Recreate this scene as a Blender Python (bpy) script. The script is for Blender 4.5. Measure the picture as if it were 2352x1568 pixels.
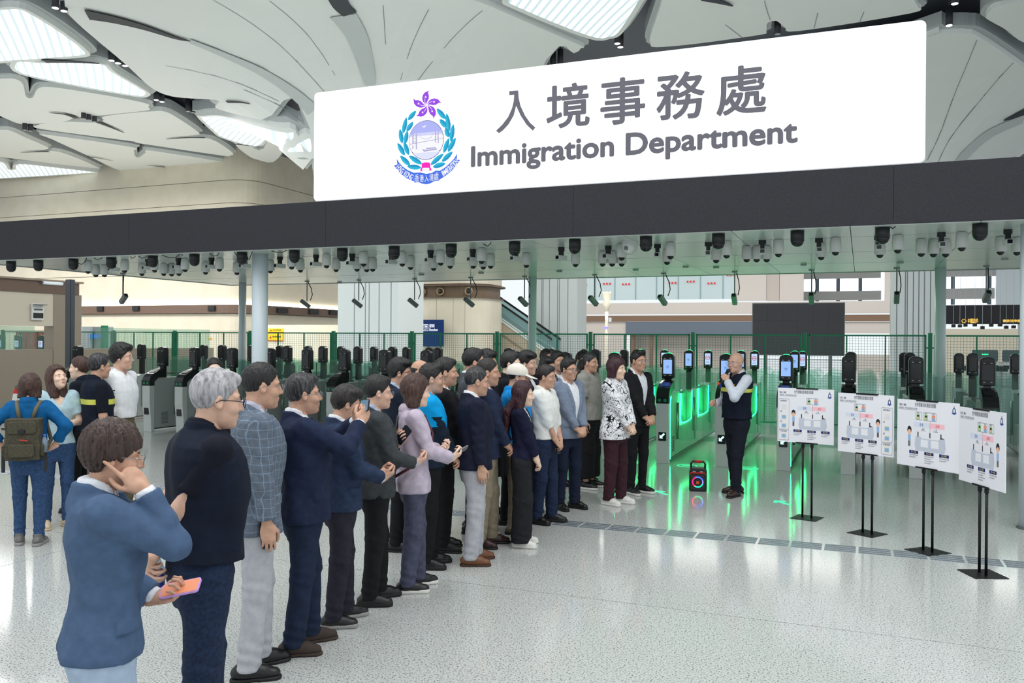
import bpy, math, random
import numpy as np
from mathutils import Vector, Matrix
from mathutils.geometry import delaunay_2d_cdt
for _o in list(bpy.data.objects): bpy.data.objects.remove(_o)
SC = bpy.context.scene; COL = SC.collection
# ---- camera (metres; X runs along the fascia, Y into the hall, Z up)
cam_d = bpy.data.cameras.new('camera'); cam = bpy.data.objects.new('camera', cam_d); COL.objects.link(cam)
cam_d.sensor_width = 36.0; cam_d.lens = 36.0*1980.3/2352; cam_d.clip_end = 400
_r = Vector((0.9265,0.3761,0.007)); _u = -Vector((0.0074,0.0004,-1.0)); _f = Vector((-0.3761,0.9266,-0.0024))
cam.matrix_world = Matrix(((_r.x, _u.x, -_f.x, 0), (_r.y, _u.y, -_f.y, 0), (_r.z, _u.z, -_f.z, 1.94), (0, 0, 0, 1)))
SC.camera = cam
# ---- daylight of the open hall, exposure
w = bpy.data.worlds.new('world'); SC.world = w; w.use_nodes = True
w.node_tree.nodes['Background'].inputs[0].default_value = (0.90, 0.97, 1.0, 1)
w.node_tree.nodes['Background'].inputs[1].default_value = .98
vs = SC.view_settings
SC.display_settings.display_device = 'sRGB'
vs.view_transform = 'Standard'; vs.look = 'None'; vs.gamma = 1.0; vs.use_curve_mapping = False; vs.exposure = 0.05
def hall_fill(x, y, z, sx, sy, e, col=(1, .98, .95)):  # soft unseen area lights standing in for the hall lighting
    l = bpy.data.lights.new('hall_fill_light', 'AREA'); l.shape = 'RECTANGLE'; l.size = sx; l.size_y = sy; l.energy = e; l.color = col
    o = bpy.data.objects.new('hall_fill_light', l); o.location = (x, y, z); COL.objects.link(o)
hall_fill(-6, 21, 10.6, 14, 3, 900)
hall_fill(-2, 3, 10.8, 16, 8, 900)
hall_fill(-8, 54, 10.8, 40, 8, 2600)
hall_fill(-8, 30, 10.2, 3, 10, 900)
hall_fill(-27, 27, 10.6, 3, 14, 2200)
hall_fill(-44, 28, 10.6, 14, 5, 4200)  # added, no fixture there: brightens the cream wall at the far left
def ceiling_fill(x, y, z, sx, sy, e):
    l = bpy.data.lights.new('added_ceiling_fill', 'AREA'); l.shape = 'RECTANGLE'; l.size = sx; l.size_y = sy; l.energy = e; l.color = (1, 1, .98)
    o = bpy.data.objects.new('added_ceiling_fill', l); o.location = (x, y, z); o.rotation_euler = (math.pi, 0, 0); COL.objects.link(o)
ceiling_fill(-9, 13.4, 4.0, 7, 4, 210); ceiling_fill(-1, 13.4, 4.0, 6, 4, 210)  # added unseen fill over the canopy, pointing up to brighten the ceiling
# ---- helpers
rnd = random.Random(5)
def lin(c):
    return tuple((v/255/12.92 if v/255 <= .04045 else ((v/255+.055)/1.055)**2.4) for v in c)
MATS = {}
def mat(key, col, rough=.5, metal=0., emit=0., emcol=None, spec=.5, alpha=1., trans=0., coat=0., ior=1.45):
    if key in MATS: return MATS[key]
    m = bpy.data.materials.new(key); m.use_nodes = True; b = m.node_tree.nodes['Principled BSDF']; i = b.inputs
    i['Base Color'].default_value = (*lin(col), 1); i['Roughness'].default_value = rough; i['Metallic'].default_value = metal
    i['Specular IOR Level'].default_value = spec; i['Coat Weight'].default_value = coat; i['IOR'].default_value = ior
    if emit: i['Emission Color'].default_value = (*lin(emcol or col), 1); i['Emission Strength'].default_value = emit
    if trans: i['Transmission Weight'].default_value = trans
    m.diffuse_color = (*lin(col), 1)
    MATS[key] = m; return m
def nodes(m): return m.node_tree.nodes, m.node_tree.links, m.node_tree.nodes['Principled BSDF']
def noise_mat(key, col, col2, scale=8., rough=.6, detail=3., lo=.35, hi=.65, bump=0., stretch=(1, 1, 1), metal=0., bscale=None, spec=.5):
    if key in MATS: return MATS[key]
    m = mat(key, col, rough, metal, spec=spec); N, L, b = nodes(m)
    tc = N.new('ShaderNodeTexCoord'); mp = N.new('ShaderNodeMapping'); mp.inputs['Scale'].default_value = stretch
    nz = N.new('ShaderNodeTexNoise'); nz.inputs['Scale'].default_value = scale; nz.inputs['Detail'].default_value = detail
    cr = N.new('ShaderNodeValToRGB'); e = cr.color_ramp.elements
    e[0].position = lo; e[0].color = (*lin(col), 1); e[1].position = hi; e[1].color = (*lin(col2), 1)
    L.new(tc.outputs['Object'], mp.inputs[0]); L.new(mp.outputs[0], nz.inputs[0]); L.new(nz.outputs[0], cr.inputs[0]); L.new(cr.outputs[0], b.inputs['Base Color'])
    if bump:
        n2 = N.new('ShaderNodeTexNoise'); n2.inputs['Scale'].default_value = bscale or scale; n2.inputs['Detail'].default_value = 4
        L.new(mp.outputs[0], n2.inputs[0])
        bp = N.new('ShaderNodeBump'); bp.inputs['Strength'].default_value = bump; bp.inputs['Distance'].default_value = .01
        L.new(n2.outputs[0], bp.inputs['Height']); L.new(bp.outputs[0], b.inputs['Normal'])
    return m
def glass_mat(key, col, op=.25, rough=.03):
    if key in MATS: return MATS[key]
    m = bpy.data.materials.new(key); m.use_nodes = True; N, L = m.node_tree.nodes, m.node_tree.links
    b = N['Principled BSDF']; b.inputs['Base Color'].default_value = (*lin(col), 1); b.inputs['Roughness'].default_value = rough
    t = N.new('ShaderNodeBsdfTransparent'); t.inputs[0].default_value = (*[min(1, .35+.65*v) for v in lin(col)], 1)
    mx = N.new('ShaderNodeMixShader'); mx.inputs[0].default_value = op
    L.new(t.outputs[0], mx.inputs[1]); L.new(b.outputs[0], mx.inputs[2]); L.new(mx.outputs[0], N['Material Output'].inputs[0])
    MATS[key] = m; return m
def emit_mat(key, col, s=1.):
    if key in MATS: return MATS[key]
    m = mat(key, (0, 0, 0), .5, emit=s, emcol=col); return m
def tag(o, label=None, cat=None, group=None, kind=None):
    if label: o['label'] = label
    if cat: o['category'] = cat
    if group: o['group'] = group
    if kind: o['kind'] = kind
    return o
def empty(name, loc=(0, 0, 0), rz=0., parent=None):
    o = bpy.data.objects.new(name, None); o.location = loc; o.rotation_euler = (0, 0, rz); o.empty_display_size = .1
    COL.objects.link(o)
    if parent: o.parent = parent
    return o
def thing(name, label, cat, loc=(0, 0, 0), rz=0., group=None): return tag(empty(name, loc, rz), label, cat, group)
def link(name, me, parent=None, m=None, smooth=False):
    o = bpy.data.objects.new(name, me); COL.objects.link(o)
    if parent: o.parent = parent
    if m is not None:
        for q in (m if isinstance(m, (list, tuple)) else [m]): me.materials.append(q)
    if smooth: me.polygons.foreach_set('use_smooth', [True]*len(me.polygons))
    return o
ONES = ['', 'first', 'second', 'third', 'fourth', 'fifth', 'sixth', 'seventh', 'eighth', 'ninth', 'tenth', 'eleventh', 'twelfth', 'thirteenth', 'fourteenth', 'fifteenth', 'sixteenth', 'seventeenth', 'eighteenth', 'nineteenth']
TENS = {2: ('twenty', 'twentieth'), 3: ('thirty', 'thirtieth'), 4: ('forty', 'fortieth'), 5: ('fifty', 'fiftieth')}
def ordinal(n): return ONES[n] if n < 20 else TENS[n//10][1] if n % 10 == 0 else TENS[n//10][0]+'-'+ONES[n % 10]
class MB:
    def __init__(s): s.v = []; s.f = []; s.mi = []
    def add(s, v, f, mi=0):
        n = len(s.v); s.v += [tuple(p) for p in v]; s.f += [tuple(i+n for i in q) for q in f]; s.mi += [mi]*len(f); return s
    def box(s, c, d, mi=0, rz=0., R=None):
        x, y, z = d[0]/2, d[1]/2, d[2]/2
        P = [(-x, -y, -z), (x, -y, -z), (x, y, -z), (-x, y, -z), (-x, -y, z), (x, -y, z), (x, y, z), (-x, y, z)]
        if R is not None: P = [tuple(R @ Vector(p)) for p in P]
        elif rz: P = [(p[0]*math.cos(rz)-p[1]*math.sin(rz), p[0]*math.sin(rz)+p[1]*math.cos(rz), p[2]) for p in P]
        return s.add([(p[0]+c[0], p[1]+c[1], p[2]+c[2]) for p in P], [(0, 3, 2, 1), (4, 5, 6, 7), (0, 1, 5, 4), (1, 2, 6, 5), (2, 3, 7, 6), (3, 0, 4, 7)], mi)
    def box2(s, a, b, mi=0): return s.box([(a[i]+b[i])/2 for i in range(3)], [abs(b[i]-a[i]) for i in range(3)], mi)
    def cone(s, a, b, ra, rb, n=16, mi=0, caps=True):
        a = Vector(a); b = Vector(b); d = (b-a).normalized(); t = Vector((0, 0, 1)) if abs(d.z) < .9 else Vector((1, 0, 0))
        u = d.cross(t).normalized(); w_ = d.cross(u); v = []
        for p, r in ((a, ra), (b, rb)):
            for k in range(n):
                q = 2*math.pi*k/n; v.append(p+u*(r*math.cos(q))+w_*(r*math.sin(q)))
        f = [(k, (k+1) % n, n+(k+1) % n, n+k) for k in range(n)]
        if caps: f += [tuple(range(n-1, -1, -1)), tuple(range(n, 2*n))]
        return s.add(v, f, mi)
    def tube(s, pts, r, n=8, mi=0):
        pts = [Vector(p) for p in pts]; v = []; f = []; u = None
        for k, p in enumerate(pts):
            d = (pts[min(k+1, len(pts)-1)]-pts[max(k-1, 0)]).normalized()
            if u is None:
                t = Vector((0, 0, 1)) if abs(d.z) < .9 else Vector((1, 0, 0)); u = d.cross(t).normalized()
            else: u = (u-d*u.dot(d)).normalized()
            w_ = d.cross(u); rr = r[k] if isinstance(r, (list, tuple)) else r
            for j in range(n):
                q = 2*math.pi*j/n; v.append(p+u*(rr*math.cos(q))+w_*(rr*math.sin(q)))
        for k in range(len(pts)-1):
            for j in range(n): f.append((k*n+j, k*n+(j+1) % n, (k+1)*n+(j+1) % n, (k+1)*n+j))
        f += [tuple(range(n-1, -1, -1)), tuple(range((len(pts)-1)*n, len(pts)*n))]
        return s.add(v, f, mi)
    def prism(s, poly, fn0, fn1, mi=0):   # poly list of 2D, fn maps 2D -> 3D for both caps
        n = len(poly); v = [fn0(*p) for p in poly]+[fn1(*p) for p in poly]
        f = [tuple(range(n-1, -1, -1)), tuple(range(n, 2*n))]+[(k, (k+1) % n, n+(k+1) % n, n+k) for k in range(n)]
        return s.add(v, f, mi)
    def lathe(s, prof, c=(0, 0, 0), n=24, mi=0):   # prof list of (r, z)
        v = []; f = []
        for r, z in prof:
            for k in range(n): q = 2*math.pi*k/n; v.append((c[0]+r*math.cos(q), c[1]+r*math.sin(q), c[2]+z))
        for i in range(len(prof)-1):
            for k in range(n): f.append((i*n+k, i*n+(k+1) % n, (i+1)*n+(k+1) % n, (i+1)*n+k))
        return s.add(v, f, mi)
    def sphere(s, c, r, nu=12, nv=8, mi=0, half=False):
        rr = r if isinstance(r, (list, tuple)) else (r, r, r); v = []; f = []
        for i in range(nv+1):
            th = math.pi*i/nv
            for k in range(nu): q = 2*math.pi*k/nu; v.append((c[0]+rr[0]*math.sin(th)*math.cos(q), c[1]+rr[1]*math.sin(th)*math.sin(q), c[2]+rr[2]*math.cos(th)))
        for i in range(nv):
            for k in range(nu): f.append((i*nu+k, (i+1)*nu+k, (i+1)*nu+(k+1) % nu, i*nu+(k+1) % nu))
        return s.add(v, f, mi)
    def mesh(s, name):
        me = bpy.data.meshes.new(name); me.from_pydata(s.v, [], s.f); me.validate()
        if any(s.mi) and len(me.polygons) == len(s.mi): me.polygons.foreach_set('material_index', s.mi)
        return me
    def build(s, name, m, parent=None, smooth=False, bevel=0., seg=2):
        o = link(name, s.mesh(name), parent, m, smooth)
        if bevel:
            b = o.modifiers.new('bevel', 'BEVEL'); b.width = bevel; b.segments = seg; b.limit_method = 'ANGLE'
        return o
def struct(o): o['kind'] = 'structure'; return o
def copy_tree(o, parent=None):
    c = o.copy(); COL.objects.link(c); c.parent = parent
    for ch in list(o.children): copy_tree(ch, c)
    return c
def text_mesh(txt, size, off=0., ext=.002, res=4):
    cu = bpy.data.curves.new('text', 'FONT'); cu.body = txt; cu.size = size; cu.offset = off; cu.extrude = ext; cu.resolution_u = res
    o = bpy.data.objects.new('text', cu); COL.objects.link(o)
    me = bpy.data.meshes.new_from_object(o); bpy.data.objects.remove(o); bpy.data.curves.remove(cu); return me
def put_text(name, txt, m, parent, fn, box, off=0., ext=.002, keep=False, bold=0., res=4):
    """fits the text in box (x0, z0, x1, z1) of a plane; fn maps (x, z, out) to 3D"""
    me = text_mesh(txt, 1., off, ext, res)
    n = len(me.vertices)
    if not n: return None
    co = np.empty(n*3); me.vertices.foreach_get('co', co); co = co.reshape(-1, 3)
    lo = co.min(0); hi = co.max(0); x0, z0, x1, z1 = box
    sx = (x1-x0)/max(hi[0]-lo[0], 1e-6); sz = (z1-z0)/max(hi[1]-lo[1], 1e-6)
    if keep: sx = min(sx, sz); sz = sx
    out = [fn(x0+(p[0]-lo[0])*sx, z0+(p[1]-lo[1])*sz, p[2]) for p in co]
    me.vertices.foreach_set('co', np.array(out).ravel()); me.update()
    if bold:
        fs = [tuple(q.vertices) for q in me.polygons]; src = [(x0+(p[0]-lo[0])*sx, z0+(p[1]-lo[1])*sz, p[2]) for p in co]; v = []; f = []
        for k, (a, b) in enumerate([(math.cos(q*.7854), math.sin(q*.7854)) for q in range(8)]+[(0, 0)]):
            v += [fn(p[0]+a*bold, p[1]+b*bold, p[2]+k*.0002) for p in src]; f += [tuple(i+k*n for i in q) for q in fs]
        me = bpy.data.meshes.new(name); me.from_pydata(v, [], f)
    return link(name, me, parent, m)

# ================= setting: floor
def floor_mat():
    m = mat('granite', (205, 208, 206), .11, spec=.38); N, L, b = nodes(m)
    tc = N.new('ShaderNodeTexCoord')
    def nz(s, d): 
        q = N.new('ShaderNodeTexNoise'); q.inputs['Scale'].default_value = s; q.inputs['Detail'].default_value = d; L.new(tc.outputs['Object'], q.inputs[0]); return q
    n1 = nz(85., 3.); c1 = N.new('ShaderNodeValToRGB'); e = c1.color_ramp.elements
    e[0].position = .33; e[0].color = (*lin((92, 94, 95)), 1); e[1].position = .47; e[1].color = (*lin((203, 206, 203)), 1)
    L.new(n1.outputs[0], c1.inputs[0])
    n2 = nz(190., 2.); c2 = N.new('ShaderNodeValToRGB'); e = c2.color_ramp.elements
    e[0].position = .30; e[0].color = (*lin((150, 150, 148)), 1); e[1].position = .48; e[1].color = (1, 1, 1, 1)
    L.new(n2.outputs[0], c2.inputs[0])
    mx = N.new('ShaderNodeMix'); mx.data_type = 'RGBA'; mx.blend_type = 'MULTIPLY'; mx.inputs['Factor'].default_value = 1.
    L.new(c1.outputs[0], mx.inputs[6]); L.new(c2.outputs[0], mx.inputs[7]); L.new(mx.outputs[2], b.inputs['Base Color'])
    return m
G = floor_mat()
fl = struct(empty('floor'))
fb = MB().box2((-70, -8, -.10), (40, 100, -.006)); struct(fb.build('floor_bed', mat('joint_grey', (120, 120, 118), .8), fl))
xs = [-40, -22.1, -6.70, 8.7, 22]; ys = [-8, -.24, 6.22, 12.68, 19.14, 25.6, 38.5, 64, 95]
for i in range(len(xs)-1):
    for j in range(len(ys)-1):
        MB().box2((xs[i]+.004, ys[j]+.004, -.02), (xs[i+1]-.004, ys[j+1]-.004, 0)).build('floor_slab', G, fl)
tp = struct(empty('tactile_paving', (0, 8.66, 0)))
tme = MB().box((0, 0, .0015), (.272, .035, .006)).mesh('tactile_bar'); tme.materials.append(mat('steel_bar', (148, 158, 168), .35, .6))
for i in range(62):
    for j in range(4):
        o = bpy.data.objects.new('tactile_bar', tme); COL.objects.link(o); o.parent = tp; o.location = (-15.4+i*.2985, .105-j*.07, 0)
# ================= canopy: soffit, fascia, columns
white_gloss = mat('soffit_white', (206, 214, 210), .22)
sof = struct(empty('ceiling_canopy'))
sy = [10.0, 10.95, 12.78, 14.56, 16.5]
k0 = -13.9
nx = 26; wx = .626
pm = {}
for j in range(4):
    for i in range(14):
        x0 = -13.9+i*1.252; x1 = min(x0+1.252, 3.4)
        o = MB().box2((x0+.004, sy[j]+(.03 if j else .0), 3.18), (x1-.004, sy[j+1]-.004, 3.24)).build('soffit_panel', white_gloss, sof)
MB().box2((-13.9, 10.05, 3.215), (3.4, 16.48, 3.78)).build('canopy_core', mat('canopy_grey', (120, 128, 126), .7), sof)
MB().box2((-13.92, 16.46, 3.17), (3.4, 16.52, 3.8)).box2((-13.94, 10.0, 3.17), (-13.88, 16.5, 3.8)).build('edge_trim', mat('edge_grey', (150, 156, 156), .4), sof)
fas = struct(empty('trim_1', (-5.2, 10, 3.19)))
fm = noise_mat('fascia_black', (50, 50, 55), (56, 56, 61), 60, .7, spec=.2)
for i in range(5):
    x0 = -8.74+i*3.56
    MB().box2((x0, -.02, 0), (x0+3.558, .06, .627)).build('fascia_panel', fm, fas, bevel=.002, seg=1)
colm = mat('column_white', (205, 216, 222), .35)
def round_column(x, y, r, label):
    t = thing('round_column', label, 'column', (x, y, 0))
    MB().cone((0, 0, .0), (0, 0, 3.21), r, r, 28).build('shaft', colm, t, True)
    MB().lathe([(r+.02, 0), (r+.02, .012), (r, .03)], n=28).build('base_ring', mat('ring_grey', (90, 95, 98), .4), t, True)
round_column(-8.284, 10.45, .115, 'round white canopy column at the front left behind the man in the check blazer')
round_column(1.66, 10.40, .125, 'round white canopy column at the right edge of the photo')
round_column(-13.05, 15.85, .082, 'slim white column at the rear left, beside the yellow signs')
round_column(-6.005, 15.85, .080, 'slim grey white column in front of the escalator foot')
round_column(1.195, 15.85, .085, 'slim grey white column at the rear right, behind the e-gates')
# ================= main ceiling over the hall
AX = ((-17.6, 29., 1.25, 6.2, 3.0), (-13.8, 40., 1.0, 6., 3.0), (2.05, 40., 1.0, 6., 3.2))
def zceil(X, Y):
    z = 12.0
    for ax, ay, r0, dr, s in AX: z -= dr*math.exp(-max(math.hypot(X-ax, Y-ay)-r0, 0)/s)
    return z
ceil_w = mat('ceiling_white', (230, 234, 232), .6); ceil_rim = mat('ceiling_rim', (180, 186, 188), .55); ceil_dark = mat('ceiling_channel', (92, 97, 106), .6)
slot_dark = mat('ceiling_slot', (58, 63, 70), .6)
ceil = struct(empty('ceiling', (0, 0, 0)))
MB().box2((-75, 13.5, 12.75), (25, 95, 12.85)).build('ceiling_deck', ceil_dark, ceil)
def spline(P, n=4, closed=True):
    out = []; N_ = len(P)
    for i in range(N_ if closed else N_-1):
        g = lambda k: P[k % N_] if closed else P[min(max(k, 0), N_-1)]
        a, b, c, d = g(i-1), g(i), g(i+1), g(i+2)
        for k in range(n):
            t = k/n
            out.append(tuple(.5*(2*b[q]+(c[q]-a[q])*t+(2*a[q]-5*b[q]+4*c[q]-d[q])*t*t+(3*b[q]-a[q]-3*c[q]+d[q])*t**3) for q in (0, 1)))
    if not closed: out.append(P[-1])
    return out
def area(P): return .5*sum(P[i-1][0]*P[i][1]-P[i][0]*P[i-1][1] for i in range(len(P)))
def offset(P, d):
    n = len(P); out = []; s = 1 if area(P) > 0 else -1
    for i in range(n):
        a, b, c = Vector(P[i-1]), Vector(P[i]), Vector(P[(i+1) % n]); e1 = (b-a); e2 = (c-b)
        if e1.length < 1e-5 or e2.length < 1e-5: out.append(tuple(b)); continue
        nn = Vector((e1.y, -e1.x)).normalized()+Vector((e2.y, -e2.x)).normalized()
        if nn.length < 1e-4: out.append(tuple(b)); continue
        out.append(tuple(b+nn.normalized()*d*s))
    return out
def panel(name, P, m, dz=0., grid=1.0, skirt=.35, n=4, off=0.):
    Q = spline(P, n) if n > 1 else list(P)
    if off: Q = offset(Q, off)
    xs_ = [p[0] for p in Q]; ys_ = [p[1] for p in Q]
    pts = [Vector(p) for p in Q]; ne = len(pts); edges = [(i, (i+1) % ne) for i in range(ne)]
    def inside(x, y):
        c = False; j = ne-1
        for i in range(ne):
            if (ys_[i] > y) != (ys_[j] > y) and x < (xs_[j]-xs_[i])*(y-ys_[i])/(ys_[j]-ys_[i])+xs_[i]: c = not c
            j = i
        return c
    gx = min(xs_)+grid/2
    while gx < max(xs_):
        gy = min(ys_)+grid/2
        while gy < max(ys_):
            if inside(gx, gy) and min((gx-a)**2+(gy-b)**2 for a, b in Q) > (grid*.4)**2: pts.append(Vector((gx, gy)))
            gy += grid
        gx += grid
    if dz == 0 and grid < 1.1:
        for ax, ay, r0, dr, sc in AX:
            for r_ in (1.3, 1.6, 2., 2.4, 2.9, 3.4, 4., 4.7, 5.4):
                for k in range(28):
                    x, y = ax+r_*math.cos(k*.2244+r_), ay+r_*math.sin(k*.2244+r_)
                    if inside(x, y) and min((x-a)**2+(y-b)**2 for a, b in Q) > .2: pts.append(Vector((x, y)))
    r = delaunay_2d_cdt(pts, edges, [], 1, 1e-4); V2, F2 = r[0], r[2]
    v = [(p[0], p[1], zceil(p[0], p[1])+dz) for p in V2]; f = [tuple(q) for q in F2]
    nb = len(v); v += [(p[0], p[1], zceil(*p)+dz) for p in Q]+[(p[0], p[1], max(zceil(*p)+dz+skirt, zceil(*p)+dz+.1)) for p in Q]
    f += [(nb+i, nb+(i+1) % ne, nb+ne+(i+1) % ne, nb+ne+i) for i in range(ne)]
    me = bpy.data.meshes.new(name); me.from_pydata(v, [], f); o = link(name, me, ceil, m)
    return o
def rim_ring(P, m, dz, n, a, b, skirt=.4):
    Q = spline(P, n); I = offset(Q, a); O = offset(Q, b); N_ = len(Q)
    v = [(x, y, zceil(x, y)+dz) for x, y in I]+[(x, y, zceil(x, y)+dz) for x, y in O]+[(x, y, zceil(x, y)+dz+skirt) for x, y in O]
    f = [(i, (i+1) % N_, N_+(i+1) % N_, N_+i) for i in range(N_)]+[(N_+i, N_+(i+1) % N_, 2*N_+(i+1) % N_, 2*N_+i) for i in range(N_)]
    me = bpy.data.meshes.new('panel_rim'); me.from_pydata(v, [], f); link('panel_rim', me, ceil, m)
def cell(P, grid=1.2, rim=.15, m=None, n=4):
    panel('ceiling_panel', P, m or ceil_w, 0, grid, .3, n); rim_ring(P, ceil_rim, .16, n, -.10, rim)
def sky_mat():
    m = mat('skylight', (225, 238, 245), .4, emit=.72, emcol=(226, 240, 248)); N, L, b = nodes(m)
    tc = N.new('ShaderNodeTexCoord'); wv = N.new('ShaderNodeTexWave'); wv.inputs['Scale'].default_value = 1.6; wv.bands_direction = 'DIAGONAL'
    cr = N.new('ShaderNodeValToRGB'); e = cr.color_ramp.elements; e[0].position = .1; e[0].color = (*lin((188, 204, 210)), 1); e[1].position = .4; e[1].color = (*lin((236, 246, 250)), 1)
    L.new(tc.outputs['Object'], wv.inputs[0]); L.new(wv.outputs[1], cr.inputs[0]); L.new(cr.outputs[0], b.inputs['Emission Color']); L.new(cr.outputs[0], b.inputs['Base Color'])
    return m
skym = sky_mat()
def skylight(P, rim=.22):
    panel('skylight', P, skym, 0, 3., .2); rim_ring(P, ceil_w, -.02, 4, -.03, rim*.6); rim_ring(P, ceil_rim, .18, 4, -.1, rim*1.5)
skylight([(-24.79,18.19),(-24.3,18.39),(-23.66,18.54),(-23.69,19.17),(-24.03,20.38),(-24.57,21.67),(-25.15,22.08),(-26.95,22.11),(-28.34,22.03),(-29.32,21.53)])
skylight([(-28.42,22.16),(-27.38,22.47),(-25.17,22.83),(-25.37,23.62),(-25.92,25.66),(-26.45,26.25),(-27.18,26.44),(-28.54,25.19),(-29.57,23.31)])
skylight([(-46.86,34.43),(-46.12,34.95),(-46.71,35.78),(-47.76,36.76),(-47.42,36.9),(-45.7,35.87),(-44.56,37.41),(-43.58,39.16),(-44.3,39.35),(-51.07,38.71),(-52.43,38.53)])
skylight([(-9.11,21.91),(-9.45,22.84),(-9.44,23.17),(-8.07,26.21),(-7.53,26.59),(-7.11,26.33),(-6.06,24.55),(-5.66,23.52)])
skylight([(-26.74,29.64),(-25.89,29.18),(-21.69,26.35),(-19.04,25.48),(-18.78,25.53),(-19.26,25.98),(-20.09,26.62),(-28.61,36.11),(-29.41,34.44),(-28.65,32.7)])
skylight([(-19.39,26.09),(-18.64,25.69),(-18.12,25.53),(-18.35,25.97),(-18.94,26.11),(-19.78,26.47)])
cell([(-31.78,23.33),(-31.11,23.55),(-30.53,23.73),(-30.83,24.31),(-32.27,25.57),(-32.55,25.93),(-32.23,25.9),(-30.96,25.07),(-30.22,24.89),(-29.43,25.53),(-27.8,27.43),(-28.19,28.14),(-28.95,28.75),(-31.85,29.08),(-33.49,29.06),(-34.49,29.41),(-36.36,29.3),(-37.06,29.07),(-36.57,27.7),(-36.18,26.57)])
cell([(-36.45,29.53),(-34.81,29.39),(-33.3,30.06),(-32.47,29.75),(-31.86,29.24),(-28.85,28.89),(-28.01,28.91),(-28.46,30.18),(-29.79,32.88),(-30.46,33.42),(-32.48,33.63),(-31.71,33.94),(-30.32,34.29),(-31.7,37.61),(-32.36,38.15),(-32.78,38.04),(-34.75,34.22),(-34.79,33.66),(-36.93,30.26)])
cell([(-39.82,29.25),(-39.08,29.6),(-38.74,29.9),(-39.42,31.35),(-40.28,33.27),(-41.06,33.65),(-41.81,33.73),(-40.67,34.35),(-42.07,37.99),(-42.73,38.21),(-45.0,34.1),(-45.3,33.28)])
cell([(-37.82,31.08),(-35.92,34.66),(-36.47,35.41),(-37.54,36.54),(-37.59,36.9),(-36.25,36.04),(-35.57,35.82),(-33.95,39.4),(-34.2,39.84),(-38.35,39.61),(-40.7,39.62),(-41.67,39.29),(-40.02,35.64),(-38.41,31.98)])
cell([(-29.89,35.65),(-29.27,35.58),(-29.13,36.98),(-20.21,26.78),(-18.38,26.01),(-18.5,26.18),(-30.07,39.46),(-31.61,39.54),(-31.0,37.68)])
# the wide funnel round the left column
cell([(-18.52,15.39),(-20.96,17.85),(-22.53,19.37),(-24.03,22.97),(-25.17,25.37),(-24.95,26.11),(-23.74,25.84),(-21.84,25.1),(-22.44,25.72),(-22.8,26.28),(-20.14,25.41),(-17.94,25.28),(-26.5,41),(-22.5,42.5),(-19.6,36.5),(-16.4,36.0),(-9.79,26.97),(-8.88,27.12),(-8.59,26.92),(-8.58,26.55),(-10.03,22.99),(-10.57,22.07),(-11.11,20.98),(-10.68,18.35)], 1.0, .2)
# the funnel round the right column
cell([(1.54,30.33),(1.81,30.22),(2.09,30.12),(2.58,30.16),(2.98,30.32),(3.36,30.69),(4.96,33.23),(6.53,35.75),(10.73,47.34),(12,44),(6,52),(-4,52),(-7,44),(-6.5,36)], 1.0, .2)
cell([(-5.05,23.23),(-5.44,24.8),(-6.32,27.14),(-6.46,27.73),(-6.37,28.15),(-5.05,28.46),(-3.1,28.5),(-2.88,28.27),(-2.78,27.66),(-2.5,27.61),(-2.3,28.18),(-1.93,28.6),(1.25,28.33),(1.44,27.92),(1.33,27.44),(1.02,25.59)])
cell([(3.37,29.24),(3.54,28.72),(4.26,28.63),(5.02,28.78),(5.96,32.66),(4.7,31.5),(4.08,30.44),(3.49,29.56)])
cell([(3.32,27.92),(3.52,28.17),(4.18,28.11),(4.1,27.0),(3.23,26.7)])
def strip_on_ceiling(name, P, wd, m, dz):
    Q = spline(P, 4, False); v = []; f = []
    for k, p in enumerate(Q):
        a, b = Q[max(k-1, 0)], Q[min(k+1, len(Q)-1)]; d = Vector((b[0]-a[0], b[1]-a[1])).normalized()
        ww = wd if not isinstance(wd, tuple) else wd[0]+(wd[1]-wd[0])*k/(len(Q)-1)
        for s in (-1, 1):
            x, y = p[0]-d.y*ww*s, p[1]+d.x*ww*s; v.append((x, y, zceil(x, y)+dz)); 
    for k in range(len(Q)-1): f.append((2*k, 2*k+1, 2*k+3, 2*k+2))
    nb = len(v); v += [(x, y, z+.02) for x, y, z in v]; f += [tuple(nb+i for i in q) for q in f]
    me = bpy.data.meshes.new(name); me.from_pydata(v, [], f); return link(name, me, ceil, m)
seam = mat('seam_grey', (140, 148, 148), .7)
for P in ([(-17.25,19.62),(-17.04,20.68),(-16.84,22.06),(-16.74,23.28),(-16.6,24.26)], [(-10.35,23.02),(-11.32,23.65),(-12.46,24.43),(-13.62,25.15)], [(-11.71,22.25),(-12.86,23.46),(-14.07,24.8)], [(-12.78,21.49),(-13.71,23.22)], [(-15.69,20.15),(-15.67,21.78),(-15.89,23.74)], [(-19.73,23.96),(-18.68,24.49),(-18.05,25.12)], [(-22.19,22.91),(-20.08,23.49),(-18.55,24.33)],
          [(3.3,30.83),(3.14,32.76),(2.71,35.6),(2.28,36.78)], [(4.59,32.75),(3.82,34.7),(2.98,36.2),(2.67,36.93)], [(-2.7,25.97),(-2.7,26.77),(-2.67,27.44)], [(-1.3,27.39),(-1.46,28.52)], [(-0.02,27.75),(-0.14,28.51)], [(-4.01,27.27),(-3.65,28.49)]):
    strip_on_ceiling('ceiling_seam', P, .011, seam, -.016)
rib = mat('ceiling_rib', (196, 203, 203), .55)
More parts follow.
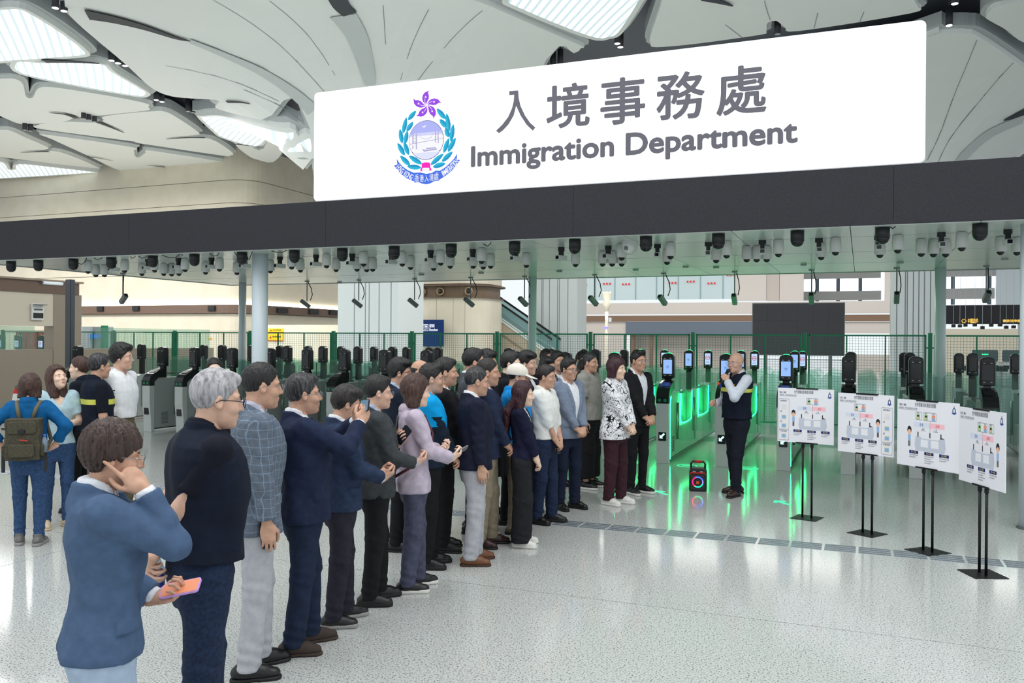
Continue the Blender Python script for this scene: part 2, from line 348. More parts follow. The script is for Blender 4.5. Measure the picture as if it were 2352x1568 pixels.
for P, wds in (([(-14.1,21.45),(-14.29,22.5),(-14.76,23.82),(-15.02,24.47)], (.42, .16)), ([(-19.71,21.38),(-19.02,22.25),(-18.3,23.08),(-17.67,24.09),(-17.42,24.68)], (.14, .3)), ([(5.46,36.45),(4.45,36.47),(3.77,36.84),(3.37,37.22)], (.25, .2))):
    strip_on_ceiling('ceiling_rib', P, wds, rib, -.05)
for P, wds in (([(-21.77,19.3),(-21.2,19.75),(-20.61,20.37),(-20.07,21.07),(-19.67,21.34)], (.36, .01)), ([(-13.66,20.38),(-13.86,21.0),(-13.85,21.44)], (.28, .24)), ([(-33.62,27.82),(-33.17,28.28),(-33.24,28.95)], (.02, .16)), ([(-32.89,29.74),(-33.1,30.62),(-33.44,31.89)], (.16, .01)), ([(-32.5,33.62),(-31.11,33.59),(-30.2,33.8)], (.01, .1)), ([(-42.65,33.49),(-41.68,33.62),(-40.89,33.83)], (.01, .1)), ([(-40.01,35.54),(-39.7,36.15),(-39.59,36.95)], (.06, .01)), ([(-38.63,38.58),(-38.35,38.96),(-38.11,39.33)], (.02, .08)), ([(-4.24,25.02),(-3.93,25.41),(-3.58,25.88)], (.2, .02)), ([(4.75,36.05),(5.09,36.03),(5.5,35.98)], (.01, .22)), ([(5.55,39.18),(7.84,52.26),(8.35,51.98)], (.05, .2)), ([(-27.12,22.2),(-26.09,22.41),(-24.99,22.69)], (.15, .03)), ([(-19.95,24.57),(-20.47,24.63),(-21.24,24.86)], (.01, .05)), ([(-29.83,35.46),(-29.26,35.9),(-28.83,36.67)], (.08, .01))):
    strip_on_ceiling('ceiling_slot', P, wds, slot_dark, -.07)
dl_black = mat('downlight_black', (48, 50, 56), .5)
lens = emit_mat('downlight_glow', (255, 250, 255), 6.)
dl_n = [0, 0]
def downlight(x, y, lit):
    dl_n[lit] += 1
    t = thing('downlight', ('lit' if lit else 'unlit')+' black cylinder downlight under the ceiling, '+ordinal(dl_n[lit])+' of the '+('lit' if lit else 'unlit')+' ones from the left', 'ceiling light', (x, y, 11.72), group='lit ceiling downlights' if lit else 'unlit ceiling downlights')
    MB().cone((0, 0, -.05), (0, 0, .5), .105, .105, 14).cone((0, 0, .5), (0, 0, 1.05), .03, .03, 6).build('housing', dl_black, t, True)
    MB().cone((0, 0, -.06), (0, 0, -.045), .09, .09, 12).build('lens', lens if lit else mat('lens_off', (170, 172, 176), .3), t)
for (x, y, z) in [(-22.24,18.594,11.7),(-22.202,18.862,11.7),(-21.622,19.493,11.7),(-21.514,19.8,11.7),(-24.593,22.852,11.7),(-21.404,20.113,11.7),(-24.607,23.153,11.7),(-24.606,23.466,11.7),(-26.943,27.327,11.7),(-26.92,27.613,11.7),(-25.042,28.885,11.7),(-24.835,28.963,11.7),(-24.537,28.932,11.7),(-10.152,23.071,11.7),(-10.016,23.336,11.7),(-9.916,23.626,11.7),(-7.513,27.522,11.7),(-7.507,27.884,11.7),(2.407,29.57,11.7),(2.398,27.732,11.7),(4.754,33.122,11.7),(4.976,33.585,11.7)]: downlight(x, y, True)
for (x, y, z) in [(-36.727,29.087,11.7),(-36.627,29.305,11.7),(-32.322,28.512,11.7),(-32.293,28.767,11.7),(-32.31,29.091,11.7),(-26.991,29.182,11.7),(-26.95,29.425,11.7),(-10.51,28.883,11.7),(-10.248,28.931,11.7),(-9.971,28.933,11.7),(-2.55,28.476,11.7)]: downlight(x, y, False)
# funnels' columns
cw = mat('clad_white', (212, 220, 220), .4); cgap = mat('clad_gap', (150, 158, 160), .6)
def clad_column(x, y, wx_, wy, label, splits):
    t = thing('clad_column', label, 'column', (x, y, 0))
    MB().box((0, 0, 3.6), (wx_-.08, wy-.08, 7.2)).build('core', cgap, t)
    e = [-wx_/2]+[(-.5+s)*wx_ for s in splits]+[wx_/2]
    for a, b in zip(e[:-1], e[1:]): MB().box2((a+.02, -wy/2, 0), (b-.02, wy/2, 7.1)).build('cladding_panel', cw, t, bevel=.015)
clad_column(-17.6, 29.6, 2.75, 2.0, 'broad white clad column left of the round cream pavilion', (.28, .46, .52, .68, .87))
clad_column(-13.8, 40.4, 2.2, 1.6, 'white clad column right of the escalator', (.17, .2, .35, .54, .58, .78))
clad_column(2.05, 40.4, 1.9, 1.6, 'white clad column behind the rear right canopy column', (.13, .30, .34, .46, .57, .68, .8, .92))

# ================= illuminated sign
sg = thing('illuminated_sign', 'large white lightbox sign with the crest and grey lettering above the black fascia', 'sign', (-3.21, 10.1, 3.82))
SX, SY, SZ = -3.21, 10.1, 3.82
def rrect(x0, z0, x1, z1, r, n=5):
    out = []
    for cx, cz, a0 in ((x1-r, z0+r, -90), (x1-r, z1-r, 0), (x0+r, z1-r, 90), (x0+r, z0+r, 180)):
        for k in range(n+1): a = math.radians(a0+90*k/n); out.append((cx+r*math.cos(a), cz+r*math.sin(a)))
    return out
MB().prism(rrect(-3.81, -.005, 3.81, 1.50, .06), lambda x, z: (x, -.10, z), lambda x, z: (x, .18, z)).build('light_box', mat('sign_side', (225, 228, 230), .5), sg)
MB().prism(rrect(-3.795, .01, 3.795, 1.487, .05), lambda x, z: (x, -.132, z), lambda x, z: (x, -.10, z)).build('light_face', mat('sign_face', (245, 246, 248), .4, emit=.95, emcol=(253, 253, 255)), sg)
def sf(x, z, out=0): return (x-SX, -.136-out*.5, z-SZ)
def flat(name, P, m, parent, o0=0., th=.003, fn=sf, pts=None):
    r = delaunay_2d_cdt([Vector(p) for p in P], [(i, (i+1) % len(P)) for i in range(len(P))], [], 1, 1e-5)
    V2 = [tuple(p) for p in r[0]]; n = len(V2); v = [fn(x, z, o0) for x, z in V2]+[fn(x, z, o0+th) for x, z in V2]
    f = [tuple(q) for q in r[2]]; f = f+[tuple(n+i for i in reversed(q)) for q in f]
    me = bpy.data.meshes.new(name); me.from_pydata(v, [], f); return link(name, me, parent, m)
txtm = mat('sign_letter', (98, 96, 106), .6)
flat('letter', [(-4.105,5.04),(-3.984,5.037),(-3.978,4.949),(-3.953,4.844),(-3.892,4.717),(-3.821,4.618),(-3.752,4.556),(-3.787,4.519),(-3.871,4.6),(-3.952,4.723),(-4.011,4.848),(-4.042,4.731),(-4.112,4.625),(-4.183,4.56),(-4.24,4.525),(-4.281,4.56),(-4.194,4.632),(-4.117,4.719),(-4.065,4.827),(-4.044,4.909),(-4.038,4.988),(-4.105,4.989)], txtm, sg, 0, .004)
for ch, (x0, z0, x1, z1) in zip('入境事務處', ((-4.288, 4.545, -3.755, 5.035), (-3.601, 4.525, -3.066, 5.045), (-2.914, 4.51, -2.389, 5.045), (-2.235, 4.505, -1.696, 5.035), (-1.545, 4.50, -1.014, 5.03))):
    if ch != '入': put_text('letter', ch, txtm, sg, sf, (x0, z0, x1, z1), bold=.011)
def bounds(me):
    co = np.empty(len(me.vertices)*3); me.vertices.foreach_get('co', co); co = co.reshape(-1, 3); return co.min(0), co.max(0)
TXT = 'Immigration Department'; lo_, hi_ = bounds(text_mesh(TXT, 1.)); sxx = (3.933)/(hi_[0]-lo_[0]); szz = .325/(hi_[1]-lo_[1])
for k, ch in enumerate(TXT):
    if ch == ' ': continue
    a0, a1 = bounds(text_mesh(ch, 1.)); b0, b1 = bounds(text_mesh(TXT[:k+1], 1.)); x1 = -4.615+(b1[0]-lo_[0])*sxx; x0 = x1-(a1[0]-a0[0])*sxx; z0 = 4.055+(a0[1]-lo_[1])*szz
    put_text('letter', ch, txtm, sg, sf, (x0, z0, x1, z0+(a1[1]-a0[1])*szz), bold=.012)
cr = empty('crest', (0, 0, 0), parent=sg)
violet = emit_mat('crest_violet', (152, 62, 232), .92); teal = emit_mat('crest_teal', (0, 150, 200), .92); cyan = emit_mat('crest_cyan', (0, 186, 222), .92)
navyl = mat('crest_line', (40, 44, 110), .6); bluem = emit_mat('crest_blue', (62, 110, 232), .92); pink = emit_mat('crest_pink', (255, 0, 190), .92)
whitem = emit_mat('crest_white', (250, 250, 255), .92); skyb = emit_mat('crest_sky', (176, 182, 250), .92); pale = emit_mat('crest_pale', (226, 230, 255), .92); lilac = emit_mat('crest_lilac', (178, 172, 214), .92)
petal = [(506, 326), (470, 300), (446, 262), (440, 222), (452, 172), (490, 132), (545, 113), (528, 150), (540, 196), (532, 236), (506, 276)]
PET = [[(-5.263,4.973),(-5.29,4.994),(-5.319,5.028),(-5.331,5.065),(-5.323,5.109),(-5.295,5.143),(-5.225,5.162),(-5.244,5.134),(-5.23,5.093),(-5.234,5.055),(-5.258,5.018),(-5.268,4.988)],[(-5.263,4.973),(-5.253,5.0),(-5.229,5.031),(-5.194,5.049),(-5.144,5.052),(-5.097,5.034),(-5.047,4.979),(-5.085,4.989),(-5.122,4.969),(-5.164,4.964),(-5.213,4.977),(-5.249,4.98)],[(-5.263,4.973),(-5.23,4.969),(-5.187,4.955),(-5.153,4.929),(-5.13,4.887),(-5.129,4.843),(-5.167,4.789),(-5.172,4.823),(-5.209,4.851),(-5.231,4.886),(-5.238,4.931),(-5.251,4.963)],[(-5.263,4.973),(-5.254,4.944),(-5.251,4.904),(-5.265,4.87),(-5.301,4.841),(-5.348,4.831),(-5.422,4.853),(-5.387,4.864),(-5.372,4.902),(-5.344,4.928),(-5.298,4.943),(-5.27,4.96)],[(-5.263,4.973),(-5.291,4.959),(-5.332,4.949),(-5.375,4.954),(-5.421,4.979),(-5.452,5.017),(-5.459,5.086),(-5.432,5.057),(-5.385,5.052),(-5.345,5.033),(-5.31,4.997),(-5.28,4.976)]]
for P in PET: flat('petal', P, violet, cr, .003)
STAR = [[(-5.279,5.098),(-5.274,5.086),(-5.26,5.084),(-5.271,5.077),(-5.267,5.065),(-5.278,5.073),(-5.29,5.068),(-5.286,5.079),(-5.297,5.088),(-5.283,5.087)],[(-5.137,5.011),(-5.148,5.005),(-5.144,4.993),(-5.156,5.0),(-5.167,4.995),(-5.163,5.006),(-5.174,5.015),(-5.16,5.014),(-5.156,5.025),(-5.151,5.013)],[(-5.17,4.873),(-5.182,4.881),(-5.193,4.875),(-5.189,4.886),(-5.2,4.895),(-5.187,4.894),(-5.182,4.905),(-5.177,4.893),(-5.164,4.891),(-5.174,4.885)],[(-5.332,4.873),(-5.329,4.884),(-5.34,4.893),(-5.326,4.892),(-5.321,4.903),(-5.316,4.891),(-5.303,4.89),(-5.313,4.883),(-5.31,4.871),(-5.321,4.879)],[(-5.4,5.013),(-5.386,5.012),(-5.382,5.023),(-5.377,5.011),(-5.363,5.009),(-5.374,5.002),(-5.37,4.99),(-5.381,4.998),(-5.393,4.993),(-5.389,5.004)]]
for P in STAR: flat('star', P, whitem, cr, .008)
STEM = [[(-5.27,4.978),(-5.286,5.006),(-5.294,5.034),(-5.291,5.061),(-5.284,5.06),(-5.288,5.034),(-5.28,5.008),(-5.265,4.981)],[(-5.262,4.98),(-5.238,4.999),(-5.211,5.012),(-5.181,5.014),(-5.18,5.009),(-5.21,5.007),(-5.234,4.994),(-5.256,4.976)],[(-5.256,4.973),(-5.225,4.957),(-5.2,4.937),(-5.186,4.911),(-5.191,4.909),(-5.205,4.934),(-5.229,4.952),(-5.258,4.968)],[(-5.261,4.967),(-5.265,4.937),(-5.277,4.912),(-5.298,4.894),(-5.303,4.898),(-5.281,4.916),(-5.272,4.939),(-5.267,4.967)],[(-5.269,4.97),(-5.303,4.968),(-5.335,4.972),(-5.363,4.987),(-5.361,4.992),(-5.333,4.977),(-5.303,4.974),(-5.271,4.976)]]
for P in STEM: flat('stamen', P, whitem, cr, .008)
def leaf(a, b, wd):
    a = Vector(a); b = Vector(b); d = b-a; n = Vector((-d.y, d.x)).normalized(); L_ = d.length
    prof = [(0, 0), (.12, .55), (.3, .92), (.5, 1), (.7, .85), (.87, .5), (1, 0)]
    le = [a+d*t+n*(w_*wd) for t, w_ in prof]; ri = [a+d*t-n*(w_*wd) for t, w_ in prof]; ax_ = [a+d*t for t, _ in prof]
    flat('leaf', [tuple(p) for p in le]+[tuple(p) for p in reversed(ax_[1:-1])], cyan, cr, .003+rnd.random()*.002)
    flat('leaf', [tuple(p) for p in reversed(ri)]+[tuple(p) for p in ax_[1:-1]], teal, cr, .003+rnd.random()*.002)
for (a, b) in [[(-5.54,4.805),(-5.417,4.918)],[(-5.611,4.633),(-5.56,4.848)],[(-5.559,4.661),(-5.46,4.778)],[(-5.62,4.502),(-5.66,4.702)],[(-5.579,4.494),(-5.546,4.669)],[(-5.583,4.344),(-5.693,4.52)],[(-5.521,4.344),(-5.6,4.532)],[(-5.499,4.206),(-5.654,4.347)],[(-5.325,4.212),(-5.526,4.338)],[(-5.335,4.167),(-5.549,4.2)],[(-4.986,4.769),(-5.118,4.918)],[(-4.93,4.604),(-4.977,4.846)],[(-4.966,4.656),(-5.076,4.777)],[(-4.91,4.464),(-4.877,4.7)],[(-4.94,4.529),(-4.991,4.662)],[(-4.953,4.342),(-4.84,4.52)],[(-5.013,4.333),(-4.937,4.524)],[(-5.042,4.223),(-4.88,4.346)],[(-5.203,4.194),(-5.011,4.329)],[(-5.172,4.165),(-4.98,4.201)]]: leaf(a, b, .034)
OV = [(-5.01,4.517),(-5.016,4.567),(-5.03,4.616),(-5.054,4.66),(-5.086,4.7),(-5.125,4.733),(-5.17,4.758),(-5.218,4.774),(-5.268,4.78),(-5.318,4.776),(-5.367,4.763),(-5.412,4.74),(-5.451,4.709),(-5.483,4.67),(-5.507,4.626),(-5.522,4.577),(-5.526,4.526),(-5.521,4.475),(-5.506,4.426),(-5.481,4.381),(-5.448,4.341),(-5.408,4.309),(-5.363,4.284),(-5.315,4.269),(-5.264,4.264),(-5.214,4.268),(-5.166,4.282),(-5.122,4.306),(-5.084,4.337),(-5.052,4.376),(-5.029,4.42),(-5.015,4.467)]
flat('oval_rim', OV, navyl, cr, .003)
c0 = Vector((sum(p[0] for p in OV)/32, sum(p[1] for p in OV)/32))
OI = [tuple(c0+(Vector(p)-c0)*.975) for p in OV]
for zlo, zhi, m_ in ((-9, -.16, pale), (-.16, .06, whitem), (.06, .10, emit_mat('crest_pale2', (212, 214, 254), .92)), (.10, 9, skyb)):
    zz = [(p[0], min(max(p[1], c0.y+zlo), c0.y+zhi)) for p in OI]
    q = [zz[i] for i in range(32) if zz[i] != zz[i-1]]
    if len(q) > 3: flat('oval_field', q, m_, cr, .006)
for nm, Ps, m_ in (('bridge_tower', [[(-5.469,4.631),(-5.453,4.629),(-5.452,4.489),(-5.468,4.49)],[(-5.42,4.618),(-5.403,4.616),(-5.4,4.412),(-5.416,4.413)],[(-5.468,4.467),(-5.454,4.466),(-5.453,4.421),(-5.468,4.422)],[(-5.138,4.639),(-5.128,4.638),(-5.126,4.476),(-5.138,4.477)],[(-5.097,4.633),(-5.087,4.632),(-5.084,4.469),(-5.096,4.469)],[(-5.469,4.567),(-5.403,4.553),(-5.403,4.546),(-5.469,4.561)],[(-5.468,4.522),(-5.403,4.507),(-5.403,4.501),(-5.468,4.515)],[(-5.137,4.591),(-5.087,4.581),(-5.087,4.575),(-5.137,4.585)],[(-5.137,4.555),(-5.087,4.546),(-5.087,4.54),(-5.137,4.55)]], lilac), ('bridge_deck', [[(-5.52,4.487),(-5.02,4.53),(-5.019,4.523),(-5.52,4.479)]], lilac), ('bridge_cable', [[(-5.403,4.616),(-5.338,4.559),(-5.266,4.535),(-5.195,4.551),(-5.136,4.636),(-5.193,4.546),(-5.266,4.529),(-5.338,4.554)],[(-5.469,4.631),(-5.51,4.589),(-5.516,4.571),(-5.466,4.621)],[(-5.087,4.632),(-5.03,4.582),(-5.02,4.575),(-5.089,4.624)]], lilac), ('ship', [[(-5.329,4.408),(-5.275,4.395),(-5.109,4.399),(-5.109,4.383),(-5.265,4.375),(-5.295,4.372)],[(-5.265,4.42),(-5.124,4.418),(-5.124,4.402),(-5.265,4.402)]], lilac), ('plane', [[(-5.327,4.706),(-5.298,4.7),(-5.28,4.717),(-5.261,4.715),(-5.28,4.697),(-5.298,4.682),(-5.304,4.69),(-5.328,4.698)]], whitem), ('ribbon', [[(-5.329,4.221),(-5.309,4.231),(-5.264,4.234),(-5.218,4.227),(-5.203,4.212),(-5.203,4.156),(-5.331,4.164)],[(-5.314,4.166),(-5.324,4.139),(-5.309,4.111),(-5.332,4.125),(-5.353,4.117),(-5.345,4.15),(-5.335,4.167)],[(-5.223,4.16),(-5.215,4.137),(-5.222,4.112),(-5.2,4.125),(-5.176,4.114),(-5.19,4.144),(-5.203,4.163)]], pink), ('scroll', [[(-5.705,4.314),(-5.665,4.258),(-5.608,4.2),(-5.53,4.147),(-5.442,4.109),(-5.441,3.993),(-5.539,4.036),(-5.633,4.101),(-5.696,4.167),(-5.742,4.223),(-5.691,4.235)],[(-4.817,4.316),(-4.859,4.255),(-4.913,4.205),(-4.982,4.152),(-5.065,4.11),(-5.064,3.996),(-4.971,4.044),(-4.882,4.105),(-4.814,4.181),(-4.775,4.227),(-4.824,4.236)],[(-5.442,4.109),(-5.344,4.107),(-5.263,4.084),(-5.182,4.089),(-5.122,4.117),(-5.065,4.11),(-5.061,4.001),(-5.08,3.98),(-5.141,3.981),(-5.201,3.954),(-5.262,3.946),(-5.333,3.962),(-5.379,3.983),(-5.436,3.977)]], bluem)):
    for P in Ps: flat(nm, P, m_, cr, .009)
def path_text(txt, P, h, parent):
    p0, p1, p2 = [Vector(p) for p in P]; c = 2*p1-(p0+p2)/2
    for k, ch in enumerate(txt):
        if ch == ' ': continue
        u = k/(len(txt)-1); q = p0*(1-u)**2+c*2*u*(1-u)+p2*u*u; d = (c-p0)*(1-u)+(p2-c)*u; t = math.atan2(d.y, d.x); wdt = h*(.16 if ch == 'I' else .50 if len(txt) > 9 else .56)
        fn = lambda x, z, out=0: sf(q.x+x*math.cos(t)-z*math.sin(t), q.y+x*math.sin(t)+z*math.cos(t), .012+out)
        put_text('scroll_letter', ch, whitem, parent, fn, (-wdt*.44, -h/2, wdt*.44, h/2), off=.012, res=2)
path_text('HONG KONG', [(-5.677,4.199),(-5.592,4.124),(-5.479,4.056)], .075, cr)
path_text('IMMIGRATION', [(-5.025,4.068),(-4.917,4.134),(-4.83,4.215)], .075, cr)
for ch, bx in zip('香港入境處', [[(-5.427,3.989),(-5.367,4.085)],[(-5.356,3.981),(-5.297,4.072)],[(-5.286,3.977),(-5.226,4.065)],[(-5.215,3.983),(-5.154,4.08)],[(-5.147,3.99),(-5.081,4.092)]]):
    put_text('scroll_letter', ch, whitem, cr, lambda x, z, out=0: sf(x, z, .012+out), (bx[0][0], bx[0][1], bx[1][0], bx[1][1]), res=2)
MB().box2((-.012, -.10, .02), (-.0, -.08, 1.48)).build('cable', mat('black_plain', (25, 26, 28), .5), sg)
# ================= canopy cameras
blackg = mat('dome_black', (22, 24, 27), .18); white_h = mat('housing_white', (206, 210, 208), .4); glossb = mat('lens_black', (14, 16, 22), .1); greyh = mat('housing_grey', (120, 124, 126), .4)
def tc(pts): return pts
t0 = thing('dome_camera', 'black dome camera hanging behind the lower edge of the black fascia', 'camera', group='black dome cameras along the fascia')
MB().cone((0, 0, -.03), (0, 0, .09), .074, .074, 20).build('housing', mat('camera_black', (30, 32, 35), .5), t0, True)
MB().sphere((0, 0, -.03), (.07, .07, .06), 18, 12).build('dome', blackg, t0, True)
i = 0
for (x, y, z) in [(-13.129,9.974,3.1),(-12.5,10.086,3.1),(-11.72,10.163,3.1),(-10.914,10.173,3.1),(-10.069,10.205,3.1),(-9.259,10.237,3.1),(-8.379,10.228,3.1),(-7.46,10.248,3.1),(-6.663,10.307,3.1),(-5.844,10.318,3.1),(-4.992,10.352,3.1),(-4.097,10.355,3.1),(-3.294,10.344,3.1),(-2.403,10.277,3.1),(-1.551,10.222,3.1),(-0.68,10.198,3.1),(0.198,10.197,3.1),(1.131,10.12,3.1)]:
    o = t0 if i == 0 else copy_tree(t0); o.location = (x, 10.16, 3.09); i += 1; o['label'] = 'black dome camera behind the lower fascia edge, '+ordinal(i)+' of the black ones from the left'
t1 = thing('pendant_dome_camera', 'small white pendant dome camera with a black lens dome under the canopy', 'camera', group='white dome cameras under the canopy')
MB().lathe([(.03, .21), (.06, .2), (.066, .12), (.066, .045), (.05, .03), (.0, .03)], n=18).build('housing', white_h, t1, True)
MB().sphere((0, 0, .035), (.043, .043, .045), 14, 10).build('dome', blackg, t1, True)
i = 0
for (x, y, z) in [(-11.708,10.43,2.98),(-12.248,11.074,2.98),(-12.097,11.119,2.98),(-10.962,10.47,2.98),(-11.209,11.074,2.98),(-10.412,10.546,2.98),(-10.843,11.184,2.98),(-10.788,11.303,2.98),(-10.589,11.261,2.98),(-9.867,10.623,2.98),(-9.939,11.16,2.98),(-9.271,10.717,2.98),(-9.497,11.392,2.98),(-8.718,11.248,2.98),(-7.912,10.71,2.98),(-8.141,11.242,2.98),(-7.268,10.669,2.98),(-7.547,11.336,2.98),(-7.185,11.359,2.98),(-6.581,10.575,2.98),(-7.087,11.477,2.98),(-6.951,11.431,2.98),(-6.048,10.743,2.98),(-6.23,11.315,2.98),(-5.972,11.562,2.98),(-5.46,10.78,2.98),(-5.558,11.282,2.98),(-5.235,11.382,2.98),(-4.8,10.703,2.98),(-5.158,11.566,2.98),(-4.993,11.458,2.98),(-4.444,11.473,2.98),(-3.732,11.545,2.98),(-3.353,11.59,2.98),(-3.226,11.63,2.98),(-2.867,10.791,2.98),(-3.1,11.67,2.98),(-2.45,11.588,2.98),(-2.242,10.807,2.98),(-1.786,11.526,2.98),(-1.563,10.906,2.98),(-1.395,11.519,2.98),(-1.274,11.558,2.98),(-1.152,11.596,2.98),(-0.949,10.931,2.98),(-0.483,11.495,2.98),(-0.299,10.919,2.98),(0.194,11.416,2.98),(0.374,10.873,2.98),(0.649,11.393,2.98),(0.787,11.494,2.98),(0.922,11.538,2.98),(1.027,10.835,2.98),(1.488,11.448,2.98),(1.672,11.562,2.98)]:
    o = t1 if i == 0 else copy_tree(t1); o.location = (x, y, 2.97); o.rotation_euler.z = rnd.random()*6; i += 1; o['label'] = 'white pendant dome camera under the canopy, '+ordinal(i)+' of these from the left'
t2 = thing('box_camera', 'small white box camera on a black bracket under the canopy', 'camera', group='white box cameras under the canopy')
MB().box((0, 0, .13), (.05, .05, .07)).cone((0, 0, .16), (0, 0, .21), .045, .045, 12).build('bracket', mat('camera_black', (30, 32, 35), .5), t2)
MB().box((0, 0, .07), (.07, .17, .06)).build('housing', white_h, t2, bevel=.008)
MB().box((0, -.087, .07), (.05, .006, .042)).build('lens', glossb, t2)
i = 0
for (x, y, z) in [(-11.346,10.62,3.05),(-10.59,10.588,3.05),(-9.983,10.606,3.05),(-9.411,10.701,3.05),(-8.79,10.731,3.05),(-8.267,10.896,3.05),(-7.547,10.807,3.05),(-6.943,10.846,3.05),(-6.279,10.836,3.05),(-5.611,10.767,3.05),(-4.989,10.83,3.05),(-4.374,10.895,3.05),(-3.748,10.968,3.05),(-3.102,10.988,3.05),(-2.455,11.016,3.05),(-1.802,10.995,3.05),(-1.144,10.987,3.05),(-0.488,10.989,3.05),(0.167,10.95,3.05),(0.82,10.829,3.05),(1.47,10.775,3.05)]:
    o = t2 if i == 0 else copy_tree(t2); o.location = (x, y, 2.97); o.rotation_euler.z = -.35 if x < -3 else .1; i += 1; o['label'] = 'small white box camera under the canopy, '+ordinal(i)+' of the box cameras from the left'
t3 = thing('bullet_camera', 'grey bullet camera hanging on a thin rod from the rear edge of the canopy', 'camera', group='bullet cameras along the rear edge of the canopy')
MB().cone((0, .03, .06), (0, .03, .50), .011, .011, 8).cone((0, .03, .48), (0, .03, .50), .05, .05, 12).build('rod', mat('rod_grey', (120, 122, 124), .4, .5), t3)
R_ = Matrix.Rotation(math.radians(-38), 4, 'X').to_3x3()
MB().box((0, 0, 0), (.085, .24, .085), R=R_).build('housing', greyh, t3, bevel=.012)
MB().box(tuple(R_ @ Vector((0, -.123, -.005))), (.062, .012, .06), R=R_).build('lens', glossb, t3)
MB().tube([(.05, .1, .08), (.07, .14, .2), (.06, .12, .33), (.03, .05, .47)], .009, 6).build('cable', mat('black_plain', (25, 26, 28), .5), t3, True)
i = 0
for (x, y, z), rz in zip([(-13.4,12.778,3.022),(-11.23,15.7,3.02),(-9.917,15.7,2.98),(-8.58,15.7,2.987),(-7.305,15.7,2.992),(-6.142,15.7,2.999),(-4.718,15.7,2.991),(-3.397,15.7,2.984),(-2.11,15.7,2.999),(-0.813,15.7,3.005),(0.53,15.7,3.015),(1.853,15.7,3.009)], (1.3, -.9, -.9, -.8, -.7, -.5, -.5, -.4, .0, .0, 0., .2)):
    o = t3 if i == 0 else copy_tree(t3); o.location = (x, y, 2.68); o.rotation_euler.z = rz; i += 1; o['label'] = 'grey bullet camera hanging on a thin rod below the canopy, '+ordinal(i)+' from the left'
p = (-2.711,10.6,3.117)
t = thing('ptz_camera', 'large white swivel camera under the canopy edge above the grey polo man', 'camera', (p[0], 10.6, p[2]))
MB().lathe([(.05, .16), (.1, .15), (.105, .03), (.09, -.05), (.03, -.10), (0, -.105)], n=22).build('housing', white_h, t, True)
MB().sphere((0, -.05, -.01), (.082, .075, .085), 18, 12).build('eyeball', mat('eyeball_white', (222, 226, 224), .25), t, True)
MB().sphere((-.02, -.118, -.03), (.03, .02, .03), 12, 8).build('lens', greyh, t, True)
k = 0
for (x, y, z) in [(-10.691,16.284,3.17),(-7.814,14.622,3.17),(-6.538,14.563,3.17),(-5.022,14.606,3.17),(-3.662,14.725,3.17),(-2.724,14.362,3.17),(-2.261,14.597,3.17),(-0.872,14.512,3.17),(0.539,14.554,3.17),(0.749,12.959,3.17),(1.928,14.4,3.17)]:
    MB().box((0, 0, 0), (.09, .05, .03)).build('sensor_box', mat('sensor_grey', (150, 160, 156), .5), None); o = COL.objects[-1]; o.location = (x, min(y, 16.2), 3.165); k += 1; tag(o, 'tiny grey sensor box on the canopy underside, '+ordinal(k)+' from the left', 'sensor', 'sensor boxes under the canopy')
for k, P in enumerate([[(-11.614,10.12,3.114),(-11.492,10.12,3.083),(-11.417,10.12,3.13),(-11.381,10.12,3.198)],[(-11.251,10.12,3.194),(-11.177,10.12,3.151),(-11.085,10.12,3.162),(-11.012,10.12,3.201)],[(-10.474,10.12,3.184),(-10.456,10.12,3.15),(-10.403,10.12,3.155),(-10.368,10.12,3.188)],[(-10.315,10.12,3.18),(-10.245,10.12,3.144),(-10.167,10.12,3.162),(-10.141,10.12,3.188)],[(-9.848,10.12,3.179),(-9.695,10.12,3.135),(-9.577,10.12,3.138),(-9.493,10.12,3.188),(-9.443,10.12,3.167)],[(-8.95,10.12,3.19),(-8.869,10.12,3.137),(-8.789,10.12,3.141),(-8.757,10.12,3.191)],[(-8.487,10.12,3.189),(-8.408,10.12,3.097),(-8.313,10.12,3.057),(-8.22,10.12,3.067),(-8.159,10.12,3.184)],[(-7.853,10.12,3.187),(-7.747,10.12,3.159),(-7.627,10.12,3.155),(-7.523,10.12,3.195)],[(-4.516,10.12,3.163),(-4.454,10.12,3.133),(-4.418,10.12,3.16),(-4.406,10.12,3.182)],[(0.26,10.12,3.187),(0.295,10.12,3.158),(0.321,10.12,3.175),(0.32,10.12,3.199)]]):
    Q = [(x, y, min(z, 3.25)) for x, y, z in P]
    tag(MB().tube([(q[0], q[1], q[2]) for q in Q], .006, 5).build('loose_cable', mat('black_plain', (25, 26, 28), .5), None, True), 'thin black cable loop hanging under the fascia edge, '+ordinal(k+1)+' from the left', 'cable', 'loose cables under the fascia')

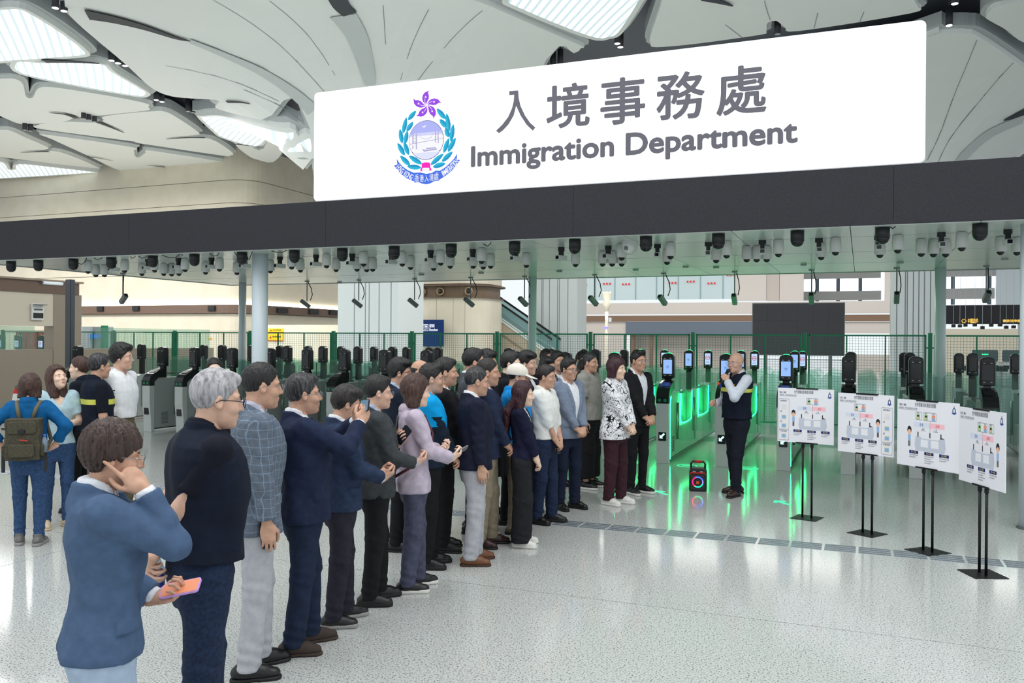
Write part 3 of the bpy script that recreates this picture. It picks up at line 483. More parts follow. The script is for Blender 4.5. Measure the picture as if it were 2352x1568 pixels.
# ================= mesh fence
fg = mat('fence_green', (0, 104, 72), .4); fw = mat('fence_wire', (30, 110, 92), .5)
fx = [-24.3, -21.83, -19.355, -16.87, -14.40, -11.93, -9.46, -6.99]
posts = [-26.75, -24.27, -21.8, -19.33, -16.5, -13.653, -11.172, -8.693, -6.194, -3.683, -1.188, 1.347, 3.9]
PRO = {}
for k in range(len(posts)-1):
    a, b = posts[k], posts[k+1]; wd = b-a; key = round(wd, 2)
    t = thing('fence_panel', 'green wire mesh fence panel on square posts behind the e-gates', 'fence', (a, 20.4, 0), group='green mesh fence panels behind the e-gates'); t['label'] = 'green wire mesh fence panel behind the e-gates, '+ordinal(k+1)+' counted from the left end'
    if key in PRO:
        for ch in PRO[key].children: copy_tree(ch, t)
        continue
    PRO[key] = t
    MB().box2((-.04, -.04, 0), (.04, .04, 2.14)).build('post', fg, t)
    m_ = MB(); x0, x1 = .09, wd-.09
    for x in (x0, x1): m_.box2((x-.018, -.018, .08), (x+.018, .018, 2.1))
    for z in (.10, 2.08): m_.box2((x0, -.018, z-.018), (x1, .018, z+.018))
    m_.build('frame', fg, t)
    for q in (1/3, 2/3): MB().box2((x0+(x1-x0)*q-.015, -.02, .1), (x0+(x1-x0)*q+.015, .01, 2.08)).build('mullion', fg, t)
    for x in (.065, wd-.065):
        for z in (.5, 1.82): MB().box((x, 0, z), (.05, .03, .03)).build('clamp', fg, t)
    m_ = MB(); n_ = int((x1-x0)/.06)
    for i in range(1, n_): m_.box((x0+(x1-x0)*i/n_, 0, 1.09), (.005, .005, 1.96))
    for j in range(1, 33): m_.box(((x0+x1)/2, 0, .1+j*.06), (x1-x0, .005, .005))
    tag(m_.build('wire_mesh', fw, t), kind='stuff')
# ================= e-gates
gw = mat('gate_grey', (168, 170, 170), .35); gl = mat('gate_light', (196, 200, 198), .35); gb = mat('gate_black', (22, 23, 26), .22); gblk = mat('gate_dull', (30, 31, 34), .45); gs = mat('gate_steel', (150, 156, 150), .25, .9)
scr_off = mat('screen_off', (30, 31, 36), .12); scr_on = emit_mat('screen_on', (150, 190, 250), 1.0); scr_txt = emit_mat('screen_text', (70, 100, 160), .6)
ledg = emit_mat('led_green', (30, 255, 140), 21.); ledc = emit_mat('led_cap', (40, 240, 150), 1.6); arrow_m = emit_mat('arrow_glow', (170, 255, 235), 2.2)
red_m = emit_mat('noentry_red', (215, 40, 60), .8); scr_wh = emit_mat('screen_white', (190, 215, 250), 1.0)
gglass = glass_mat('gate_glass', (215, 235, 228), .05); flapg = glass_mat('flap_glass', (222, 238, 234), .06)
pad_b = mat('reader_blue', (40, 55, 130), .25, emit=.15, emcol=(50, 70, 190))
def head(parent, y, ztop, on, kind, w=.20, h=.405, face=-1):
    hd = empty('reader_head', (0, y, 0), parent=parent)
    z0 = ztop-h; P = [(-w/2, z0), (w/2, z0)]+[(w/2*math.cos(a)*1.0, ztop-.06+.06*math.sin(a)) for a in [math.pi*k/10 for k in range(11)]]
    MB().prism(P, lambda x, z: (x, -.06, z), lambda x, z: (x, .07, z)).build('head_shell', gb, hd, bevel=.014)
    MB().box2((-w/2+.018, -.068, z0+.04), (w/2-.018, -.058, ztop-.07)).build('face_plate', gblk, hd)
    s_ = MB().box2((-w/2+.03, -.073, z0+.075), (w/2-.03, -.066, z0+.30)).build('screen', scr_on if on == 1 else scr_wh if on == 2 else scr_off, hd)
    if on == 2:
        m_ = MB(); n = 20
        for k in range(n):
            a, b = 2*math.pi*k/n, 2*math.pi*(k+1)/n; zc_ = z0+.21
            m_.add([(r*math.cos(q), -.0745, zc_+r*math.sin(q)) for r in (.034, .044) for q in (a, b)], [(0, 1, 3, 2)])
        m_.box((0, -.075, z0+.21), (.06, .002, .012)).build('no_entry_mark', red_m, hd)
        MB().box((0, -.075, z0+.12), (.06, .002, .008)).build('screen_caption', scr_txt, hd)
    elif on == 1:
        m_ = MB()
        for k, q in enumerate((.04, .05, .03)): m_.box((0, -.074, z0+.20-k*.016), (q, .002, .006))
        m_.build('screen_caption', scr_txt, hd)
    m_ = MB()
    for x in (-.045, .045):
        for z in (z0+.05, ztop-.085): m_.box((x, -.070, z), (.028, .004, .007))
    m_.build('sensor_dots', mat('dot_white', (225, 228, 230), .3), hd)
    MB().box2((-.05, -.02, z0-.5), (.05, .06, z0+.01)).build('neck', gb, hd)
    if kind:
        Q = [(w/2*.8*math.cos(a), ztop-.056+.066*math.sin(a)) for a in [math.radians(35)+math.radians(110)*k/8 for k in range(9)]]; Q2 = [(x*.9, z-.008) for x, z in reversed(Q)]
        MB().prism(Q+Q2, lambda x, z: (x, -.03, z), lambda x, z: (x, .05, z)).build('light_cap', ledc, hd)
    return hd
def make_gate(lit, right):
    g = empty('e_gate')
    W2 = .10
    fp = [(.05, 0), (.035, .3), (.0, .6), (.0, .95), (.13, .95), (.13, 0)]
    MB().prism(fp, lambda y, z: (-W2, y, z), lambda y, z: (W2, y, z)).build('front_panel', gl, g, bevel=.006)
    hp = [(-.002, .945), (-.004, 1.05), (.03, 1.13), (.10, 1.19), (.24, 1.255), (.42, 1.29), (.46, 1.30), (.46, 1.14), (.24, 1.10), (.13, 1.03), (.13, .945)]
    MB().prism(hp, lambda y, z: (-W2-.002, y, z), lambda y, z: (W2+.002, y, z)).build('reader_hood', gb, g, bevel=.006)
    for x in (-.045, .045): MB().cone((x, -.0075, 1.0), (x, -.001, 1.0), .027, .027, 18).build('status_button', mat('button_green', (10, 110, 75), .3, emit=.12), g)
    R1 = Matrix.Rotation(math.radians(24), 4, 'X').to_3x3()
    MB().box((0, .20, 1.238), (.13, .13, .012), R=R1).build('passport_reader', pad_b if lit else gblk, g)
    MB().prism(rrect(-.06, .36, .06, .64, .01), lambda x, z: (x, .012, z), lambda x, z: (x, .05, z)).build('display_panel', gb, g)
    if lit:
        A = [(-.04, .40), (-.04, .455), (-.022, .437), (.022, .482), (.04, .464), (-.005, .418), (.012, .40)]
        MB().prism(A, lambda x, z: (x, .006, z), lambda x, z: (x, .0125, z)).build('arrow_sign', arrow_m, g)
    if lit or right: side = gl
    # side cheeks with curved shoulder
    def cheek(ya, yb, zt, nm):
        P = [(ya, .05), (yb, .05), (yb, zt), (ya+.12, zt), (ya+.04, zt-.04), (ya, zt-.14)]
        MB().prism(P, lambda y, z: (-.088, y, z), lambda y, z: (.088, y, z)).build(nm, gw, g, bevel=.005)
        for x in (-.090, .090):
            m_ = MB()
            for i in range(7):
                for j in range(9): m_.box((x, ya+.22+i*.028, .16+j*.028), (.004, .012, .012))
            tag(m_.build('vent_holes', gblk, g), kind='stuff')
    cheek(.125, .95, 1.10, 'front_cabinet'); cheek(2.05, 2.62, 1.06, 'middle_cabinet'); cheek(3.85, 4.75, 1.10, 'rear_cabinet')
    for ya, yb in ((.95, 2.05), (2.62, 3.85)):
        MB().box2((-.085, ya, .05), (.085, yb, .52)).build('lower_panel', gw, g, bevel=.004)
        MB().box2((-.006, ya, .52), (.006, yb, 1.04)).build('window_glass', gglass, g)
        MB().box2((-.03, ya, 1.03), (.03, yb, 1.065)).build('top_rail', gblk, g)
        MB().box2((-.005, ya-.3, 1.07), (.005, yb-.02, 1.46)).build('tall_glass', gglass, g)
    MB().box2((-.092, .10, .06), (.092, 4.7, .075)).build('base_slot', gblk, g)
    for y in (.72, 2.2, 3.95):
        for x in (.10, -.10): MB().cone((x, y, .32), (x, y, .92), .024, .024, 12).build('hinge_post', gs, g, True)
    for y in (.74, 2.32, 3.93):
        for s in (-1, 1): MB().prism([(.12, .30), (.42, .30), (.42, 1.36), (.34, 1.44), (.12, 1.40)], lambda x, z: (s*x, y-.006, z), lambda x, z: (s*x, y+.006, z)).build('barrier_flap', flapg, g)
    head(g, .45, 1.735, 1 if lit else 0, lit); head(g, 2.25, 1.77, 1 if lit else 0, lit, .17, .36); head(g, 4.35, 1.745, 2 if lit else 0, lit, .17, .36)
    if lit:
        for s in (-1, 1):
            m_ = MB(); x = s*.096; r = .008
            m_.tube([(x, .15, .06), (x, .13, .6), (x, .14, .95), (x, .2, 1.05)], r, 6)
            for ya, yb in ((.97, 2.03), (2.64, 3.83)):
                m_.tube([(x, ya, 1.06), (x, ya, .8), (x, ya+.05, .56), (x, (ya+yb)/2, .535), (x, yb-.05, .56), (x, yb, .8), (x, yb, 1.06)], r, 6)
            m_.build('led_strip', ledg, g)
    return g
for o in [make_gate(True, 0)]: gl_ = o
gu_ = make_gate(False, 0)
lab = ['first lit green e-gate from the left, partly behind the man in the black suit', 'green lit e-gate left of the party speaker box', 'green lit e-gate just left of the man with the microphone', 'green lit e-gate behind the leftmost display board']
first = [True, True]
for k, x in enumerate((-3.80, -2.904, -1.986, -1.079)):
    o = gl_ if k == 0 else copy_tree(gl_); o.location = (x, 13.46, 0); tag(o, lab[k], 'gate', 'lit green e-gates')
lab2 = ['unlit grey e-gate behind the second display board', 'unlit grey e-gate behind the third display board', 'unlit grey e-gate behind the rightmost display board', 'unlit grey e-gate cut by the right edge, beyond the rightmost board',
 'leftmost unlit e-gate, low hood showing behind the woman in pale blue', 'unlit e-gate just right of the man in the white shirt', 'unlit e-gate with green and blue buttons, second right of the white shirt man', 'unlit e-gate behind the grey haired man', 'unlit e-gate hidden behind the front left canopy column', 'unlit e-gate right of the front left canopy column', 'unlit e-gate behind the man filming with a phone', 'unlit e-gate behind the man in the dark grey blazer', 'unlit e-gate behind the bald man in the crowd', 'unlit e-gate behind the tall grey suited man', 'unlit e-gate deep behind the crowd, left of the grey column', 'unlit e-gate deep behind the crowd, right of the white cap']
for k, x in enumerate((-.179, .735, 1.655, 2.56, -15.9, -13.50, -12.65, -11.70, -10.78, -9.90, -9.06, -8.19, -7.32, -6.42, -5.54, -4.66)):
    o = gu_ if k == 0 else copy_tree(gu_); o.location = (x, 13.46, 0); tag(o, lab2[k], 'gate', 'unlit grey e-gates')
# status screens lit on three far gates
# ================= left side wall with glass
beige = mat('panel_beige', (208, 198, 180), .5); taupe = noise_mat('taupe', (142, 131, 116), (150, 139, 124), 40, .45); brown = mat('band_brown', (108, 88, 76), .45)
sw = struct(empty('wall_left', (-20.56, 0, 0)))
for a, b in ((6, 9.9), (9.92, 13.8), (13.82, 17.7), (17.72, 23.4)): MB().box2((-.1, a, 0), (.1, b, 1.585)).build('wall_panel', taupe, sw, bevel=.004, seg=1)
sg_ = glass_mat('screen_glass', (210, 232, 224), .10)
for a, b in ((8, 12.2), (12.22, 16.6), (18.6, 23.3)): MB().box2((-.01, a, 1.585), (.01, b, 2.198)).build('glass_pane', sg_, sw)
for a, b in ((4, 9.9), (9.92, 13.8), (13.82, 17.2)): MB().box2((-.1, a, 2.21), (.1, b, 3.1)).build('wall_panel', beige, sw, bevel=.004, seg=1)
MB().box2((-.15, 4, 3.1), (.14, 17.9, 3.42)).build('brown_band', brown, sw); MB().box2((-.2, 4, 3.42), (.2, 18.0, 3.47)).build('band_cap', mat('band_cap', (150, 135, 118), .5), sw)
MB().box2((-.25, 17.1, 0), (.12, 18.0, 3.1)).build('end_pier', taupe, sw)
t = thing('steel_post', 'dark grey steel post standing in front of the beige wall at left', 'post', (-15.872,13.622,3.18)[:2]+(0,)); t.location = (-17.3, 14.0, 0)
p0 = (-16.305,14.0,2.173); t.location = (p0[0], 14.0, 0)
MB().box((0, 0, 1.6), (.14, .02, 3.2)).box((-.06, .06, 1.6), (.02, .12, 3.2)).box((.06, .06, 1.6), (.02, .12, 3.2)).build('channel', mat('post_grey', (88, 92, 100), .4, .5), t)
p = (-20.4,17.009,3.382)
t = thing('tube_light', 'short white tube light on the brown band of the left wall', 'light', (-20.4, p[1], p[2]))
MB().cone((0, -.32, 0), (0, .32, 0), .05, .05, 14).build('tube', mat('tube_white', (232, 240, 244), .3, emit=.2), t, True); MB().cone((0, -.34, 0), (0, -.31, 0), .055, .055, 14).cone((0, .31, 0), (0, .34, 0), .055, .055, 14).build('end_cap', greyh, t)
p = (-20.42,16.577,2.587)
t = thing('fuse_box', 'white fuse box with its black flap open on the beige left wall', 'box', (-20.42, p[1], p[2]))
MB().box((0, 0, 0), (.06, .36, .44)).build('case', mat('box_white', (222, 224, 222), .4), t, bevel=.008); MB().box((.032, 0, -.1), (.01, .3, .14)).build('lower_window', gblk, t); MB().box((.032, 0, .06), (.01, .26, .04)).build('switch_row', mat('box_grey', (90, 90, 92), .4), t)
MB().box((.10, 0, .19), (.16, .34, .012)).build('flap', gblk, t)
# things seen through the glass
p = (-31.713,26.0,1.425)
t = thing('red_cabinet', 'red slatted cabinet behind the glass of the left wall', 'cabinet', (p[0], 26, 0))
for i in range(4): MB().box((-.98+i*.65, 0, 1.05), (.6, .5, 2.1)).build('door', noise_mat('red_paint', (128, 48, 42), (150, 66, 58), 9, .6), t, bevel=.01)
p = (-29.352,27.0,1.625)
t = thing('green_post', 'thick bright green post behind the glass left of the white shirt man', 'post', (p[0], 27, 0)); MB().box((0, 0, 1.2), (.2, .2, 2.4)).build('shaft', fg, t, bevel=.01); MB().box((0, 0, .02), (.34, .34, .04)).build('base_plate', fg, t)
p = (-33.295,30.0,1.788)
t = thing('switch_cabinet', 'grey wall cabinets with a blue label behind the left glass', 'cabinet', (p[0], 30, 1.4)); MB().box((.25, .1, -.7), (1.9, .12, 1.4)).build('back_frame', greyh, t)
MB().box((-.35, 0, .5), (.5, .25, 1.0)).build('door', mat('cab_grey', (138, 146, 150), .4), t); MB().box((.9, 0, .5), (.4, .25, 1.0)).build('door', MATS['cab_grey'], t); MB().box((.3, .1, .5), (1.0, .1, 1.0)).build('back_plate', greyh, t); MB().box((.25, -.1, .55), (.7, .02, .2)).build('blue_label', mat('label_blue', (40, 110, 190), .4), t)
for k, px in enumerate([-28.256,-27.41,-26.246,-25.116]):
    t = thing('far_reader_head', 'black reader head with a lit no entry screen behind the left glass', 'reader', (px, 21.5, 0), group='lit reader heads behind the left glass')
    t['label'] = 'black reader head with a lit screen behind the left glass, '+ordinal(k+1)+' from the left'; h_ = head(t, 0, 1.98, 2, 0, .26, .5); MB().box((0, .02, .5), (.2, .3, 1.0)).build('pedestal', gw, t)
# ================= beige pavilion wall at the back left
wl = struct(empty('wall_back', (0, 0, 0)))
cream = noise_mat('wall_cream', (212, 204, 184), (218, 211, 193), 1.2, .45); gap = mat('wall_gap', (150, 142, 126), .7)
WX, WY = -32.1, 39.4
def corner_wall(z0, z1, r, m, nm, off=0.):
    P = [(-62, WY-off)]+[(WX-r+(r+off)*math.sin(a), WY+r-(r+off)*math.cos(a)) for a in [math.pi/2*k/8 for k in range(9)]]+[(WX+off, 64)]
    Q = [(x-(.3 if i >= 9 else 0), y+.3) for i, (x, y) in enumerate(P)]
    m_ = MB(); n = len(P); v = [(x, y, z0) for x, y in P]+[(x, y, z1) for x, y in P]; m_.add(v, [(i, i+1, n+i+1, n+i) for i in range(n-1)])
    if off: 
        v = [(x, y, z) for z in (z0, z1) for (x, y) in P]+[(x-.6, y+.6, z) for z in (z0, z1) for (x, y) in P]
        m_.add(v, [(i, i+1, 2*n+i+1, 2*n+i) for i in range(n-1)]+[(n+i, n+i+1, 3*n+i+1, 3*n+i) for i in range(n-1)])
    return m_.build(nm, m, wl)
zs_ = [0, 2.3, 3.30]
for a, b in zip(zs_[:-1], zs_[1:]): corner_wall(a+.01, b-.01, 1.5, cream, 'wall_panel')
corner_wall(3.32, 3.80, 1.5, brown, 'brown_band', .25)
zs_ = [3.96, 5.6, 6.9, 7.9, 8.9, 9.6, 10.9, 13.2]
for a, b in zip(zs_[:-1], zs_[1:]): corner_wall(a+.015, b-.015, 1.5, cream, 'wall_panel')
corner_wall(0, 13, 1.5, gap, 'wall_core', -.06)
corner_wall(3.78, 3.95, 1.5, emit_mat('cove_light', (255, 248, 228), 7.), 'cove_light', .12)
struct(MB().box2((-80, 64, 0), (-31, 64.3, 14)).build('wall_back_far', cream))
for i, (px, py) in enumerate(((230, 709), (312, 708), (485, 709), (649, 713), (721, 716), (767, 717))):
    pass
for i, p in enumerate([(-42.876,39.1,3.622),(-40.033,39.1,3.628),(-34.369,39.1,3.588),(-31.8,42.188,3.552),(-31.8,45.339,3.576),(-31.8,47.548,3.619)]):
    t = thing('air_vent', 'dark air vent in the brown band of the cream wall, '+ordinal(i+1)+' from the left', 'vent', p, 0 if i < 3 else math.pi/2, 'air vents in the brown band')
    MB().box((0, 0, 0), (.5 if i < 3 else 1.0, .08, .30)).build('frame', gblk, t)
    for k in range(4): MB().box((0, -.05, -.11+k*.07), (.44 if i < 3 else .9, .04, .02)).build('louver', mat('louver_grey', (62, 60, 60), .5), t)
yel = mat('sign_yellow', (244, 200, 20), .5); redb = mat('sign_red', (170, 40, 30), .5)
for i, (a, b) in enumerate([((-28.039,36.0,2.213),(-27.102,36.0,2.414)),((-28.063,36.0,1.769),(-27.1,36.0,2.15))]):
    t = thing('warning_sign', 'yellow warning sign with a red stripe, '+('upper' if i == 0 else 'lower')+' one right of the front column', 'sign', ((a[0]+b[0])/2, 36.04, a[2]))
    wd_, hh = b[0]-a[0], b[2]-a[2]; MB().box((0, 0, hh/2), (wd_, .03, hh)).build('plate', yel, t); MB().box((0, -.017, hh*.06), (wd_, .01, hh*.12)).build('stripe', redb, t)
    put_text('sign_text', '自助閘機通道', gblk, t, lambda x, z, o=0: (x, -.018-o, z), (-wd_*.2, hh*.48, wd_*.36, hh*.72), .01)
    MB().prism([(-wd_*.38, hh*.4), (-wd_*.28, hh*.3), (-wd_*.26, hh*.5), (-wd_*.32, hh*.72)], lambda x, z: (x, -.02, z), lambda x, z: (x, -.016, z)).build('pictogram', redb, t)
    MB().box((0, .02, hh*.5-.0), (.1, .04, .1)).build('bracket', greyh, t)
struct(MB().box2((-28.8, 36.06, 0), (-20.6, 36.3, 2.6)).build('wall_partition', cream))
for i, (x, q, y) in enumerate([(-34.75,39.37,1.874),(-32.08,45.897,1.914)]):
    tag(MB().box((x, q, y), (.2, .05, .1) if i == 0 else (.06, .3, .12)).build('yellow_plate', yel), 'tiny yellow plate on the cream wall, '+('left' if i == 0 else 'right')+' one', 'sign')
# ================= cream drum with nozzles, blue direction sign, escalator
dm = thing('round_pavilion', 'cream rounded pavilion with a brown nozzle band behind the blue direction sign', 'kiosk', (-16.65, 34.6, 0))
def stad(hw, hy, r, n=8): return rrect(-hw, -hy, hw, hy, r, n)
DP = stad(1.84, 1.6, 1.2)
def wallring(P, z0, z1, nm, m, parent): return MB().prism(P, lambda x, y: (x, y, z0), lambda x, y: (x, y, z1)).build(nm, m, parent)
for k in range(1): wallring(stad(1.84, 1.6, 1.2), 0, 3.72, 'lower_wall', cream, dm); wallring(stad(1.84, 1.6, 1.2), 4.3, 7.4, 'upper_wall', cream, dm)
wallring(stad(1.78, 1.54, 1.15), 3.72, 4.22, 'nozzle_band', mat('nozzle_brown', (112, 94, 76), .4), dm); wallring(stad(1.98, 1.74, 1.25), 4.2, 4.26, 'band_lip', brown, dm); wallring(stad(1.95, 1.7, 1.25), 3.69, 3.73, 'band_lip', brown, dm)
for x in (-1.35, -.25, .55, 1.1): MB().box((x, -1.601, 1.85), (.012, .006, 3.7)).build('panel_joint', gap, dm)
for x in [-0.957,-0.076,1.257]:
    nz_ = empty('nozzle', (x, -1.58, 3.97), parent=dm)
    m_ = MB(); v = []
    MB().lathe([(.19, 0), (.17, .06), (.12, .03), (.10, -.02)], n=20).build('nozzle_ring', mat('nozzle_bronze', (150, 130, 100), .35, .4), nz_, True).rotation_euler = (math.pi/2, 0, 0)
    MB().sphere((0, -.02, 0), (.09, .05, .09), 14, 8).build('nozzle_core', gblk, nz_, True)
a, b = (-17.788,32.7,1.616), (-16.401,32.7,2.752)
t = thing('direction_sign', 'dark blue direction sign with a white arrow in front of the cream pavilion', 'sign', ((a[0]+b[0])/2, 32.7, a[2]))
wd_, hh = b[0]-a[0], b[2]-a[2]
navy_s = mat('sign_navy', (8, 48, 108), .35); swh = emit_mat('sign_glow', (240, 246, 255), 1.1)
MB().prism(rrect(-wd_/2, 0, wd_/2, hh, .03), lambda x, z: (x, -.04, z), lambda x, z: (x, .04, z)).build('panel', navy_s, t)
fn = lambda x, z, o=0: (x, -.045-o, z)
MB().prism([(-.45, .66), (-.45, .86), (-.53, .78), (-.56, .81), (-.43, .94), (-.30, .81), (-.33, .78), (-.41, .86), (-.41, .66)], lambda x, z: fn(x, z), lambda x, z: fn(x, z, .004)).build('arrow', swh, t)
for (x0, z0, x1, z1) in ((-.26, .66, -.24, .94), (-.03, .66, -.01, .94), (-.26, .92, -.01, .94), (-.26, .66, -.01, .68)): MB().box2((x0, -.05, z0), (x1, -.045, z1)).build('icon_frame', swh, t)
put_text('icon', '港', swh, t, fn, (-.22, .70, -.05, .90), .02); put_text('sign_text', '深圳', swh, t, fn, (.03, .80, .28, .95), .02); put_text('sign_text', 'Shenzhen', swh, t, fn, (.03, .66, .44, .77), .02)
MB().box2((-.05, -.02, -a[2]), (.05, .02, .02)).build('stand_pole', greyh, t)
# escalator: descends to the right
es = thing('escalator', 'glass sided escalator coming down to the right behind the cream pavilion', 'escalator', (0, 36.4, 0))
e0, e1 = (-16.375,36.0,4.227), (-13.361,36.0,2.282); sl = (e1[2]-e0[2])/(e1[0]-e0[0]); xa, xb = e0[0]-2.5, (-12.862,36.0,1.55)[0]
zz = lambda x: e0[2]+(x-e0[0])*sl
dz_ = (-16.216,36.0,3.408)[2]-e0[2]
def band(d0, d1, y, th, nm, m): return MB().prism([(xa, zz(xa)+d0), (xb, zz(xb)+d0), (xb, zz(xb)+d1), (xa, zz(xa)+d1)], lambda x, z: (x, y, z), lambda x, z: (x, y+th, z)).build(nm, m, es)
egl = glass_mat('escalator_glass', (170, 200, 200), .3)
for y in (0, 1.2):
    band(-.05, .05, y, .07, 'handrail', gblk); band(dz_*.8, -.05, y+.02, .02, 'balustrade_glass', egl); band(dz_*.82, dz_*.74, y, .06, 'skirt_trim', mat('esc_white', (226, 236, 236), .3)); band(dz_*.98, dz_*.86, y-.01, .08, 'skirt_trim', mat('esc_white', (226, 236, 236), .3))
band(dz_*.86, dz_*.82, .02, 1.2, 'step_bed', mat('esc_grey', (120, 130, 132), .3, .5))
MB().prism([(xa, 0), (xb, 0), (xb, max(zz(xb)+dz_, .05)), (xa, zz(xa)+dz_)], lambda x, z: (x, .02, z), lambda x, z: (x, 1.25, z)).build('truss_side', mat('esc_beige', (190, 176, 156), .5), es)
MB().prism([(xa, zz(xa)+dz_*1.6), (xb, zz(xb)+dz_*1.6), (xb, zz(xb)+dz_*1.72), (xa, zz(xa)+dz_*1.72)], lambda x, z: (x, -.0, z), lambda x, z: (x, .02, z)).build('truss_joint', mat('esc_joint', (150, 138, 122), .6), es)
# ================= far back wall on the right
FY = 62.
bw = struct(empty('wall_front_far', (0, FY, 0)))
def fx_(x, y): return None
pinkw = mat('far_white', (222, 214, 208), .5); greyb = mat('far_blue_grey', (112, 124, 140), .4); farglass = mat('far_glass', (196, 214, 218), .15, emit=.12); brown2 = mat('far_brown', (140, 112, 92), .45); shop = mat('far_shop', (206, 196, 188), .5)
def fbox(x0, y0, x1, y1, nm, m, d=0., th=.3): 
    return MB().box2((x0, d, y0), (x1, d+th, y1)).build(nm, m, bw)
F = [[(-21.477,4.916),(-8.261,8.751)],[(-20.773,3.854),(2.104,4.668)],[(-20.769,3.327),(2.111,3.753)],[(-20.737,-0.891),(-16.144,3.32)],[(-16.137,2.422),(-7.036,3.308)],[(-16.113,-0.785),(-7.029,2.458)],[(-1.062,-0.44),(2.13,1.093)],[(-1.083,2.511),(2.114,3.295)],[(-8.232,4.777),(-6.198,8.678)],[(-6.169,4.755),(-5.33,8.648)],[(-5.301,4.746),(-3.734,8.592)],[(1.368,4.676),(2.077,8.387)]]
for k, (nm, m_, d) in enumerate((('upper_glass', farglass, .2), ('white_band', pinkw, 0), ('brown_band', brown2, -.05), ('white_panel', pinkw, .1), ('blue_grey_fascia', greyb, 0.), ('shop_back', shop, 1.2), ('lower_wall', pinkw, .1), ('white_panel', pinkw, .1), ('white_pier', pinkw, .2), ('white_pier', shop, .3), ('white_pier', pinkw, .25), ('white_pier', pinkw, .2))):
    (x0, z0), (x1, z1) = F[k]; fbox(x0, max(z0, 0), x1, z1, nm, m_, d)
for x in [-18.533,-17.026,-15.448,-13.898,-12.314,-10.729,-9.143]: fbox(x-.03, F[0][0][1], x+.03, F[0][1][1], 'glass_joint', mat('far_joint', (150, 176, 184), .4), .15, .06)
for x in [-15.67,-14.309]: fbox(x-.12, 0, x+.12, F[4][0][1], 'brown_jamb', brown2, .3, .2)
for i, (a, b) in enumerate([[(-19.791,6.006),(-19.177,6.044)],[(-17.929,6.071),(-17.328,6.109)],[(-16.467,6.014),(-15.876,6.051)],[(-13.015,6.048),(-12.448,6.085)],[(-11.699,6.118),(-11.141,6.154)],[(-10.218,5.967),(-9.671,6.004)],[(-8.89,6.526),(-8.351,6.56)]]):
    for q in (0, .4, .8): MB().box2((a[0]+(b[0]-a[0])*q, .1, a[1]), (a[0]+(b[0]-a[0])*(q+.22), .12, a[1]+.12)).build('red_dash', emit_mat('red_dash', (220, 40, 50), .9), bw)
a, b = (-5.96,52.0,1.127), (-0.899,52.0,4.158)
t = thing('video_wall', 'big dark grey blank video wall at the back of the hall behind the speaker man', 'screen', ((a[0]+b[0])/2, 52, 0))
wd_ = (b[0]-a[0])/2
MB().box2((-wd_, 0, a[2]), (wd_, .25, b[2])).build('frame', mat('screen_frame', (120, 120, 122), .4), t)
for i in range(6):
    for j in range(3): MB().box2((-wd_+.05+i*(2*wd_-.1)/6+.005, -.03, a[2]+.05+j*(b[2]-a[2]-.1)/3+.005), (-wd_+.05+(i+1)*(2*wd_-.1)/6, 0, a[2]+.05+(j+1)*(b[2]-a[2]-.1)/3)).build('led_tile', mat('led_dark', (66, 66, 72), .5), t)
for s in (-1, 1): MB().box((s*wd_*.7, .12, a[2]/2), (.2, .2, a[2])).build('leg', greyh, t)
# far right hall beyond: windows, black band with gold lettering, counters
win = emit_mat('daylight_window', (236, 246, 255), 1.7); mull = mat('mullion_grey', (112, 126, 140), .5); bandw = mat('far_band', (206, 206, 204), .5)
RB = 56.
G_ = [[(-4.184,5.089),(1.514,9.248)],[(4.13,4.682),(12.346,8.867)]]
w1 = struct(empty('window_1', (0, 70, 0)))
for (x0, z0), (x1, z1) in G_: MB().box2((x0, .1, z0), (x1, .2, z1)).build('pane', win, w1)
for px in [-3.208,-1.712,-0.15,6.081,8.416]: MB().box2((px-.13, -.05, G_[1][0][1]), (px+.13, .1, G_[1][1][1])).build('mullion', mull, w1)
for a_, b_ in [[(-4.172,5.08),(1.297,5.768)],[(-4.184,6.719),(1.271,9.236)],[(4.976,5.079),(8.735,5.843)],[(4.964,6.696),(9.929,8.931)]]: MB().box2((a_[0], -.2, a_[1]), (b_[0], -.1, b_[1])).build('white_band', bandw, w1)
a_, b_ = (8.345,66.0,4.487), (11.641,66.0,8.471)
struct(MB().box2((a_[0], 66, a_[2]), (b_[0], 66.3, b_[2])).build('wall_right', mat('pale_blue_wall', (214, 226, 234), .35)))
a_, b_ = (2.958,50.0,2.894), (9.213,50.0,3.867)
t = thing('fascia_sign', 'black shop style fascia with gold lettering in the far right hall', 'sign', (0, 50, 0))
MB().box2((a_[0], 0, a_[2]), (b_[0], .4, b_[2])).build('fascia_board', mat('far_black', (44, 44, 50), .5), t)
gold = emit_mat('gold_glow', (255, 205, 90), 1.3)
put_text('gold_letter', '中国边检', gold, t, lambda x, z, o=0: (x, -.02-o, z), (5.045,2.938,5.519,3.184), .02)
put_text('gold_letter', '请依法申报', gold, t, lambda x, z, o=0: (x, -.02-o, z), (6.617,2.981,7.425,3.134), .02)
c_ = (4.864,49.98,3.051)
m_ = MB()
for k in range(6):
    a = k*1.047; m_.box((c_[0]+.09*math.cos(a), -.02, c_[2]+.09*math.sin(a)), (.05, .01, .05))
m_.build('gold_emblem', gold, t)
for s in (-1, 1): MB().box((a_[0]+(4.5 if s > 0 else .3), .2, a_[2]/2), (.25, .25, a_[2])).build('support_column', cw, t)
a_, b_ = (3.442,58.0,1.564), (10.698,58.0,2.769)
struct(MB().box2((a_[0], 58, 0), (b_[0], 58.2, b_[2])).build('wall_right_back', mat('far_cream', (222, 214, 196), .5)))
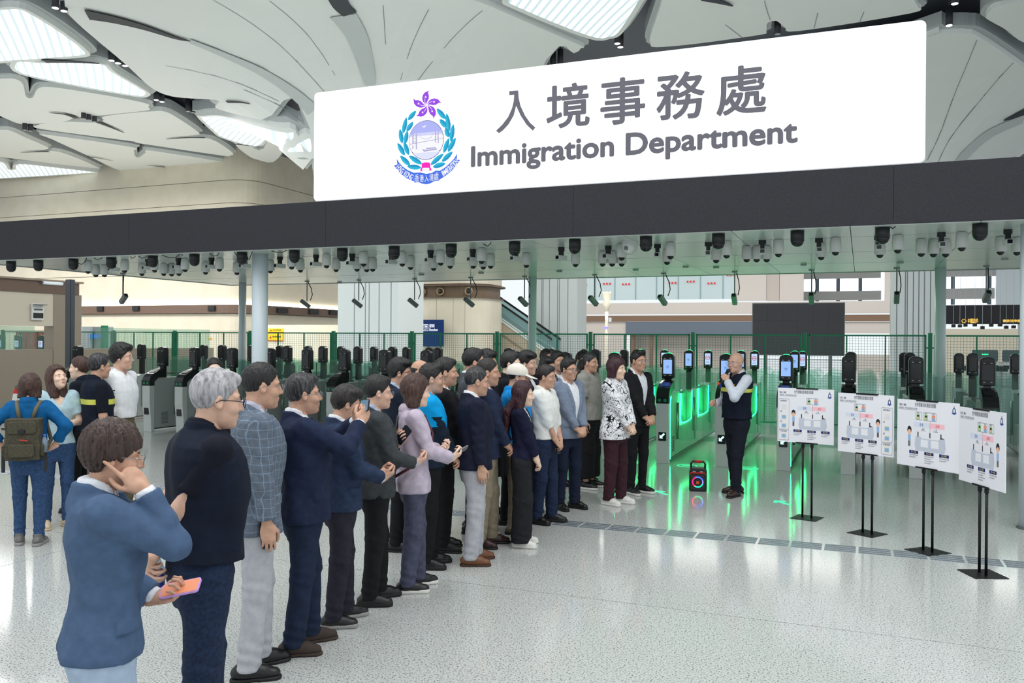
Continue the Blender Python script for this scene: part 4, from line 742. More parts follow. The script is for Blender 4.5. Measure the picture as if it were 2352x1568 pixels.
for k, px in enumerate([5.129,6.327]):
    t = thing('service_counter', 'white service counter with a dark screen top in the far right hall, '+('left' if k == 0 else 'right')+' one', 'counter', (px, 44, 0))
    MB().box((0, 0, .55), (1.1, .6, 1.1)).build('counter_body', mat('counter_white', (226, 228, 226), .4), t, bevel=.02); MB().prism(rrect(-.52, 1.1, .52, 1.62, .08), lambda x, z: (x, -.1, z), lambda x, z: (x, 0, z)).build('screen_hood', mat('hood_grey', (92, 104, 108), .3), t); MB().box((0, -.12, 1.42), (.25, .02, .05)).build('green_light', ledc, t); MB().box((0, -.31, .85), (1.0, .02, .16)).build('front_stripe', gblk, t)
for k, px in enumerate([4.127,5.197,6.182]):
    t = thing('queue_barrier', 'white tubular queue barrier before the far right counters, '+ordinal(k+1)+' from the left', 'barrier', (px, 40, 0), group='white queue barriers in the far hall')
    MB().tube([(-.5, 0, 0), (-.5, 0, .95), (-.42, 0, 1.05), (.42, 0, 1.05), (.5, 0, .95), (.5, 0, 0)], .025, 8).build('tube_frame', cw, t, True); MB().box((-.1, 0, .88), (.8, .02, .22)).build('dark_panel', gblk, t)
for k, (x, y, z) in enumerate([(4.035,46.0,2.735),(4.331,46.0,2.735),(4.589,46.0,2.776),(4.936,46.0,2.776),(5.283,46.0,2.653),(5.679,46.0,2.776),(5.984,46.0,2.776),(6.27,46.0,2.675),(6.607,46.0,2.695)]):
    t = thing('hanging_camera', 'small camera on a rod in the far right hall, '+ordinal(k+1)+' from the left', 'camera', (x, 46+.25*(k % 3), z), group='hanging cameras in the far hall')
    MB().box((0, 0, 0), (.16, .3, .14)).build('camera_body', gblk, t)
struct(MB().box2((2, 45.8, 6.6), (16, 46.8, 6.8)).build('trim_2', cw))
for o in [q for q in COL.objects if q.name.startswith('hanging_camera')]: MB().cone((0, 0, .05), (0, 0, 6.65-o.location.z), .008, .008, 6).build('rod', cw, o)
# lamp robot column
p = (-8.798,31.0,2.275)
t = thing('glowing_lamp_column', 'slim white lamp column with a flared glowing head behind the fence', 'lamp', (p[0], 31, 0))
zt = (-8.809,31.0,3.715)[2]
z1, z2, z3, z4, z5 = [2.405,2.712,2.987,3.343,3.699]
MB().cone((0, 0, 0), (0, 0, z2), .06, .06, 14).build('pole', mat('lamp_cream', (226, 218, 196), .4), t, True); MB().cone((0, 0, z2), (0, 0, z3), .055, .055, 14).build('glow_tube', emit_mat('glow_tube', (255, 250, 235), 3.), t, True)
MB().lathe([(.05, z3), (.09, z3+.1), (.17, z4-.02), (.1, z4), (.18, z5-.02), (.17, z5)], n=16).build('flared_head', mat('lamp_cream', (226, 218, 196), .4), t, True)
m_ = MB()
for k in range(6): m_.sphere((.13*math.cos(k), .13*math.sin(k), z5), .035, 8, 6)
m_.build('bulb', emit_mat('bulb_white', (255, 255, 255), 4.), t); MB().box((0, -.06, z1), (.16, .05, .07)).build('blue_light', emit_mat('blue_light', (120, 110, 255), 2.5), t, bevel=.02); MB().box((.14, 0, z2-.02), (.1, .1, .16)).build('side_box', mat('side_box', (205, 216, 222), .4), t, bevel=.01)

# ================= people: signed-distance bodies meshed with surface nets
f32 = np.float32
def snets(fn, lo, hi, h):
    lo = np.array(lo, float); hi = np.array(hi, float); n = np.ceil((hi-lo)/h).astype(int)+1
    gx, gy, gz = [lo[i]+h*np.arange(n[i]) for i in range(3)]
    X, Y, Z = np.meshgrid(gx, gy, gz, indexing='ij')
    P = np.stack([X.ravel(), Y.ravel(), Z.ravel()], 1).astype(f32)
    V = fn(P).reshape(n).astype(f32)
    ins = V < 0
    cells = tuple(n-1); cnt = np.zeros(cells, f32); acc = np.zeros(cells+(3,), f32)
    def sl(d): return tuple(slice(d[i], n[i]-1+d[i]) for i in range(3))
    for ax in range(3):
        o = [i for i in range(3) if i != ax]
        for a in (0, 1):
            for b in (0, 1):
                d0 = [0, 0, 0]; d0[o[0]] = a; d0[o[1]] = b; d1 = list(d0); d1[ax] = 1
                A, B = V[sl(d0)], V[sl(d1)]; m = (A < 0) != (B < 0)
                t = np.where(m, A/np.where(np.abs(A-B) < 1e-9, 1e-9, A-B), 0)
                cnt += m
                acc[..., ax] += np.where(m, t, 0)
                if a: acc[..., o[0]] += m
                if b: acc[..., o[1]] += m
    act = cnt > 0; idx = np.full(cells, -1, np.int64); na = int(act.sum()); idx[act] = np.arange(na)
    ijk = np.argwhere(act); v = (ijk+acc[act]/cnt[act][:, None])*h+lo
    F = []
    for ax in range(3):
        o = [(ax+1) % 3, (ax+2) % 3]
        s0 = [slice(1, n[i]-1) for i in range(3)]; s0[ax] = slice(0, n[ax]-1); s1 = list(s0); s1[ax] = slice(1, n[ax])
        A = ins[tuple(s0)]; B = ins[tuple(s1)]; e = np.argwhere(A != B)
        if not len(e): continue
        fl_ = A[tuple(e.T)]
        e = e.copy()
        for i in range(3):
            if i != ax: e[:, i] += 1
        def cell_(a, b):
            q = e.copy(); q[:, o[0]] -= a; q[:, o[1]] -= b; return idx[tuple(q.T)]
        c = np.stack([cell_(1, 1), cell_(0, 1), cell_(0, 0), cell_(1, 0)], 1)
        c[~fl_] = c[~fl_][:, ::-1]
        F.append(c)
    F = np.concatenate(F) if F else np.zeros((0, 4), int)
    return v, F[(F >= 0).all(1)]
def np_mesh(name, v, F, mi=None):
    me = bpy.data.meshes.new(name); me.vertices.add(len(v)); me.vertices.foreach_set('co', np.asarray(v, f32).ravel())
    me.loops.add(len(F)*4); me.loops.foreach_set('vertex_index', F.ravel().astype(np.int32))
    me.polygons.add(len(F)); me.polygons.foreach_set('loop_start', np.arange(0, len(F)*4, 4, dtype=np.int32))
    me.polygons.foreach_set('use_smooth', np.ones(len(F), bool))
    if mi is not None: me.polygons.foreach_set('material_index', np.asarray(mi, np.int32))
    me.update(calc_edges=True); return me
def nrm(a): return np.sqrt((a*a).sum(1))
def cap(P, a, b, ra, rb):
    a = np.asarray(a, f32); b = np.asarray(b, f32); ab = b-a; t = np.clip(((P-a)@ab)/max(float(ab@ab), 1e-9), 0, 1)
    return nrm(P-a-t[:, None]*ab)-(ra+(rb-ra)*t)
def ell(P, c, r, R=None):
    q = P-np.asarray(c, f32)
    if R is not None: q = q@R
    r = np.asarray(r, f32); k = nrm(q/r); k2 = nrm(q/(r*r)); return k*(k-1)/np.maximum(k2, 1e-6)
def smin(a, b, k):
    h = np.clip(.5+.5*(b-a)/k, 0, 1); return b+(a-b)*h-k*h*(1-h)
def smax(a, b, k): return -smin(-a, -b, k)
def loft(P, zs, A, B, CX, p=2.5):
    z = P[:, 2]; a = np.interp(z, zs, A); b = np.interp(z, zs, B); c = np.interp(z, zs, CX)
    q = (np.abs((P[:, 0]-c)/a)**p+np.abs(P[:, 1]/b)**p)**(1/p)
    d = (q-1)*np.minimum(a, b)
    return np.maximum(d, np.maximum(zs[0]-z, z-zs[-1]))
def rotm(yaw, pitch, roll=0):
    cy, sy, cp, sp, cr_, sr = math.cos(yaw), math.sin(yaw), math.cos(pitch), math.sin(pitch), math.cos(roll), math.sin(roll)
    Rz = np.array([[cy, -sy, 0], [sy, cy, 0], [0, 0, 1]]); Ry = np.array([[cp, 0, sp], [0, 1, 0], [-sp, 0, cp]]); Rx = np.array([[1, 0, 0], [0, cr_, -sr], [0, sr, cr_]])
    return Rz@Ry@Rx
# ---- head (origin between the ears, x forward, y left)
def head_sdf(P, fem, full=0.):
    Q = P.copy(); Q[:, 1] = np.abs(Q[:, 1])
    d = ell(Q, (-.018, 0, .032), (.098, .076, .092))
    d = smin(d, ell(Q, (.028, 0, -.03), (.066, .064+full, .088)), .03)
    d = smin(d, ell(Q, (.032, 0, -.078), (.05, .046+full-(.004 if fem else 0), .036)), .03)
    d = smin(d, ell(Q, (.073, 0, -.100), (.019, .020, .016)), .02)
    d = smin(d, cap(Q, (.080, .012, .026), (.066, .05, .024), .010, .012), .012)
    d = smin(d, ell(Q, (.062, .046, -.028), (.026, .022, .020)), .02)
    d = smax(d, -ell(Q, (.104, .031, .004), (.024, .019, .011)), .010)
    d = smin(d, ell(Q, (.075, .031, .001), (.0135, .015, .0095)), .003)
    d = smin(d, cap(Q, (.088, 0, .012), (.106, 0, -.026), .007, .0115), .010)
    d = smin(d, ell(Q, (.094, .013, -.030), (.010, .009, .008)), .006)
    d = smin(d, ell(Q, (.086, .0, -.060), (.012, .024, .007)), .006)
    d = smin(d, ell(Q, (.085, .0, -.070), (.011, .020, .007)), .006)
    d = smax(d, -ell(Q, (.100, 0, -.0655), (.008, .020, .0016)), .003)
    ear = ell(Q, (-.006, .078, -.004), (.019, .009, .033), rotm(.35, -.15))
    ear = smax(ear, -ell(Q, (.000, .088, -.002), (.011, .007, .019)), .006)
    d = smin(d, ear, .006)
    d = smin(d, cap(Q, (-.026, 0, -.05), (-.052, 0, -.19), .044 if fem else .052, .047 if fem else .056), .022)
    return np.maximum(d, -.135-P[:, 2])
HEADS = {}
def head_mesh(fem, full, h):
    k = (fem, full, h)
    if k not in HEADS: HEADS[k] = snets(lambda P: head_sdf(P, fem, full), (-.14, -.11, -.145), (.135, .11, .14), h)
    return HEADS[k]
# ---- hands: x along the fingers from the wrist, y to the thumb side, z back of the hand
def finger(P, d, base, L, curl, r, spread=0., k=.004):
    a = np.array(base, float); ang = 0.; pts = [a]
    for i, l in enumerate(L):
        ang += curl[i]; a = a+l*np.array([math.cos(ang)*math.cos(spread), math.cos(ang)*math.sin(spread), -math.sin(ang)]); pts.append(a)
    for i in range(len(L)): d = np.minimum(d, cap(P, pts[i], pts[i+1], r*(1-.09*i), r*(1-.09*(i+1))))
    return d
def hand_sdf(P, pose):
    d = ell(P, (.045, 0, 0), (.056, .041, .015)); d = smin(d, cap(P, (-.03, 0, 0), (.01, 0, 0), .026, .025), .02)
    d = smin(d, ell(P, (.028, .026, -.008), (.03, .016, .015)), .012)
    curls = dict(relaxed=(.35, .5, .35), grip=(.75, 1.1, .7), fist=(1.3, 1.5, 1.0), flat=(.08, .12, .1), clasp=(.55, .9, .6), point=(.1, .1, .1))[pose]
    f = np.full(len(P), 9., f32)
    for i, (y, L) in enumerate(((.029, (.042, .025, .019)), (.010, (.046, .029, .02)), (-.010, (.042, .027, .019)), (-.028, (.033, .02, .017)))):
        c = curls if not (pose == 'point' and i > 0) else (1.3, 1.5, 1.0)
        f = finger(P, f, (.086-.006*abs(i-1), y, 0), L, tuple(q*(1+.06*i) for q in c), .0088 if i < 3 else .0075, spread=(.06-.04*i))
    d = smin(d, f, .006)
    tc_ = (.3, .3, .3) if pose in ('relaxed', 'flat') else (.5, .35, .45)
    th = np.full(len(P), 9., f32); a = np.array([.022, .034, -.006]); pts = [a]; dirs = [(.75, .55, -.35), (.95, .05, -.35), (.9, -.25, -.35)] if pose != 'flat' else [(.75, .6, -.2), (.95, .25, -.1), (.97, .1, -.1)]
    for l, dv in zip((.036, .030, .024), dirs):
        dv = np.array(dv); a = a+l*dv/np.linalg.norm(dv); pts.append(a)
    for i in range(3): th = np.minimum(th, cap(P, pts[i], pts[i+1], .0115-.001*i, .0105-.001*i))
    return smin(d, th, .008)
HANDS = {}
def hand_mesh(pose, h):
    if (pose, h) not in HANDS: HANDS[(pose, h)] = snets(lambda P: hand_sdf(P, pose), (-.06, -.06, -.10), (.20, .095, .035), h)
    return HANDS[(pose, h)]
# ---- shoes: origin under the ankle, x to the toe
def shoe_sdf(P, kind):
    Q = P.copy(); Q[:, 1] *= np.where(Q[:, 0] > .1, 1.05, 1.)
    hi_ = .02 if kind == 'boot' else 0
    d = cap(Q*np.array([1, 1, 1.15], f32), (-.055, 0, .055), (.135, 0, .036), .040, .037 if kind != 'sneaker' else .042)
    d = smin(d, cap(Q, (-.02, 0, .06), (-.02, 0, .095+hi_*2), .042, .040), .03)
    d = smin(d, cap(Q, (.0, 0, .07), (.08, 0, .052), .036, .034), .03)
    return np.maximum(np.maximum(d, .018-P[:, 2]), P[:, 2]-(.10+hi_))
def sole_sdf(P, kind):
    t = .032 if kind in ('sneaker', 'boot') else .022
    q = cap(P*np.array([1, 1, 0], f32), (-.056, 0, 0), (.135, 0, 0), .042, .044)
    if kind == 'dress': q = np.maximum(q, -np.maximum(np.maximum(.018-P[:, 0]-.0, P[:, 0]-.05), P[:, 2]-.006))
    return np.maximum(q, np.maximum(-P[:, 2], P[:, 2]-t))
SHOES = {}
def shoe_mesh(kind, h):
    if (kind, h) not in SHOES: SHOES[(kind, h)] = (snets(lambda P: shoe_sdf(P, kind), (-.12, -.07, 0), (.20, .07, .16), h), snets(lambda P: sole_sdf(P, kind), (-.12, -.07, -.012), (.20, .07, .05), h))
    return SHOES[(kind, h)]
# ---- hair in head space
def hair_sdf(P, style, rs):
    Q = P.copy(); Q[:, 1] = np.abs(Q[:, 1]); x, y, z = P[:, 0], P[:, 1], P[:, 2]
    ang = np.arctan2(y, x+.03); n = .0013*np.sin(ang*23+z*40)+.0013*np.sin(ang*41+z*60+rs)+.0012*np.sin(ang*67-z*40)
    def shell(g, gz=0.): return ell(Q, (-.018, 0, .034+gz*.3), (.098+g, .076+g, .092+g+gz))
    side = np.interp(x, [-.12, -.075, -.045, -.012, .012, .04, .058, .07, .09], [-.062, -.062, -.040, -.005, -.022, .028, .050, .072, .082])
    if style == 'short':
        d = np.maximum(shell(.007-.004*0, .009)+.05*np.clip(.03-z, 0, .1), side-z); d = smin(d, np.maximum(ell(Q, (.034, 0, .098), (.056, .052, .034)), .060-z), .015)
    elif style == 'crop': d = np.maximum(shell(.005, .006)+.05*np.clip(.03-z, 0, .1), side+.004-z)
    elif style == 'quiff':
        d = np.maximum(shell(.006, .008)+.05*np.clip(.03-z, 0, .1), side-z); d = smin(d, ell(Q, (.045, 0, .108), (.052, .056, .036), rotm(0, -.3)), .02); n = n*1.8
    elif style == 'parted':
        d = np.maximum(shell(.010, .012)+.05*np.clip(.02-z, 0, .1), side-.004-z); d = smin(d, np.maximum(ell(P, (.035, -.018, .092), (.068, .066, .042)), .046-z), .015); n = n*1.4
    elif style == 'curly':
        d = np.maximum(shell(.016, .016), side-.004-z); n = .006*np.sin(x*120+rs)*np.sin(y*110)*np.sin(z*115)+.002*np.sin(ang*30)
        d = smin(d, ell(Q, (.04, 0, .105), (.06, .064, .036)), .02)
    elif style == 'bald': d = np.maximum(np.maximum(shell(.004), side+.002-z), np.maximum(z-.050, x-.0))
    elif style in ('bob', 'lob', 'pixie', 'long', 'open'):
        g = .024 if style != 'pixie' else .017; end = dict(bob=-.105, lob=-.125, pixie=-.062, long=-.14, open=-.22)[style]
        s2 = np.interp(x, [-.13, -.02, .02, .05, .068, .10], [end, end, end+.01, .006 if style != 'pixie' else .03, .054, .070])
        if style == 'pixie': s2 = np.interp(x, [-.13, -.05, -.02, .01, .03, .06, .085, .11], [-.085, -.078, -.03, .0, -.012, .022, .040, .055])
        if style in ('open', 'long'): s2 = np.interp(x, [-.13, -.02, .02, .045, .060, .10], [end, end, end+.01, .03, .078, .10])
        d = shell(g, .006)
        if style != 'pixie':
            d = smin(d, cap(Q, (-.035, .045, .0), (-.03, .055, end), .062, .058 if style != 'long' else .05), .03)
        d = np.maximum(d, s2-z)
        if style != 'pixie': d = np.maximum(d, -np.maximum(ell(Q, (.062, 0, -.04 if style not in ('open', 'long') else -.03), (.075, .062 if style not in ('open', 'long') else .060, .104 if style not in ('open', 'long') else .118)), -(x-.015)))
        n = n*1.7
        if style == 'long':
            b = smin(cap(Q, (-.08, .03, -.06), (-.165, .040, -.20), .055, .05), cap(Q, (-.165, .040, -.20), (-.165, .055, -.42), .052, .034), .03); b = smin(b, cap(Q, (-.03, .07, -.08), (-.04, .10, -.22), .034, .030), .03); d = smin(d, b, .03)
    elif style in ('bun', 'tail'):
        d = np.maximum(shell(.010, .004), np.interp(x, [-.12, -.06, -.03, .0, .03, .06, .075, .1], [-.06, -.05, -.03, -.01, .02, .055, .074, .085])-z)
        d = smin(d, ell(Q, (-.125, 0, .03 if style == 'tail' else -.01), (.03, .034, .034)), .015)
        if style == 'tail': d = smin(d, smin(cap(Q, (-.135, 0, .03), (-.165, 0, -.03), .024, .03), cap(Q, (-.165, 0, -.03), (-.15, 0, -.14), .03, .012), .02), .015)
    return d+n
HAIR = {}
def hair_mesh(style, h, rs):
    k = (style, h, rs)
    if k not in HAIR:
        zl = dict(long=-.48, open=-.26, bob=-.14, lob=-.15, tail=-.18).get(style, -.10)
        HAIR[k] = snets(lambda P: hair_sdf(P, style, rs), (-.21, -.135, zl), (.14, .135, .20), h)
    return HAIR[k]
def cap_sdf(P):
    q = ell(P, (-.018, 0, .045), (.116, .094, .10)); d = np.maximum(q, .022-P[:, 2]-.06*np.clip(-P[:, 0], -.05, .2))
    br = np.maximum(ell(P, (.115, 0, .030-.0), (.085, .074, .40)), np.abs(P[:, 2]-.036+.25*(P[:, 0]-.1)+.9*P[:, 1]**2*2)-.005); br = np.maximum(br, .055-P[:, 0])
    return smin(smin(d, br, .006), ell(P, (-.018, 0, .146), (.010, .010, .006)), .004)
# ---- materials
SKIN = {'a': noise_mat('skin_a', (222, 180, 158), (210, 166, 144), 30, .5), 'b': noise_mat('skin_b', (206, 162, 138), (194, 148, 124), 30, .5), 'c': noise_mat('skin_c', (238, 204, 182), (230, 192, 168), 30, .5)}
def hair_m(k, c):
    return noise_mat('hair_'+k, c, tuple(min(255, int(v*1.4+9)) for v in c), 55, .45, 4, .40, .75, .5, (1, 1, .16), bscale=85)
HM = {'black': hair_m('black', (20, 18, 19)), 'dark': hair_m('dark', (30, 25, 24)), 'brown': hair_m('brown', (58, 38, 32)), 'pixie': hair_m('pixie', (50, 36, 32)), 'red': hair_m('red', (44, 18, 26)), 'wine': hair_m('wine', (38, 18, 22)), 'grey': noise_mat('hair_grey', (118, 116, 120), (186, 184, 188), 60, .5, 5, .32, .62, .5, (1, 1, .2), bscale=90), 'salt': noise_mat('hair_salt', (34, 33, 35), (92, 92, 95), 65, .45, 4, .45, .78, .5, (1, 1, .2), bscale=90)}
lipm = mat('lip', (188, 126, 112), .5); lipf = mat('lip_rose', (190, 104, 102), .45); browm = mat('brow', (34, 28, 26), .7); eyew = mat('eye_white', (228, 224, 220), .25); iris = mat('iris', (26, 18, 16), .15)
frame_b = mat('glasses_black', (24, 22, 24), .35); frame_s = mat('glasses_silver', (140, 140, 146), .3, .7); frame_g = mat('glasses_gold', (150, 116, 66), .35, .6); gl_lens = glass_mat('lens_clear', (225, 235, 245), .10)
def cloth(key, c, var=.86, scale=26., rough=.85, bump=.18): return noise_mat('cloth_'+key, c, tuple(int(v*var) for v in c), scale, rough, 3, .35, .65, bump, bscale=140, spec=.25)
def node_math(N, L, op, a, b=None, v=None):
    q = N.new('ShaderNodeMath'); q.operation = op; L.new(a, q.inputs[0])
    if b is not None: L.new(b, q.inputs[1])
    if v is not None: q.inputs[1].default_value = v
    return q.outputs[0]
def check_cloth(key, base, line, pitch):
    m = cloth(key, base, .90, 40); N, L, b = nodes(m); src = b.inputs['Base Color'].links[0].from_socket
    tc = N.new('ShaderNodeTexCoord'); sp = N.new('ShaderNodeSeparateXYZ'); L.new(tc.outputs['Object'], sp.inputs[0])
    rr = node_math(N, L, 'ADD', sp.outputs[0], sp.outputs[1]); out = None
    for s_, of in ((rr, .0), (sp.outputs[2], 0.)):
        q = node_math(N, L, 'FRACT', node_math(N, L, 'DIVIDE', s_, v=pitch)); q = node_math(N, L, 'LESS_THAN', q, v=.075)
        out = q if out is None else node_math(N, L, 'MAXIMUM', out, q)
    f = node_math(N, L, 'MULTIPLY', out, v=.42); mx = N.new('ShaderNodeMix'); mx.data_type = 'RGBA'; L.new(f, mx.inputs[0]); L.new(src, mx.inputs[6]); mx.inputs[7].default_value = (*lin(line), 1); L.new(mx.outputs[2], b.inputs['Base Color']); return m
def doodle_cloth(key):
    m = mat('cloth_'+key, (238, 238, 242), .8, spec=.2); N, L, b = nodes(m); tc = N.new('ShaderNodeTexCoord'); out = None
    for sc, lv, wd in ((9., .5, .013), (15., .47, .012), (22, .56, .014)):
        nz = N.new('ShaderNodeTexNoise'); nz.inputs['Scale'].default_value = sc; nz.inputs['Detail'].default_value = 1.; nz.inputs['Distortion'].default_value = .6; L.new(tc.outputs['Object'], nz.inputs[0])
        q = node_math(N, L, 'ABSOLUTE', node_math(N, L, 'SUBTRACT', nz.outputs[0], v=lv)); q = node_math(N, L, 'LESS_THAN', q, v=wd); out = q if out is None else node_math(N, L, 'MAXIMUM', out, q)
    mx = N.new('ShaderNodeMix'); mx.data_type = 'RGBA'; L.new(out, mx.inputs[0]); mx.inputs[6].default_value = (*lin((238, 238, 242)), 1); mx.inputs[7].default_value = (*lin((20, 22, 28)), 1); L.new(mx.outputs[2], b.inputs['Base Color']); return m
# ---- posing
def ik(S, Wp, L1, L2, hint):
    d = Wp-S; D_ = np.linalg.norm(d); D_ = min(D_, (L1+L2)*.999); u = d/np.linalg.norm(d); a = (L1*L1-L2*L2+D_*D_)/(2*D_); h = math.sqrt(max(L1*L1-a*a, 0))
    hn = np.array(hint, float); hn -= u*(hn@u); hn /= max(np.linalg.norm(hn), 1e-6); return S+u*a+hn*h, S+u*D_
ARMS = {  # wrist (x, y outward, z), elbow hint (x, y outward, z), hand pose, finger direction or None, back of hand direction (y outward)
 'down': ((.03, .235, .80), (-1, .35, 0), 'relaxed', None, (.0, 1, .1)),
 'front': ((.235, .035, .86), (-.8, .9, 0), 'clasp', (.55, -.75, -.45), (.75, .2, .6)),
 'front_low': ((.20, .035, .80), (-.8, .9, 0), 'clasp', (.45, -.6, -.75), (.85, .2, .4)),
 'front_high': ((.26, .04, .98), (-.6, 1, -.2), 'clasp', (.6, -.8, -.1), (.6, .2, .8)),
 'behind': ((-.225, .03, .90), (-.45, 1, .1), 'clasp', (-.1, -.85, -.5), (-.9, .2, .1)),
 'phone_read': ((.30, .07, 1.06), (-.5, .6, -.8), 'grip', (.85, -.3, .35), (.1, .55, -.8)),
 'phone_up': ((.36, .06, 1.415), (.1, .7, -.8), 'grip', (.45, -.25, .85), (.2, .95, .1)),
 'ear': ((.122, .112, 1.488), (.0, .25, -1), 'point', (-.62, -.14, .78), (.35, .9, .25)),
 'mic': ((.185, .06, 1.40), (-.2, .8, -.9), 'fist', (.10, -.75, .65), (.55, .35, .6)),
 'fist_front': ((.24, .12, 1.10), (-.7, .5, -.5), 'fist', (.8, -.4, .2), (.2, .9, .3)),
 'hip': ((-.03, .23, 1.00), (-.35, 1, .1), 'flat', (.3, -.75, -.35), (-.25, .75, .3)),
 'chest_hold': ((.22, .02, 1.12), (-.4, .8, -.6), 'grip', (.6, -.7, .3), (.4, .4, -.8)),
 'bag_hold': ((.19, .10, 1.20), (-.4, .6, -.9), 'grip', (.5, -.4, .75), (.5, .75, -.2)),
 'pocket': ((.04, .20, .86), (-1, .6, 0), 'relaxed', (.2, -.2, -.95), (.1, 1, .1)),
}
def skeleton_world(pr, p):
    s, fa = pr['s'], pr['fa']; return (pr['x']+s*(p[0]*math.cos(fa)-p[1]*math.sin(fa)), pr['y']+s*(p[0]*math.sin(fa)+p[1]*math.cos(fa)), s*p[2])
def person(label, xy, face, H, top, legs, shoes=('dress', 'shoe_black'), hair=('short', 'black'), skin='a', arms=('down', 'down'), headr=(0., 0.), lean=0., glasses=None, fem=False, build=1., stance=.0, vshirt=None, arm_over=None, hat=None, detail=1., full=0., collar=None, at_head=False, toe=.18, extra=None):
    """top=(kind, material, hem, options) kinds: jacket, coat, shirt, polo, tee, vest, wind, cardigan; legs=(material, width, kind)"""
    s = H/1.72; fa = math.radians(face); root = thing('person', label, 'person', (xy[0], xy[1], 0), fa); root.scale = (s, s, s)
    pr = dict(s=s, fa=fa, x=xy[0], y=xy[1]); rs = (len(label)*1.7) % 6.28
    hb = .0105*detail; hf = .0056*detail if detail < .9 else .0068*max(detail, 1.); hh = .0046 if detail < .9 else .0062
    w_ = build; sw_ = (.150 if fem else .178)*(.6+.4*w_); kind, tm, hem, opt = top
    Rl = rotm(0, lean); piv = np.array([0, 0, .95])
    def tf(p): return (np.asarray(p, float)-piv)@Rl.T+piv if p[2] > .95 or lean else np.asarray(p, float)
    def inv(P): return ((P-piv.astype(f32))@Rl.astype(f32)+piv.astype(f32)).astype(f32)
    neck = tf((-.02, 0, 1.455)); hc = tf((.012, 0, 1.60)); Rh = Rl@rotm(math.radians(headr[0]), math.radians(headr[1]))
    hc = neck+ (Rl@rotm(math.radians(headr[0])*.5, math.radians(headr[1])*.6))@np.array([.034, 0, .148])
    if at_head:
        ox, oy = s*(hc[0]*math.cos(fa)-hc[1]*math.sin(fa)), s*(hc[0]*math.sin(fa)+hc[1]*math.cos(fa)); pr['x'] -= ox; pr['y'] -= oy; root.location = (pr['x'], pr['y'], 0)
    J = []
    for i, sd in enumerate((1, -1)):     # left, right
        A = ARMS[arms[i]] if not (arm_over and i in arm_over) else arm_over[i]
        Sh = tf((-.012, sd*sw_, 1.405)); Wt = tf((A[0][0], sd*A[0][1], A[0][2])); El, Wt = ik(Sh, Wt, .285, .25, (A[1][0], sd*A[1][1], A[1][2]))
        fd = np.array((A[3][0], sd*A[3][1], A[3][2])) if A[3] is not None else (Wt-El); fd = fd/np.linalg.norm(fd)
        bk = np.array((A[4][0], sd*A[4][1], A[4][2]), float); bk -= fd*(bk@fd); bk /= np.linalg.norm(bk)
        J.append((Sh, El, Wt, fd, bk, A[2], sd))
    hipz = .90; LG = []
    for i, sd in enumerate((1, -1)):
        fx_ = (stance if i == 0 else -stance); hy = .085*(.7+.3*w_); an = np.array([fx_, sd*(hy+.012), .09]); hp = np.array([0, sd*hy, hipz]); kn = (hp+an)/2+np.array([.018, sd*.004, .0]); LG.append((hp, kn, an, sd))
    tors_z = [.80, .88, .96, 1.04, 1.12, 1.20, 1.28, 1.36, 1.41, 1.445, 1.475]
    if fem: A_ = [.098, .108, .104, .092, .092, .104, .115, .098, .082, .066, .05]; B_ = [.160, .172, .160, .136, .134, .142, .150, .155, .145, .10, .056]
    else: A_ = [.105, .112, .113, .112, .115, .120, .122, .112, .096, .075, .055]; B_ = [.152, .163, .163, .160, .164, .174, .184, .188, .172, .12, .062]
    A_ = np.array(A_)*w_; B_ = np.array(B_)*(.35+.65*w_); CX = np.array([-.005, -.008, -.004, 0, .002, .004, .0, -.012, -.02, -.026, -.03])
    if w_ > 1.05: A_[1:6] *= 1+.35*(w_-1); CX[1:6] += .06*(w_-1)
    def torso(P, g, ga=0.): return loft(P, tors_z, A_+g+ga, B_+g, CX)
    def arm(P, j, r0, r1, r2, upto=1., cut=False):
        Sh, El, Wt = J[j][:3]; e1 = El if upto > .52 else Sh+(El-Sh)*min(upto/.5, 1); d = cap(P, Sh, e1, r0, r0+(r1-r0)*min(upto/.5, 1))
        if cut and upto <= .52: u = ((El-Sh)/np.linalg.norm(El-Sh)).astype(f32); d = np.maximum(d, (P-e1.astype(f32))@u)
        if upto > .52:
            e2 = El+(Wt-El)*min((upto-.5)/.5, 1.); f = cap(P, El, e2, r1, r2)
            if cut: u = ((Wt-El)/np.linalg.norm(Wt-El)).astype(f32); f = np.maximum(f, (P-e2.astype(f32))@u)
            d = smin(d, f, .02)
        return d
    am = [max(.045, .052*w_), .041, .031]
    # ---------- body: one mesh of skin (torso, neck, arms, legs) + fine head and hands welded in
    def body(P):
        Q = inv(P); d = torso(Q, -.022)
        d = smin(d, cap(P, tf((-.03, 0, 1.40)), neck+(hc-neck)*.35, (.056 if not fem else .048), .052 if not fem else .044), .03)
        for j in (0, 1): d = smin(d, arm(P, j, am[0]*.82, am[1]*.95, am[2]*.98), .02)
        for hp, kn, an, sd in LG: d = smin(d, smin(cap(P, hp, kn, .07, .048), cap(P, kn, an, .048, .034), .02), .03)
        return d
    allp = np.array([q for j in J for q in j[:3]]+[tf((0, 0, 1.5))]); lo = np.minimum(allp.min(0)-.1, [-.2, -.26, .05]); hi = np.maximum(allp.max(0)+.1, [.2, .26, 1.5]); lo[2] = .05
    show = opt.get('sleeve', .95) < .8 or opt.get('neck')
    bv, bf = snets(body, lo, hi, (.013 if show else .026)*max(detail, 1))
    VS = [bv]; FS = [bf]; n = len(bv)
    hv, hfm = head_mesh(fem, full, hf); VS.append(hv@Rh.T+hc); FS.append(hfm+n); n += len(hv)
